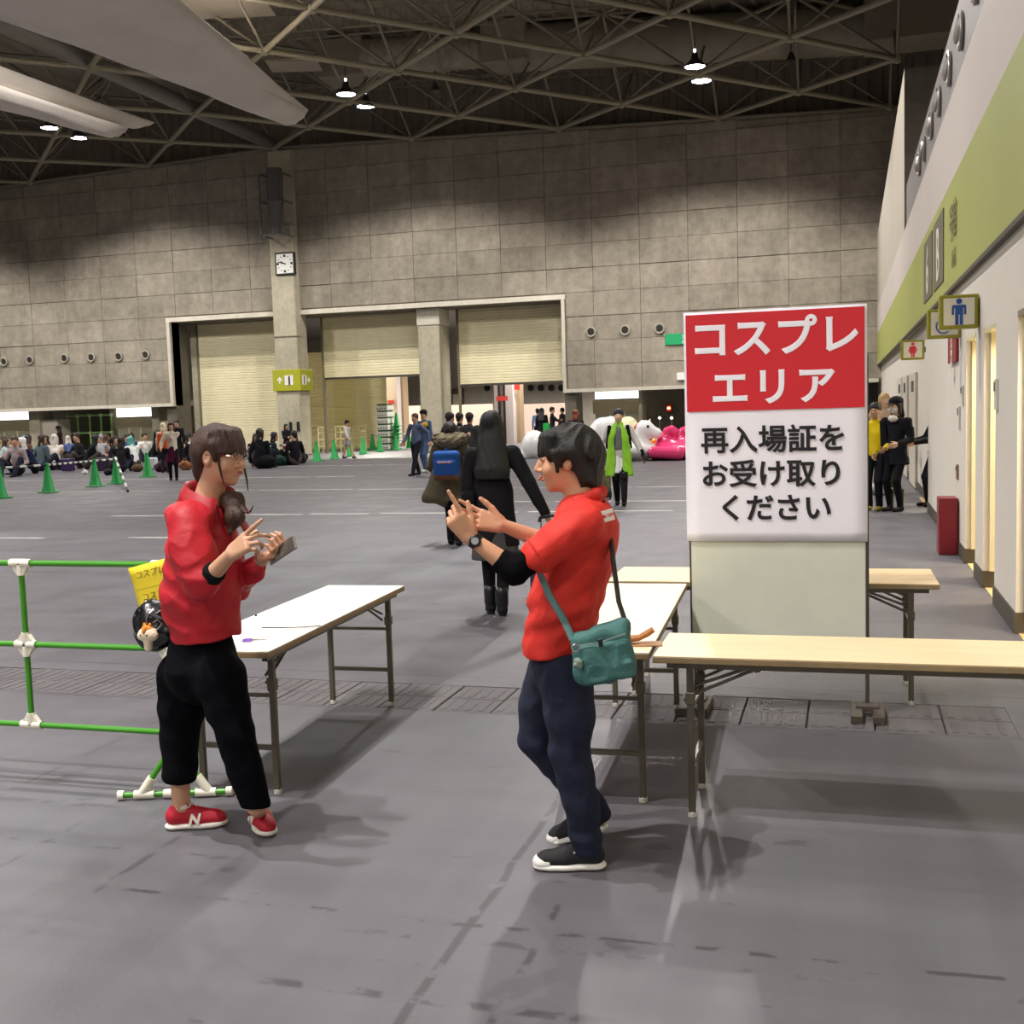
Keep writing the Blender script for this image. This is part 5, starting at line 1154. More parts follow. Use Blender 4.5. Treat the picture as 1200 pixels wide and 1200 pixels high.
walker('person with cream hood and orange pack left of the woman in the cream jacket', 194, 554, yaw_to(-.4, 1), 1.52, hair=('bob', '#e2d4b8'), top='#d9cdb4', bottom='#2a2a30', extra=lambda i: part_sdf(i, 'orange_pack', cloth('#c9552a'), lambda S: S.box((0, -.18, 1.0), (.15, .09, .24), rad=.05), (-.3, -.4, .7), (.3, .1, 1.35), .016))
walker('person in a dark maroon coat and cap standing amid the seated crowd', 72, 547, yaw_to(-1, -.3), 1.50, hair=('bob', '#1c1413'), cap='#1d1718', top='#2e1a1c', coat=.5, bottom='#1a1a1f', hands=((-.1, .28, 1.0), (.12, .3, 1.0)))
walker('person in a long black cloak with a green bag in the far hall', 636, 527, yaw_to(0, 1), 1.62, hair=('long', '#0e0d0f'), top='#151518', coat=.5, bottom='#151518', extra=lambda i: part_sdf(i, 'green_bag', cloth('#2aa14b'), lambda S: S.box((.22, -.15, .85), (.14, .07, .2), rad=.05), (0, -.35, .5), (.45, .1, 1.2), .02), vox=.02)
walker('person in a light blue shirt left of the black cloak in the far hall', 631, 524, yaw_to(0, 1), 1.60, hair=('short', '#14110f'), top='#8fa9dc', bottom='#2a2c34', vox=.02)
walker('person holding an arm out to the right of the black cloak', 648, 525, yaw_to(1, .2), 1.64, hair=('short', '#120f0e'), top='#26252a', bottom='#26252a', hands=((-.3, .3, 1.1), (.35, .4, .95)), vox=.02)
walker('small figure standing by the door frame at the far hall', 660, 522, yaw_to(-1, .2), 1.60, hair=('short', '#120f0e'), top='#4a464a', bottom='#26252a', vox=.02)
walker('person with reddish brown hair behind the head of the person in the red polo', 676, 549, yaw_to(0, 1), 1.55, hair=('bob', '#8a4a30'), top='#3a2f30', bottom='#26252a')
# ------------------------------------------------------------------ seated crowd
crowd = [(4, 549, '#b9cfd0', '#3a2c22', 0, 'pale teal top'), (20, 558, '#a89a9c', '#4d3a2e', 1, 'long pinkish grey coat, the largest'), (39, 555, '#20264a', '#e9e5dc', 1, 'navy coat and white knitted hat'), (50, 552, '#5a6a70', '#3b281f', 1, 'slate top'), (66, 550, '#e2ddd2', '#d9d4c8', 1, 'cream cardigan'), (92, 549, '#27262c', '#2b1d17', 1, 'charcoal coat with brown hair'),
         (104, 550, '#131318', '#0e0d0f', 1, 'wide black coat'), (133, 550, '#2b2430', '#1d1512', 0, 'dark plum top'), (143, 553, '#1f1e22', '#18120f', 0, 'black jacket, leaning forward'), (151, 545, '#3a4f9c', '#171313', 0, 'bright blue jacket'), (158, 547, '#dfe2e0', '#4fa39a', 0, 'white coat and teal hair'), (167, 547, '#17171b', '#100e10', 1, 'black top, right of the teal hair'),
         (10, 543, '#8f8a86', '#2a1d16', 0, 'grey top in the second row'), (12, 537, '#d9d6d0', '#1a1412', 0, 'white top, back row, near the left edge'), (28, 545, '#6b4a3c', '#33241c', 1, 'rust-brown top'), (34, 538, '#b9a79c', '#6b4a36', 0, 'beige top, brown curls'), (32, 541, '#c9bdb0', '#4a3226', 0, 'sand top in the second row'), (56, 541, '#39302c', '#1a1311', 0, 'dark brown top'),
         (83, 541, '#4a5a88', '#bfb8b0', 0, 'denim blue top and pale hat'), (89, 538, '#5ba6b8', '#5aa3b5', 0, 'turquoise hooded top'), (98, 539, '#57504a', '#211713', 0, 'taupe top'), (120, 543, '#a6a6a8', '#8e8e90', 0, 'light grey top'), (126, 541, '#74553f', '#4a3322', 0, 'tan jacket'), (139, 541, '#3c4466', '#20180f', 0, 'steel blue top'), (146, 538, '#caa98c', '#33251b', 0, 'peach top in the back row'),
         (171, 541, '#dcdcd4', '#2b1f19', 0, 'white top left of the concrete column'), (180, 541, '#1e2b24', '#191412', 0, 'dark green top'), (185, 545, '#5c2540', '#251a16', 0, 'plum jacket'), (216, 546, '#1b1a20', '#17120f', 0, 'black top right of the cream jacket'), (222, 543, '#cfd2d0', '#1d1714', 0, 'white shirt beside the woman in red'), (299, 545, '#3a3230', '#241a15', 0, 'brown top right beside the bespectacled woman'), (306, 549, '#15161c', '#100e0f', 1, 'black jacket leaning over bags'), (318, 546, '#202a3a', '#181312', 0, 'dark navy coat'), (346, 545, '#17171d', '#141012', 0, 'black hooded top beside the pillar'), (353, 543, '#2b2d4a', '#1c1714', 0, 'indigo top at the foot of the pillar')]
seat_cache = {}; placed = []
def seated(lab, x, y, top, hairc, big, k):
    p = P(x, y); rr = random.Random(k); ty = k % 4; p.y = min(p.y, 41.5)
    for _ in range(6):
        for q_ in placed:
            if (q_ - p).length < .72: p.y += .45 if p.y < 41 else -.6
    placed.append(p.copy())
    pants = rr.choice(['#1d1d22', '#2a2c3a', '#3a3436', '#1a2030', '#4a4440'])
    if ty not in seat_cache:
        seat_cache[ty] = figure(lab, (p.x, p.y, 0), 0, 1.6, .022, sit=.13, lean=(.25, .05, .4, .15)[ty], look=(.3, -.4, 0, .6)[ty], hair=(('bob', 'short', 'long', 'bob')[ty], hairc), top=top, bottom=pants, shoes='#1a1a1c', hands=(((-.08, .32, .38), (.10, .34, .36)), ((-.2, .2, .25), (.16, .30, .45)), ((-.05, .38, .3), (.08, .4, .32)), ((-.25, .05, .12), (.1, .3, .4)))[ty]); r = seat_cache[ty]
    else:
        r = copy_tree(seat_cache[ty])
        for c in r.children:
            c.data = c.data.copy(); n = c.name.split('.')[0]
            if n in ('top', 'trousers', 'hair'): c.data.materials.clear(); c.data.materials.append(cloth(top) if n == 'top' else cloth(pants) if n == 'trousers' else hair_mat(hairc))
    s = 1.42 if big else 1.28; r.scale = (s * .95, s * .95, s); r.location = (p.x, p.y, 0); r.rotation_euler = (0, 0, yaw_to(rr.uniform(-1, 1), rr.choice([-.6, .8, -1, .6])))
    tag(r, lab, 'person', 'visitors seated on the floor'); return r
for k, (x, y, t, h, big, d) in enumerate(crowd): seated('visitor seated on the floor in a ' + d if d[0] not in 'aeiou' else 'visitor seated on the floor in an ' + d, x, y, t, h, big, k)
# ================================================================== cones, bars, luggage
cg = mat('cone_green', '#12a24a', .45); cg0 = None
def cone(x, y, lab):
    global cg0
    p = P(x, y)
    if cg0 is None:
        cg0 = r = thing('traffic_cone', '', 'traffic cone')
        MB().lathe([(.17, .02), (.165, .05), (.135, .10), (.045, .66), (.035, .70), (.02, .70)], 16).build('cone_body', cg, r, sm=True); MB().box((-.19, -.19, 0), (.19, .19, .03), bev=.012).build('base', cg, r)
        MB().lathe([(.03, .66), (.055, .67), (.055, .70), (.03, .71)], 12).build('collar', cg, r)
    else: r = copy_tree(cg0)
    r.location = (p.x, p.y, 0); r.rotation_euler = (0, 0, random.uniform(0, 1.5)); return tag(r, lab, 'traffic cone', 'green traffic cones'), p
cl = [(1, 584, 'green cone cut by the left frame edge'), (57, 577, 'green cone in front of the visitor in the pinkish grey coat'), (112, 570, 'green cone in front of the second purple case'), (137, 567, 'green cone with the slanted striped bar'), (173.5, 559, 'green cone beside the pale cooler box'), (316, 546.5, 'green cone among black bags left of the kneeling visitor'), (347, 542.5, 'green cone in front of the clock pillar'), (371.5, 540.5, 'green cone at the right foot of the clock pillar'), (392, 537.5, 'green cone left of the walker in pale grey'), (411, 534.5, 'green cone half behind the walker in pale grey'), (426, 532, 'green cone between walker and crate stack'), (437, 527, 'pale green cone farthest back before the crates'), (445.5, 529.5, 'green cone in front of the crate stack'), (464, 527, 'green cone right of the crate stack'), (480, 525, 'green cone left of the walker in the blue-grey jacket')]
cp = [cone(*c)[1] for c in cl]
bw = mat('bar_white', '#e4e3df', .5); bd_ = mat('bar_dark', '#23242a', .5)
def bar(a, b_, lab, z0=.66, z1=.66, n=14):
    a = Vector((a.x, a.y, z0)); b_ = Vector((b_.x, b_.y, z1)); r = thing('cone_bar', lab, 'barrier bar', (0, 0, 0)); w = MB(); d = MB(); L = b_ - a
    for k in range(n): (w if k % 2 == 0 else d).tube([a + L * k / n, a + L * (k + 1) / n], .028, 8)
    tag(w.build('white_bands', bw, r), kind='stuff'); tag(d.build('dark_bands', bd_, r), kind='stuff')
bar(cp[0] + Vector((-1, -.5, 0)), cp[1], 'striped bar from the frame edge to the first full cone'); bar(cp[1], cp[2], 'striped bar between the cones in front of the seated crowd', n=18); bar(cp[2], cp[3], 'short striped bar left of the slanted one', n=6); bar(cp[3], P(150, 577), 'slanted striped bar leaning from a cone to the floor', .7, .03, 10)
bar(cp[5], cp[6], 'striped bar before the black bags', n=8); bar(P(293, 548), cp[5], 'striped bar reaching behind the bespectacled woman', n=6); bar(cp[11], cp[14], 'white bar in front of the crate stack', n=1)
def lug(x, y, w, h, col, lab, name='suitcase', m=None):
    p = P(x, y); r = thing(name, lab, 'suitcase' if name == 'suitcase' else 'box', (p.x, p.y, 0)); MB().box((-w / 2, -.13, .03), (w / 2, .13, h), bev=.035).build('shell', m or mat('shell_' + col, col, .45), r)
    MB().tube([(-w * .2, 0, h), (-w * .2, 0, h + .06), (w * .2, 0, h + .06), (w * .2, 0, h)], .012, 6).build('handle', blk, r); return r
lug(80, 553, .42, .46, '#3c2554', 'purple suitcase left of the brown-haired visitor'); lug(121, 553, .42, .48, '#33203f', 'dark purple suitcase behind the middle cone'); lug(178.5, 551, .34, .42, '#cfd3d6', 'pale grey cooler box beside a green cone', 'cooler_box')
for i, (x, y, col, s, lab) in enumerate(((217, 551, '#8a5a3c', .3, 'brown round bag on the floor right of the walker in cream'), (190, 553, '#3f1830', .32, 'burgundy cloth bag right of the cooler box'), (312, 549, '#131318', .42, 'large black bag with white tape left of the cone'), (326, 546, '#16352a', .36, 'dark green bag between the two cones'), (333, 544, '#dcdcd8', .22, 'white paper bag at the feet of the person in the red skirt'), (352, 541, '#1f2036', .36, 'navy bag leaning at the pillar foot'), (161, 553, '#5e4a36', .24, 'small tan bag at the edge of the seated crowd'), (99, 556, '#e4e2dc', .14, 'small white bag in front of the wide black coat'), (128, 557, '#1d1b1f', .2, 'small black bag behind the slanted bar'))):
    p = P(x, y); r = thing('tote_bag', lab, 'bag', (p.x, p.y, 0)); S = SDF((-s, -s, -.02), (s, s, s * 1.6), .02); S.ell((0, 0, s * .5), (s * .85, s * .5, s * .55)); S.displace(wrinkle(.02, 16, i)); S.cut((0, 0, 0), (0, 0, -1)); S.build('sack', cloth(col, .6), r); MB().tube([(-s * .3, 0, s * .9), (-s * .15, 0, s * 1.25), (s * .15, 0, s * 1.25), (s * .3, 0, s * .9)], .012, 5).build('handle', cloth(col, .6), r)
# low white barriers and crates in the doorway
for i, (x0, x1) in enumerate(((374, 392), (394, 413), (415, 436))):
    a = P(x0, 530.5 - i * 1.3); c = P(x1, 529.5 - i * 1.3); r = thing('low_barrier', 'low cream pipe barrier in the doorway, %s of three' % ('left', 'middle', 'right')[i], 'barrier', (a.x, a.y, 0)); w = c.x - a.x
    for z in (.25, .55, .85, 1.1): MB().tube([(0, 0, z), (w, 0, z)], .025, 6).build('rail', mat('barrier_cream', '#e2dcae', .5), r)
    for q in (0, .5, 1): MB().tube([(w * q, 0, 0), (w * q, 0, 1.12)], .025, 6).build('upright', mat('barrier_cream', '#e2dcae', .5), r)
p0, p1 = P(442, 527), P(462, 526); w = (p1 - p0).x
for k in range(7):
    zt = 2.05; z = k * zt / 7; r = thing('stacked_crate', 'white crate with dark slots, %s in the doorway stack' % ('lowest', 'second from the bottom', 'third from the bottom', 'middle one', 'third from the top', 'second from the top', 'topmost')[k], 'crate', (p0.x, p0.y, z), 0, 'white crates stacked in the doorway')
    MB().box((0, 0, 0), (w, .8, zt / 7 - .07), bev=.02).build('crate_body', mat('crate_white', '#e6e8e2', .5), r); MB().box((.06, .05, zt / 7 - .07), (w - .06, .75, zt / 7)).build('lid_gap', mat('crate_green', '#1d5a38', .5), r)
    for q in range(4): MB().box((w * (.12 + q * .21), -.006, .06), (w * (.24 + q * .21), .0, .10)).build('slot', blk, r)
p = P(467, 526); r = thing('cone_stack', 'tall leaning stack of green traffic cones right of the crates', 'traffic cone', (p.x - .1, p.y, 0))
for k in range(7): MB().lathe([(.18, .02), (.14, .06), (.05, .6), (.03, .62)], 12, c=(.01 * k, 0, k * .17)).box((-.2 + .01 * k, -.2, k * .17), (.2 + .01 * k, .2, k * .17 + .03)).build('nested_cone', cg, r, sm=True)

# ================================================================== inflatables
iw = mat('vinyl_white', '#f2f2f2', .25); iy = mat('vinyl_cream', '#f0edc2', .25); ipk = mat('vinyl_pink', '#e8407c', .25); iyl = mat('vinyl_yellow', '#f7cf1c', .3); iog = mat('vinyl_orange', '#f08a1c', .3); ired = mat('vinyl_red', '#d22b3a', .3)
YI = 34.0
def ip(x, y, dy=0): q = PY(x, y, YI + dy); return V(q)
def infl(name, lab, base, parts):
    b = Vector((base[0], base[1], 0)); r = thing(name, lab, 'inflatable', b)
    for nm, m, fn, lo, hi, vx in parts:
        S = SDF(V(lo) - 0, V(hi), vx); fn(S); o = S.build(nm, m, r); o.location = -b
    return r
u = ip(752, 534); tops = [ip(748, 532), ip(750, 520), ip(753, 508), ip(756, 503)]
nose = ip(769, 508)
infl('unicorn_float', 'white inflatable unicorn float with red mane', (u[0], YI), [
    ('body', iw, lambda S: (S.chain(tops, [.34, .26, .24, .26], k=.1), S.rc(ip(755, 503), nose, .24, .17, k=.08), S.ell((u[0] - .5, YI, .33), (1.0, .7, .33), k=.1), S.rc(ip(760, 497), ip(762, 491), .07, .02, k=.03), S.rc(ip(753, 497), ip(752, 493), .06, .03, k=.03)), (u[0] - 2, YI - 1, -.05), (u[0] + 1.6, YI + 1, 2.2), .03),
    ('mane', ired, lambda S: S.chain([ip(757, 496), ip(752, 497), ip(747, 501), ip(744, 508)], [.05, .10, .10, .05], k=.05), (u[0] - 1, YI - .3, .9), (u[0] + 1, YI + .3, 2.1), .03),
    ('eye', blk, lambda S: S.ell(ip(760.8, 499.5) - V(0, .235, 0), .045), (u[0] - 1, YI - .5, .9), (u[0] + 1, YI + .3, 2.1), .015)])
a = ip(703, 530, 1.5); infl('white_float', 'large white inflatable arch left of the green-scarfed walker', (a[0], a[1]), [('body', iw, lambda S: (S.chain([ip(696, 528, 1.5), ip(697, 512, 1.5), ip(706, 502, 1.5), ip(716, 499, 1.5), ip(724, 512, 1.5)], [.32, .34, .34, .30, .3], k=.1), S.ell((a[0], a[1], .3), (.8, .5, .3), k=.15)), (a[0] - 1.2, a[1] - .8, -.05), (a[0] + 1.5, a[1] + .8, 2.2), .035)])
a2 = ip(738, 530, 2.2); infl('cream_float', 'pale yellow inflatable behind the unicorn float', (a2[0], a2[1]), [('body', iy, lambda S: (S.chain([ip(727, 500, 2.2), ip(736, 499, 2.2), ip(744, 510, 2.2), ip(745, 528, 2.2)], [.26, .30, .32, .34], k=.1), S.ell((a2[0], a2[1], .3), (.9, .5, .3), k=.2)), (a2[0] - 1.3, a2[1] - .8, -.05), (a2[0] + 1.5, a2[1] + .8, 2.3), .04)])
def flam(x0, dy, lab, s=1.0):
    b = ip(x0 + 5, 534, dy)
    infl('flamingo_float', lab, (b[0], b[1]), [
        ('body', ipk, lambda S: (S.rc(ip(x0 - 4, 517, dy), ip(x0 + 9, 527, dy), .22, .34, k=.1), S.ell((b[0], b[1], .26), (1.0, .6, .27), k=.1), S.chain([ip(x0 + 3, 519, dy), ip(x0 - 1, 511, dy), ip(x0, 505.5, dy), ip(x0 + 5, 503.5, dy), ip(x0 + 9, 506.5, dy), ip(x0 + 10, 510, dy)], [.16, .13, .13, .13, .13, .10], k=.04)), (b[0] - 2, b[1] - .9, -.05), (b[0] + 1.6, b[1] + .9, 1.8), .03),
        ('beak', blk, lambda S: S.rc(ip(x0 + 10, 511, dy), ip(x0 + 9, 514.5, dy), .09, .04), (b[0] - 1, b[1] - .4, .3), (b[0] + 1, b[1] + .4, 1.4), .025)])
flam(782, .3, 'pink inflatable flamingo float with curled neck'); flam(800, 2.3, 'second pink inflatable flamingo float half behind the poster')
b = ip(763, 534, -.4); infl('pink_float', 'flat pink inflatable lying under the flamingos', (b[0], b[1]), [('body', ipk, lambda S: (S.rc(ip(766, 530, -.4), ip(795, 531, -.4), .17, .20, k=.05),), (b[0] - 1, b[1] - .5, -.1), (b[0] + 2.2, b[1] + .5, .8), .03)])
b = ip(772, 530, .8); infl('flame_float', 'yellow and orange spiky inflatable behind the unicorn', (b[0], b[1]), [
    ('body', iyl, lambda S: [S.rc(ip(772, 528, .8), ip(x, y, .8), .28, .05, k=.05) for x, y in ((768, 508), (775, 507), (781, 513), (765, 520))] and S.ell(b + V(0, 0, .1), (.4, .3, .3), k=.1), (b[0] - 1, b[1] - .5, -.05), (b[0] + 1, b[1] + .5, 1.7), .03),
    ('front', iog, lambda S: [S.rc(ip(766, 530, .45), ip(x, y, .45), .16, .04, k=.05) for x, y in ((764, 517), (768, 516), (771, 521))] and S, (b[0] - 1, b[1] - .7, -.05), (b[0] + 1, b[1] + .3, 1.4), .03)])
b = V(P(627, 537)); infl('dome_float', 'small white inflatable dome on the floor left of the red polo', (b[0], b[1]), [('body', iw, lambda S: (S.ell((b[0], b[1], .45), (.42, .42, .48)), S.rc((b[0] - .3, b[1], .14), (b[0] + .3, b[1], .14), .2, k=.05), S.cut((0, 0, 0), (0, 0, -1))), (b[0] - .7, b[1] - .7, -.05), (b[0] + .7, b[1] + .7, 1.2), .03)])
for i, x in enumerate((773, 787)):
    a = PY(x, 490, 44.6); r = thing('stand_lamp', 'thin stand with a small lit bulb in the dark recess, %s one' % ('left', 'right')[i], 'lamp stand', (a.x, 44.6, 0)); MB().tube([(0, 0, 0), (0, 0, a.z)], .02, 6).build('pole', mat('stand_grey', '#8c8c88', .5, .4), r); MB().lathe([(.01, -.05), (.07, 0), (.01, .07)], 8, c=(0, 0, a.z)).build('bulb', mat('bulb', (1, .96, .88), .4, emit=3), r)
# ================================================================== the two people in front
LIP = mat('lip', '#b8705f', .45); EYEW = mat('eye_white', '#e8e2dc', .3); IRIS = mat('iris_dark', '#20140f', .2)
def Mrot(R): return Matrix([list(a) + [0] for a in R] + [[0, 0, 0, 1]])
def sdf_part(root, name, m, lo, hi, vox, fn, displace=None):
    S = SDF(lo, hi, vox); fn(S)
    if displace: S.displace(displace)
    return S.build(name, m, root)
def face_parts(root, T, R, s, brow, lids=True):
    B = Mrot(R)
    for q in (-1, 1):
        e = sdf_part(root, 'eye', EYEW, T(q * .030 - .02, .07, -.01), T(q * .030 + .02, .11, .04), .0016 * s, lambda S: None) if False else None
        MB().lathe([(.0005, .0), (.006 * s, .0012), (.0105 * s, .0002)], 14, M=B @ Matrix.Rotation(-pi / 2, 4, 'X') @ Matrix.Diagonal((1, .55, 1, 1)), c=T(q * .030, .0895, .0135)).build('eye', EYEW, root, sm=True)
        MB().lathe([(.0004, .0016), (.0046 * s, .0014), (.0050 * s, .0)], 12, M=B @ Matrix.Rotation(-pi / 2, 4, 'X'), c=T(q * .030, .0905, .0135)).build('iris', IRIS, root, sm=True)
        MB().tube([T(q * .016, .0925, .019), T(q * .030, .0935, .0215), T(q * .044, .084, .018)], .0014 * s, 5).build('upper_lash', IRIS, root)
        MB().tube([T(q * .014, .096, .033), T(q * .030, .0945, .038), T(q * .046, .083, .034)], [.0016 * s, .0024 * s, .001 * s], 6, flat=.6).build('eyebrow', brow, root)
    for z, r_ in ((-.048, .0042), (-.056, .0052)):
        MB().tube([T(-.019, .0945, -.052), T(-.009, .1025, z), T(0, .1035, z - .0005), T(.009, .1025, z), T(.019, .0945, -.052)], [.001 * s, r_ * s * .8, r_ * s, r_ * s * .8, .001 * s], 7, flat=.8).build('lip', LIP, root, sm=True)
def shoe(root, heel, toe, up, m_up, m_sole, width=.045, kind='runner', L=None, m_toe=None, lace=None, logo=None):
    heel = V(heel); toe = V(toe); R = frame(toe - heel, up); L = L or float(np.linalg.norm(toe - heel)); c = heel; T = lambda x, y, z: c + R @ V(x, y * L, z)
    lo = np.min([T(x, y, z) for x in (-.07, .07) for y in (-.1, 1.1) for z in (-.01, .13)], 0) - .01; hi = np.max([T(x, y, z) for x in (-.07, .07) for y in (-.1, 1.1) for z in (-.01, .13)], 0) + .01
    def fn(S):
        S.rc(T(0, .14, .050), T(0, .80, .040), .036, .030, k=.02); S.rc(T(.004, .55, .038), T(0, .86, .034), .040, .032, k=.02, flat=(R[:, 2], .75))
        S.rc(T(0, .16, .06), T(0, .20, .092), .034, .031, k=.02); S.rc(T(0, .30, .075), T(0, .58, .058), .026, .022, k=.02)
        S.cut(T(0, 0, .022), -R[:, 2]); S.ell(T(0, .20, .115), (.026, .036, .030), R, k=.004, op='sub')
    sdf_part(root, 'shoe_upper', m_up, lo, hi, .0035, fn)
    def sol(S):
        S.rc(T(0, .13, .014), T(0, .50, .014), .040, .038, k=.01, flat=(R[:, 2], .42)); S.rc(T(0, .50, .014), T(0, .86, .015), .039, .038, k=.015, flat=(R[:, 2], .42)); S.rc(T(.004, .62, .014), T(.003, .74, .014), .045, .044, k=.01, flat=(R[:, 2], .40)); S.cut(T(0, 0, .002), -R[:, 2]); S.cut(T(0, 0, .027), R[:, 2])
    sdf_part(root, 'sole', m_sole, lo, hi, .003, sol)
    if m_toe is not None: sdf_part(root, 'toe_cap', m_toe, lo, hi, .003, lambda S: (S.rc(T(.002, .80, .028), T(0, .86, .028), .0415, .0385, flat=(R[:, 2], .80)), S.cut(T(0, .76, 0), -R[:, 1]), S.cut(T(0, 0, .005), -R[:, 2])))
    b = MB(); lm = lace or m_sole
    for q in range(5):
        y = .36 + q * .075; z = .104 - q * .0085
        MB().tube([T(-.020, y, z - .014), T(-.008, y + .01, z), T(.008, y + .01, z), T(.020, y, z - .014)], .0026, 5).build('lace', lm, root)
    for s in (-1, 1): MB().tube([T(0, .36, .108), T(s * .02, .33, .114), T(s * .030, .39, .100), T(s * .006, .37, .108)], .0024, 5).build('lace_loop', lm, root)
    if logo:
        for s in (-1, 1):
            ux = R[:, 1] * (1 if s > 0 else -1); uz = n3(R[:, 2] - R[:, 0] * s * .25); uy = np.cross(ux, uz); uy = n3(uy); uz = np.cross(uy, ux) if False else uz
            nrm = R[:, 0] * s; Mx = Matrix(((ux[0], uz[0], nrm[0], 0), (ux[1], uz[1], nrm[1], 0), (ux[2], uz[2], nrm[2], 0), (0, 0, 0, 1))); p = T(s * .0405, .47, .028); Mx.translation = Vector(p)
            text_mesh('logo', logo, .056, .009, .0025, m_sole, root, Mx, shear=.25)
    if kind == 'canvas':
        for s in (-1, 1):
            for q in range(3): MB().lathe([(.0015, 0), (.0042, 0), (.0042, .0015), (.0015, .002)], 8, M=Mrot(R) @ Matrix.Rotation(s * radians(55), 4, 'Y'), c=T(s * .029, .42 + q * .11, .070 - q * .007)).build('eyelet', mat('eyelet_steel', '#c9c9cc', .25, .9), root)
    return T, R

# ---------------------------------------------------------------- woman in the red windbreaker
WB = V(-2.33, 3.95, 0); wr = thing('person', 'bespectacled woman in a red windbreaker and black trousers gesturing at left', 'person', tuple(WB))
def J(x, y, d=0.0): return V(PY(x, y, WB[1] + d)) - WB
hc = J(258, 535, 0); Rw = frame((.97, -.16, -.10)); S_W = 1.0
jred = mat('jacket_red', '#b51f2b', .55, var=.06, scale=8, bump=.35, bscale=30, spec=.35); jred2 = mat('jacket_collar_red', '#a81a27', .45, var=.05, scale=10)
navy = mat('trousers_black_navy', '#07080e', .9, var=.2, scale=20, bump=.2, bscale=50, spec=.1)
shn, shf = J(222, 612, -.15), J(254, 608, .17); eln, elf = J(239, 684, -.23), J(277, 690, .15); wrn, wrf = J(271, 649, -.28), J(309, 653, .04)
hipn, hipf = J(257, 792, -.075), J(218, 792, .085); knn, knf = J(274, 857, -.10), J(210, 860, .06); ann, anf = J(300, 945, -.06), J(212, 945, .05)
nb = J(243, 592, 0); chest = J(238, 640, .0); pel = J(236, 755, 0)
S = SDF(J(165, 1000, -.4) * 0 + V(-.42, -.42, -.01), V(.52, .36, 1.62), .0036)
Tw = head(S, hc, Rw, S_W, True, nb); S.rc(nb, chest, .055, .09, k=.03); S.rc(chest, pel, .10, .10, k=.03); S.rc(shn, shf, .045, k=.03)
for a, b_, c, r3 in ((shn, eln, wrn, 1), (shf, elf, wrf, 1)): S.rc(a, b_, .045, .037, k=.02); S.rc(b_, c, .036, .0235, k=.01)
for a, b_, c in ((hipn, knn, ann), (hipf, knf, anf)): S.rc(a, b_, .08, .052, k=.03); S.rc(b_, c, .052, .034, k=.01); 
fn_h, fn_t = V(P(301, 962, 0)) - WB, V(P(325, 992, 0)) - WB; ff_h, ff_t = V(P(203, 971, 0)) - WB, V(P(268, 966, 0)) - WB
for a, h, t in ((ann, fn_h, fn_t), (anf, ff_h, ff_t)): S.rc(a, h + (t - h) * .22 + V(0, 0, .06), .033, .03, k=.01); None
vb = n3(V(-.25, -.80, 0)); dh = J(301, 626, -.30) - wrn
hand(S, wrn, dh, n3(V(.25, .85, -.35)), (-.2, 0, 1), .98, curl=(1.05, .95, .62, .04), thumb=(.35, .5), spread=.10)
dh2 = J(332, 645, .0) - wrf
hand(S, wrf, dh2, n3(V(-.1, -.35, .95)), (0, 1, .2), .98, curl=(1.0, .95, .9, .85), thumb=(.5, .75), spread=.04)
S.build('body', SKIN, wr)
face_parts(wr, Tw, Rw, S_W, hair_mat('#2c1b15'))
# windbreaker
lo, hi = V(-.42, -.42, .62), V(.42, .36, 1.46)
def jk(S):
    S.rc(nb + V(-.05, -.03, -.03), J(212, 606, -.1), .05, .06, k=.05); S.chain([J(244, 622), J(240, 648), J(234, 695), J(241, 734)], [.105, .148, .158, .136], k=.05)
    S.rc(shn + V(.02, .03, -.01), shf - V(0, .02, .01), .072, .068, k=.06); S.rc(nb + V(-.02, 0, -.09), nb + V(-.01, 0, -.05), .085, .066, k=.04)
    S.chain([shn, (shn + eln) / 2 + V(-.01, -.01, 0), eln + V(-.008, 0, .005)], [.080, .084, .072], k=.02); S.rc(eln + V(-.008, 0, .005), eln + (wrn - eln) * .16, .062, .052, k=.02)
    S.chain([shf, elf + V(0, 0, .01)], [.074, .062], k=.02); S.rc(elf + V(0, 0, .01), elf + (wrf - elf) * .72, .058, .047, k=.02)
    S.cut(J(240, 747), (.1, 0, -1))
w1 = wrinkle(.006, 13, 3, aniso=(1, .8, .9), ridged=False); w2 = wrinkle(.0022, 46, 8); w3 = wrinkle(.0048, 30, 12, aniso=(.8, .8, 1.2))
sdf_part(wr, 'windbreaker', jred, lo, hi, .005, jk, lambda x, y, z: w1(x, y, z) + w2(x, y, z) + w3(x, y, z) + .006 * np.sin(55 * (z + .5 * x)) * np.exp(-((z - .95) / .09) ** 2) * (x < -.02))
fx = n3(V(.94, -.34, 0)); sx = np.cross(V(0, 0, 1), fx)
def ring(r, z, fl, op):              # loop round the neck, open at the throat
    out = []
    for a in np.linspace(op, 2 * pi - op, 27):
        fr = (1 + cos(a)) / 2; rad = r + fl * fr; out.append(nb + fx * (cos(a) * rad * 1.05 + .012) + sx * sin(a) * rad + V(0, 0, z - .070 * fr ** 1.6))
    return out
rows = [ring(.110, -.05, .050, .30), ring(.088, .010, .034, .34), ring(.074, .082, .022, .40), ring(.080, .090, .028, .44), ring(.094, .060, .034, .50), ring(.108, .018, .040, .62)]
o = MB().sheet(rows).build('collar', jred2, wr, sm=True, ang=80); md = o.modifiers.new('Solidify', 'SOLIDIFY'); md.thickness = .006
blk_c = cloth('#0e0e12'); sdf_part(wr, 'undersleeve', blk_c, eln - .12, wrn + .1, .004, lambda S: (S.rc(eln + (wrn - eln) * .02, eln + (wrn - eln) * .44, .050, .0405), S.cut(eln + (wrn - eln) * .44, wrn - eln)), wrinkle(.002, 60, 2))
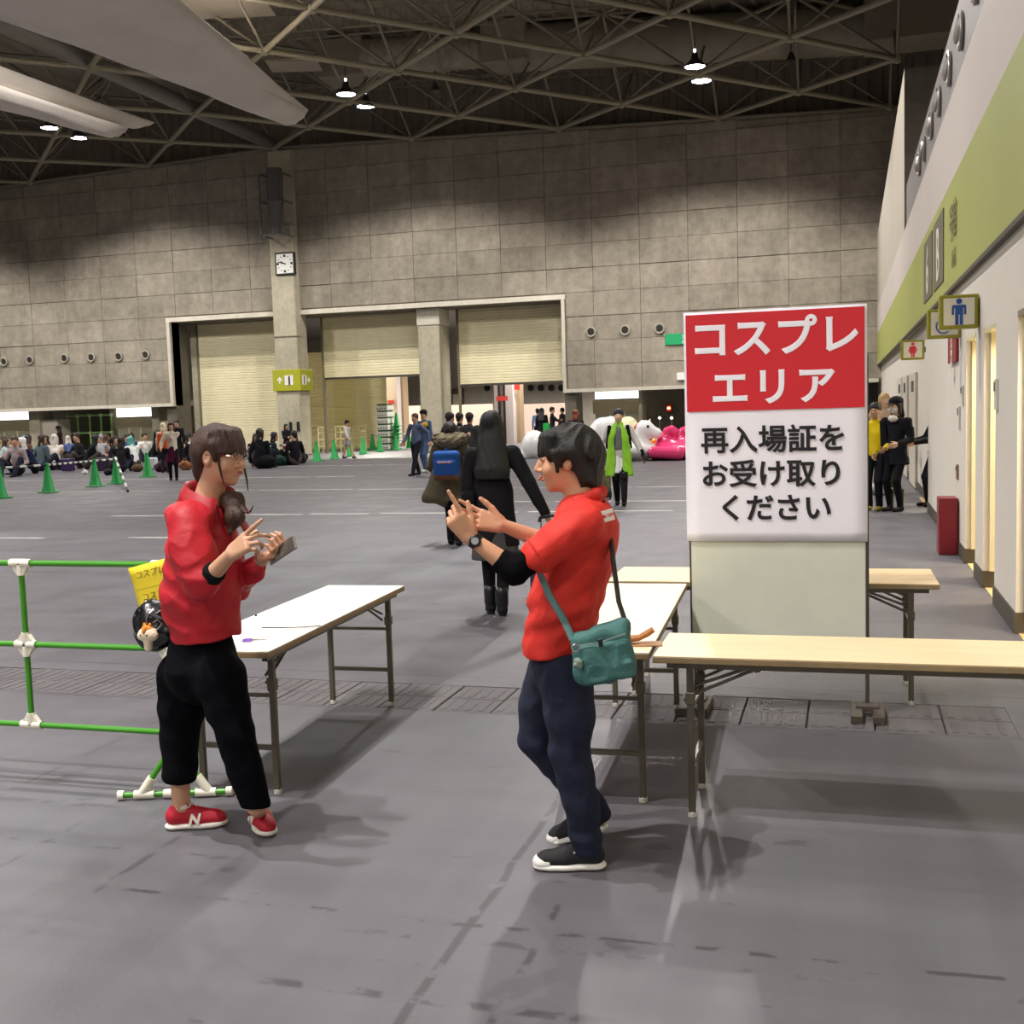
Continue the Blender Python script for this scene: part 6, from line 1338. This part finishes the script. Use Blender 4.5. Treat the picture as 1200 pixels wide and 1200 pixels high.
def tr_(S):
    S.rc(pel + V(.0, 0, .02), pel + V(0, 0, -.09), .120, .150, k=.08)
    S.chain([hipn, (hipn + knn) / 2, knn, (knn + ann) / 2, ann + V(0, 0, .01)], [.102, .090, .076, .067, .056], k=.035); S.chain([hipf, (hipf + knf) / 2, knf, (knf + anf) / 2, anf + V(0, 0, .02)], [.116, .098, .078, .071, .064], k=.05)
    S.cut(J(300, 944, -.06), (-.1, 0, -1))
w4 = wrinkle(.0028, 26, 21, aniso=(.9, .9, 1.0)); sdf_part(wr, 'trousers', navy, V(-.42, -.35, .05), V(.42, .35, .92), .005, tr_, lambda x, y, z: w4(x, y, z) + w2(x, y, z) * .5)
sneak = mat('sneaker_red', '#b3142c', .6, var=.06, scale=20); wsole = mat('sole_white', '#ddd9cf', .5)
for h, t in ((fn_h, fn_t), (ff_h, ff_t)):
    d = n3(t - h); shoe(wr, h - d * .025, t + d * .012, (0, 0, 1), sneak, wsole, L=.245, lace=mat('lace_red', '#c9183a', .6), logo='N')
for a, h, t in ((ann, fn_h, fn_t), (anf, ff_h, ff_t)): MB().lathe([(.030, 0), (.0355, .002), (.035, .014), (.030, .018)], 14, c=tuple(h + (t - h) * .2 + V(0, 0, .088))).build('ankle_sock', wsole, wr, sm=True)
# hair
hb = hair_mat('#3a241b')
def hw_(S):
    S.ell(Tw(0, -.014, .042), (.086, .107, .088), Rw, k=.01); S.rc(Tw(0, -.055, .0), Tw(0, -.060, -.075), .073, .052, k=.03)
    S.rc(Tw(.055, -.045, .01), Tw(.035, -.07, -.06), .03, .02, k=.02); S.rc(Tw(-.055, -.045, .01), Tw(-.035, -.07, -.06), .03, .02, k=.02)
    S.ell(Tw(0, .125, -.055), (.085, .085, .095), Rw, k=.008, op='sub')
    for x in np.linspace(-.066, .066, 9): S.rc(Tw(x, .052 - abs(x) * .45, .092), Tw(x * 1.12, .097 - abs(x) * .58, .026 + .004 * cos(x * 160)), .020, .009, k=.016)
    for q in (-1, 1): S.rc(Tw(q * .070, .03, .05), Tw(q * .074, .034, -.004), .026, .012, k=.014)
    S.ell(Tw(.078, .006, -.008), (.022, .028, .036), Rw, k=.008, op='sub')
wh = wrinkle(.0028, 95, 5, aniso=(1, 1, .12))
sdf_part(wr, 'hair', hb, hc - .17, hc + .17, .0035, hw_, wh)
pt0 = Tw(-.045, -.05, -.075)
def pony(S): S.chain([Tw(-.02, -.07, -.06), nb + V(.045, .03, .0), J(274, 588, .0), J(275, 606, -.06), J(270, 624, -.085)], [.03, .034, .042, .036, .010], k=.02)
sdf_part(wr, 'ponytail', hb, nb - V(.2, .22, .22), nb + V(.25, .2, .15), .0045, pony, wh)
for nm, pts, rr_ in (('hair_strand', [J(282, 592, -.04), J(287, 600, -.05), J(293, 600, -.05), J(297, 592, -.05)], [.012, .008, .006, .002]), ('hair_strand', [Tw(.064, .045, .03), Tw(.067, .050, -.02), Tw(.060, .058, -.065), Tw(.052, .07, -.105)], [.008, .006, .005, .002]), ('hair_strand', [Tw(-.064, .050, .03), Tw(-.068, .06, -.03), Tw(-.060, .085, -.09), Tw(-.050, .100, -.13)], [.009, .007, .006, .002])):
    MB().tube(pts, rr_, 7, flat=.6).build(nm, hb, wr, sm=True)
gl = mat('glasses_metal', '#b9b0a6', .25, .9); glass = mat('lens_glass', '#f5f5f5', .03); glass.node_tree.nodes['Principled BSDF'].inputs['Transmission Weight'].default_value = 1.0; glass.node_tree.nodes['Principled BSDF'].inputs['IOR'].default_value = 1.05
for q in (-1, 1):
    ring = [Tw(q * .031 + .021 * cos(a), .103 - .006 * abs(cos(a)), .010 + .0135 * sin(a)) for a in np.linspace(0, 2 * pi, 17)]
    MB().tube(ring, .0012, 5, cap=False).build('glasses_rim', gl, wr); MB().tube([Tw(q * .053, .094, .014), Tw(q * .073, .05, .014), Tw(q * .078, -.01, .010), Tw(q * .076, -.025, -.004)], .0013, 5).build('glasses_temple', gl, wr)
    b = MB(); b._add([Tw(q * .031, .1035, .010)] + ring[:-1], [(0, k + 1, (k + 1) % 16 + 1) for k in range(16)]); b.build('glasses_lens', glass, wr)
MB().tube([Tw(-.010, .103, .013), Tw(0, .106, .016), Tw(.010, .103, .013)], .0012, 5).build('glasses_bridge', gl, wr)
# phone held in her left hand, bracelets
c = J(331, 645, -.005) + WB; ph = thing('smartphone', 'grey smartphone held in the left hand of the woman in red', 'phone', tuple(c))
Rp = frame(J(349, 633, .0) - J(325, 649, 0), (-.1, -.80, .6)); Mp = Mrot(Rp)
MB().box((-.033, -.068, -.004), (.033, .068, .004), Mp, bev=.003).build('case', mat('phone_case', '#7b7268', .35, .3), ph); MB().box((-.030, -.060, .004), (.030, .060, .0048), Mp).build('screen', mat('phone_screen', '#4b4742', .15), ph)
for q in (0, .012): MB().tube([wrf + (wrf - elf) * (-.06 + q) + V(0, 0, 0) + frame(wrf - elf) @ V(.027 * cos(a), 0, .027 * sin(a)) for a in np.linspace(0, 2 * pi, 17)], .0022, 5, cap=False).build('bracelet', mat('bracelet_silver', '#b8b4ac', .3, .9), wr)
# black hip bag with charm
bc_ = J(180, 733, .03) + WB; hb_ = thing('hip_bag', 'glossy black hip bag at the back of the woman in red', 'bag', tuple(bc_))
hbm = mat('bag_gloss_black', '#101014', .28, var=.3, scale=25, bump=.5, bscale=35); S = SDF((-.16, -.14, -.14), (.18, .14, .14), .005); S.ell((0, 0, 0), (.082, .075, .105)); S.ell((.055, 0, .0), (.08, .07, .075), k=.03); S.displace(wrinkle(.006, 50, 4)); S.build('pouch', hbm, hb_)
MB().tube([V(.03, -.06, .06), V(.10, -.10, .05), V(.20, -.12, .04)], .012, 6, flat=.3).build('belt', blk, hb_); MB().tube([(.06, -.09, .03), (.085, -.10, .045), (.11, -.105, .03), (.085, -.105, .005), (.065, -.10, .01)], .0022, 5).build('cord_loop', mat('cord_grey', '#a3a5a6', .5), hb_)
for (x, z) in ((-.045, .05), (-.01, .075), (.03, .085), (-.055, -.01), (.02, .0)): MB().lathe([(.0008, 0), (.004, .001), (.003, .004), (.0008, .005)], 8, M=Matrix.Rotation(pi / 2, 4, 'X'), c=(x, -.078 + abs(x) * .5, z)).build('stud', mat('chrome', '#b9b9bb', .25, .9), hb_)
cc = J(173, 743, -.09) + WB; ch_ = thing('plush_charm', 'small cream and orange animal plush charm hanging from the black hip bag', 'keychain', tuple(cc))
crm = mat('plush_cream', '#e6d8bd', .9, bump=.4, bscale=90); org = mat('plush_orange', '#d98a35', .9)
S = SDF((-.06, -.05, -.08), (.06, .05, .06), .003); S.ell((0, 0, 0), (.038, .028, .030)); S.ell((-.022, 0, -.008), (.022, .02, .018), k=.01); S.ell((.022, 0, -.008), (.022, .02, .018), k=.01); S.rc((0, 0, -.03), (0, 0, -.055), .018, .016, k=.008); S.build('plush', crm, ch_)
S = SDF((-.05, -.04, -.02), (.05, .04, .06), .0028); S.ell((0, -.012, .016), (.011, .019, .022)); S.ell((0, 0, .022), (.024, .022, .012), k=.006)
for q in (-1, 1): S.ell((q * .012, 0, .036), (.007, .006, .010), k=.003)
S.build('crest', org, ch_)
for q in (-1, 1): MB().lathe([(.0008, 0), (.004, .001), (.0008, .003)], 8, M=Matrix.Rotation(pi / 2, 4, 'X'), c=(q * .014, -.0265, 0)).build('eye', blk, ch_)
MB().tube([(0, 0, .04), (.004, -.01, .065), (.012, .0, .095)], .002, 5).build('strap', mat('chrome', '#b9b9bb', .25, .9), ch_)

# ---------------------------------------------------------------- person in the red polo shirt
MBs = V(-.93, 4.0, 0); mr = thing('person', 'short-haired person in a red polo shirt and jeans with both hands raised', 'person', tuple(MBs))
def K(x, y, d=0.0): return V(PY(x, y, MBs[1] + d)) - MBs
hm = K(664, 539, .01); Rm = frame((-.965, -.20, -.08))
shn, shf = K(684, 613, -.155), K(678, 612, .155); eln, elf = K(603, 668, -.235), K(652, 640, .21); wrn, wrf = K(551, 630, -.26), K(588, 615, .10)
hipn, hipf = K(662, 790, -.07), K(647, 790, .07); knn, knf = K(667, 880, -.08), K(629, 866, .06); ann, anf = K(688, 992, -.06), K(699, 950, .16)
nb = K(683, 590, .01); chest = K(679, 645, 0); pel = K(654, 765, 0)
S = SDF(V(-.5, -.42, -.01), V(.36, .4, 1.63), .0036)
Tm = head(S, hm, Rm, 1.03, True, nb); S.rc(nb, chest, .055, .08, k=.03); S.rc(chest, pel, .10, .09, k=.03); S.rc(shn, shf, .04, k=.03)
S.rc(shn, eln, .042, .036, k=.02); S.rc(eln, wrn, .0385, .0235, k=.01); S.rc(shf, elf, .042, .036, k=.02); S.rc(elf, wrf, .038, .0235, k=.01)
for a, b_, c in ((hipn, knn, ann), (hipf, knf, anf)): S.rc(a, b_, .075, .05, k=.03); S.rc(b_, c, .05, .034, k=.01)
nh, nt = V(P(709, 1017, 0)) - MBs, V(P(628, 1018, 0)) - MBs
fh = K(712, 966, .16); ft_ = V(P(668, 986, 0)) - MBs; ft_[2] = .004
S.rc(ann, nh + (nt - nh) * .22 + V(0, 0, .05), .033, .03, k=.01); S.rc(anf, fh + (ft_ - fh) * .25 + V(.01, 0, .05), .033, .03, k=.01)
hand(S, wrn, K(533, 607, -.28) - wrn, n3(V(.2, .9, -.25)), (.2, 0, 1), .98, curl=(1.15, 1.1, .85, .02), thumb=(.55, .35), spread=.08)
hand(S, wrf, K(548, 606, .06) - wrf, n3(V(-.1, -.9, .35)), (0, 0, 1), 1.0, curl=(.7, .5, .35, .12), thumb=(.75, .1), spread=.16)
S.build('body', mat('skin_tan', '#cf9a78', .5, var=.04, scale=30), mr)
face_parts(mr, Tm, Rm, 1.03, hair_mat('#0f0c0c'))
pred = mat('polo_red', '#d32a1d', .7, var=.05, scale=12, bump=.15, bscale=80)
def polo(S):
    X = ((1, 0, 0), .78)
    S.rc(K(683, 622), K(679, 655), .140, .148, k=.03, flat=X); S.rc(K(679, 655), K(662, 705), .148, .146, k=.03, flat=((1, 0, 0), .86)); S.rc(K(662, 705), K(653, 757), .146, .148, k=.03, flat=((1, 0, 0), .84))
    S.ell(K(697, 622, 0), (.075, .13, .09), k=.05)
    S.rc(shn + V(0, .03, 0), shf - V(0, .03, 0), .066, .064, k=.05); S.rc(nb + V(.0, 0, -.07), nb + V(.0, 0, -.01), .08, .06, k=.04)
    S.chain([shn, shn + (eln - shn) * .40, shn + (eln - shn) * .66], [.070, .069, .068], k=.02); S.rc(shf, shf + (elf - shf) * .7, .066, .06, k=.02)
    S.cut(K(652, 763), (.05, 0, -1))
    for a, b_ in ((shn, eln), (shf, elf)):
        pass
w5 = wrinkle(.0055, 20, 31, aniso=(.9, .7, 1.2)); w6 = wrinkle(.0025, 50, 6)
S = SDF(V(-.36, -.42, .68), V(.3, .36, 1.47), .005); polo(S)
S.displace(lambda x, y, z: w5(x, y, z) + w6(x, y, z) + .006 * np.sin(70 * (z - .35 * x)) * np.exp(-((z - .93) / .07) ** 2)); S.build('polo_shirt', pred, mr)
sdf_part(mr, 'collar', mat('polo_collar', '#c8261b', .7, bump=.1), nb - .16, nb + V(.16, .16, .16), .0036, lambda S: S.chain([nb + V(-.085, -.01, -.055), nb + V(-.05, -.065, -.015), nb + V(.0, -.078, .012), nb + V(.055, -.045, .035), nb + V(.065, .01, .04), nb + V(.04, .06, .03), nb + V(-.03, .07, -.005), nb + V(-.08, .03, -.05)], [.014, .02, .021, .022, .022, .02, .02, .014], k=.012))
MB().tube([nb + V(.02, -.100, -.02), nb + V(.06, -.080, .0), nb + V(.088, -.04, .012)], .0035, 6).build('collar_stripe', cloth('#1a1d33'), mr)
q = n3(eln - shn); e = shn + (eln - shn) * .66
MB().tube([e + frame(q) @ V(.0655 * cos(a), 0, .0655 * sin(a)) for a in np.linspace(0, 2 * pi, 25)], .004, 6, cap=False).build('sleeve_hem', pred, mr, sm=True)
sdf_part(mr, 'undersleeve', mat('undersleeve_black', '#09080b', .9, bump=.1, spec=.1), np.minimum(np.minimum(shn, wrn), eln) - .1, np.maximum(shn, wrn) + .12, .004, lambda S: (S.rc(shn + (eln - shn) * .5, eln, .050, .050, k=.02), S.rc(eln, eln + (wrn - eln) * .42, .050, .0415, k=.02), S.cut(eln + (wrn - eln) * .36, wrn - eln)), wrinkle(.0018, 60, 3))
wq = wrn - n3(wrn - eln) * .022; Rq = frame(wrn - eln)
MB().tube([wq - Rq[:, 1] * .012, wq + Rq[:, 1] * .012], .0285, 18, cap=False).build('watch_band', mat('watch_black', '#121215', .35), mr, sm=True)
dn = n3(V(-.2, -.85, .45)); dn = n3(dn - Rq[:, 1] * (dn @ Rq[:, 1])); Mw = Matrix(((Rq[0, 1], 0, dn[0], 0), (Rq[1, 1], 0, dn[1], 0), (Rq[2, 1], 0, dn[2], 0), (0, 0, 0, 1))); sd = np.cross(dn, Rq[:, 1])
for k in range(3): Mw[k][1] = sd[k]
MB().lathe([(.012, .0), (.021, .0), (.021, .008), (.017, .011), (.001, .011)], 20, M=Mw, c=tuple(wq + dn * .024)).build('watch_case', mat('watch_black', '#121215', .35), mr, sm=True); MB().lathe([(.0005, .0112), (.013, .0112), (.013, .0125), (.0005, .0125)], 16, M=Mw, c=tuple(wq + dn * .024)).build('watch_face', mat('watch_face', '#9fa2a6', .2), mr)
t_ = wq - dn * .03 + V(-.01, 0, -.012); MB().tube([wq - dn * .026, t_], .006, 6, flat=.4).build('watch_strap_end', mat('watch_black', '#121215', .35), mr)
jean = mat('denim_dark', '#131a31', .9, var=.28, scale=26, bump=.25, bscale=110, stretch=(1, 1, .35))
def jn(S):
    S.rc(pel + V(0, 0, .03), pel + V(.01, 0, -.06), .100, .112, k=.05)
    S.chain([hipn, (hipn + knn) / 2 + V(.01, 0, 0), knn, (knn + ann) / 2 + V(.008, 0, 0), ann], [.100, .092, .074, .067, .057], k=.035); S.chain([hipf, (hipf + knf) / 2 - V(.01, 0, 0), knf, (knf + anf) / 2, anf], [.098, .088, .071, .062, .053], k=.035)
    S.cut(K(686, 1000, -.06), (0, 0, -1))
w7 = wrinkle(.0026, 28, 41, aniso=(.9, .9, 1.0)); sdf_part(mr, 'jeans', jean, V(-.4, -.3, .03), V(.4, .36, .92), .005, jn, lambda x, y, z: w7(x, y, z) + w6(x, y, z) * .7 + .004 * np.sin(90 * z) * np.exp(-((z - .12) / .06) ** 2))
MB().tube([K(640, 779, -.125), K(655, 785, -.148), K(668, 790, -.14)], .0022, 5).build('pocket_seam', mat('seam_blue', '#3d4a70', .7), mr)
canv = mat('canvas_black', '#131216', .75, bump=.15, bscale=90); rub = mat('rubber_white', '#e9e7e0', .45)
shoe(mr, nh, nt, (0, 0, 1), canv, rub, kind='canvas', L=.262, m_toe=rub, lace=mat('lace_black', '#1b1a1f', .7)); d = n3(ft_ - fh)
shoe(mr, fh + V(.0, 0, -.02), ft_, (-.35, 0, 1), canv, rub, kind='canvas', L=.255, m_toe=rub, lace=mat('lace_black', '#1b1a1f', .7))
hbk = hair_mat('#15110f')
def hm_(S):
    T = Tm; S.ell(T(0, -.016, .040), (.092, .112, .092), Rm, k=.01)
    for s in (-1, 1):
        S.rc(T(s * .068, -.03, .03), T(s * .055, -.06, -.075), .036, .026, k=.02); S.rc(T(s * .075, .035, .03), T(s * .070, .035, -.032), .022, .010, k=.012)
        S.rc(T(s * .076, .012, .03), T(s * .077, .016, -.010), .022, .010, k=.012)
    S.rc(T(0, -.07, .0), T(0, -.068, -.085), .070, .046, k=.03)
    S.ell(T(0, .132, -.058), (.085, .088, .098), Rm, k=.008, op='sub')
    for x in np.linspace(-.066, .066, 9): S.rc(T(x, .066 - abs(x) * .45, .085), T(x * 1.05, .090 - abs(x) * .60, .022 + .006 * cos(x * 190)), .020, .008, k=.016)
    for s in (-1, 1): S.ell(T(s * .086, -.004, -.014), (.020, .020, .024), Rm, k=.008, op='sub')
sdf_part(mr, 'hair', hbk, hm - .19, hm + .17, .0035, hm_, wrinkle(.004, 80, 7, aniso=(1, 1, .15)))
# printed labels on the polo
def decal(txt, p, ux, nrm, w, h, plate, ink_, size, par):
    ux = n3(ux); nrm = n3(V(nrm) - ux * (V(nrm) @ ux)); uz = np.cross(nrm, ux); M = Matrix(((ux[0], uz[0], nrm[0], p[0]), (ux[1], uz[1], nrm[1], p[1]), (ux[2], uz[2], nrm[2], p[2]), (0, 0, 0, 1)))
    if plate: MB().box((-w / 2, -h / 2, 0), (w / 2, h / 2, .002), M, bev=.0006).build('label', plate, par)
    text_mesh('lettering', txt, size, .0008, .0004, ink_, par, M @ Matrix.Translation((0, -size * .35, .0025)))
decal('COMIC CITY', K(709, 605, -.135) , V(.55, .83, .12), V(.80, -.55, .15), .085, .040, wht, pred, .0145, mr)
decal('COMIC CITY', K(630, 641, -.20) + V(0, -.028, .0), V(K(641, 652, -.2) - K(622, 636, -.2)) , V(-.25, -.9, .35), .06, .01, None, wht, .0125, mr)
# teal shoulder bag
teal = mat('bag_teal', '#3f6f6c', .7, var=.08, scale=14, bump=.3, bscale=60); bp_ = K(707, 764, -.20) + MBs
sbag = thing('shoulder_bag', 'teal fabric shoulder bag hanging at the hip of the person in the polo', 'bag', tuple(bp_)); Rb = Matrix.Rotation(radians(-9), 3, 'Y') @ Matrix.Rotation(radians(14), 3, 'Z'); Rbn = np.array(Rb)
S = SDF((-.16, -.12, -.14), (.16, .12, .15), .0045); S.box((0, 0, -.01), (.102, .040, .092), Rbn, rad=.03); S.ell((.0, 0, -.055), (.105, .052, .05), Rbn, k=.03); S.rc(Rbn @ V(.0, 0, .07), Rbn @ V(.085, 0, .085), .03, .02, k=.03); S.displace(wrinkle(.0045, 40, 14)); S.build('bag_body', teal, sbag)
S = SDF((-.16, -.14, -.14), (.16, .08, .12), .0045); S.box(Rbn @ V(.004, -.040, -.028), (.088, .018, .066), Rbn, rad=.016); S.displace(wrinkle(.004, 50, 24)); S.build('front_pocket', teal, sbag)
RbM = Matrix([list(a) + [0] for a in Rbn] + [[0, 0, 0, 1]])
MB().tube([Rbn @ V(-.082, -.056, .045), Rbn @ V(0, -.060, .045), Rbn @ V(.085, -.052, .058)], .0026, 5).build('zipper', mat('zip_grey', '#8b9c9a', .4, .4), sbag)
MB().box((-.012, -.068, .030), (.004, -.058, .058), RbM, bev=.002).build('zip_pull', blk, sbag)
MB().tube([Rbn @ V(-.090 + .012 * cos(a), -.058, .040 + .012 * sin(a)) for a in np.linspace(0, 2 * pi, 13)], .0035, 6, cap=False).build('metal_ring', mat('chrome', '#b9b9bb', .25, .9), sbag)
S = SDF((-.15, -.11, -.06), (-.04, -.03, .04), .003); S.ell(Rbn @ V(-.092, -.062, -.012), (.017, .014, .019)); S.displace(wrinkle(.003, 160, 3)); S.build('fluffy_charm', mat('charm_grey', '#7f8f84', .95), sbag)
st_m = mat('strap_teal', '#5d8486', .7); st_d = mat('strap_dark', '#2b2a27', .7)
def strap(pts, m):
    MB().tube([p + MBs - bp_ for p in pts], .014, 8, flat=.6).build('strap', m, sbag, sm=True)
strap([V(bp_) - MBs + Rbn @ V(-.095, -.01, .06), K(660, 725, -.19), K(643, 697, -.18), K(633, 672, -.165), K(642, 640, -.14), K(665, 605, -.07), K(680, 592, .02)], st_m)
strap([V(bp_) - MBs + Rbn @ V(.095, 0, .075), K(725, 705, -.16), K(719, 660, -.11), K(716, 630, -.05), K(706, 603, .02), K(690, 590, .06)], st_d)
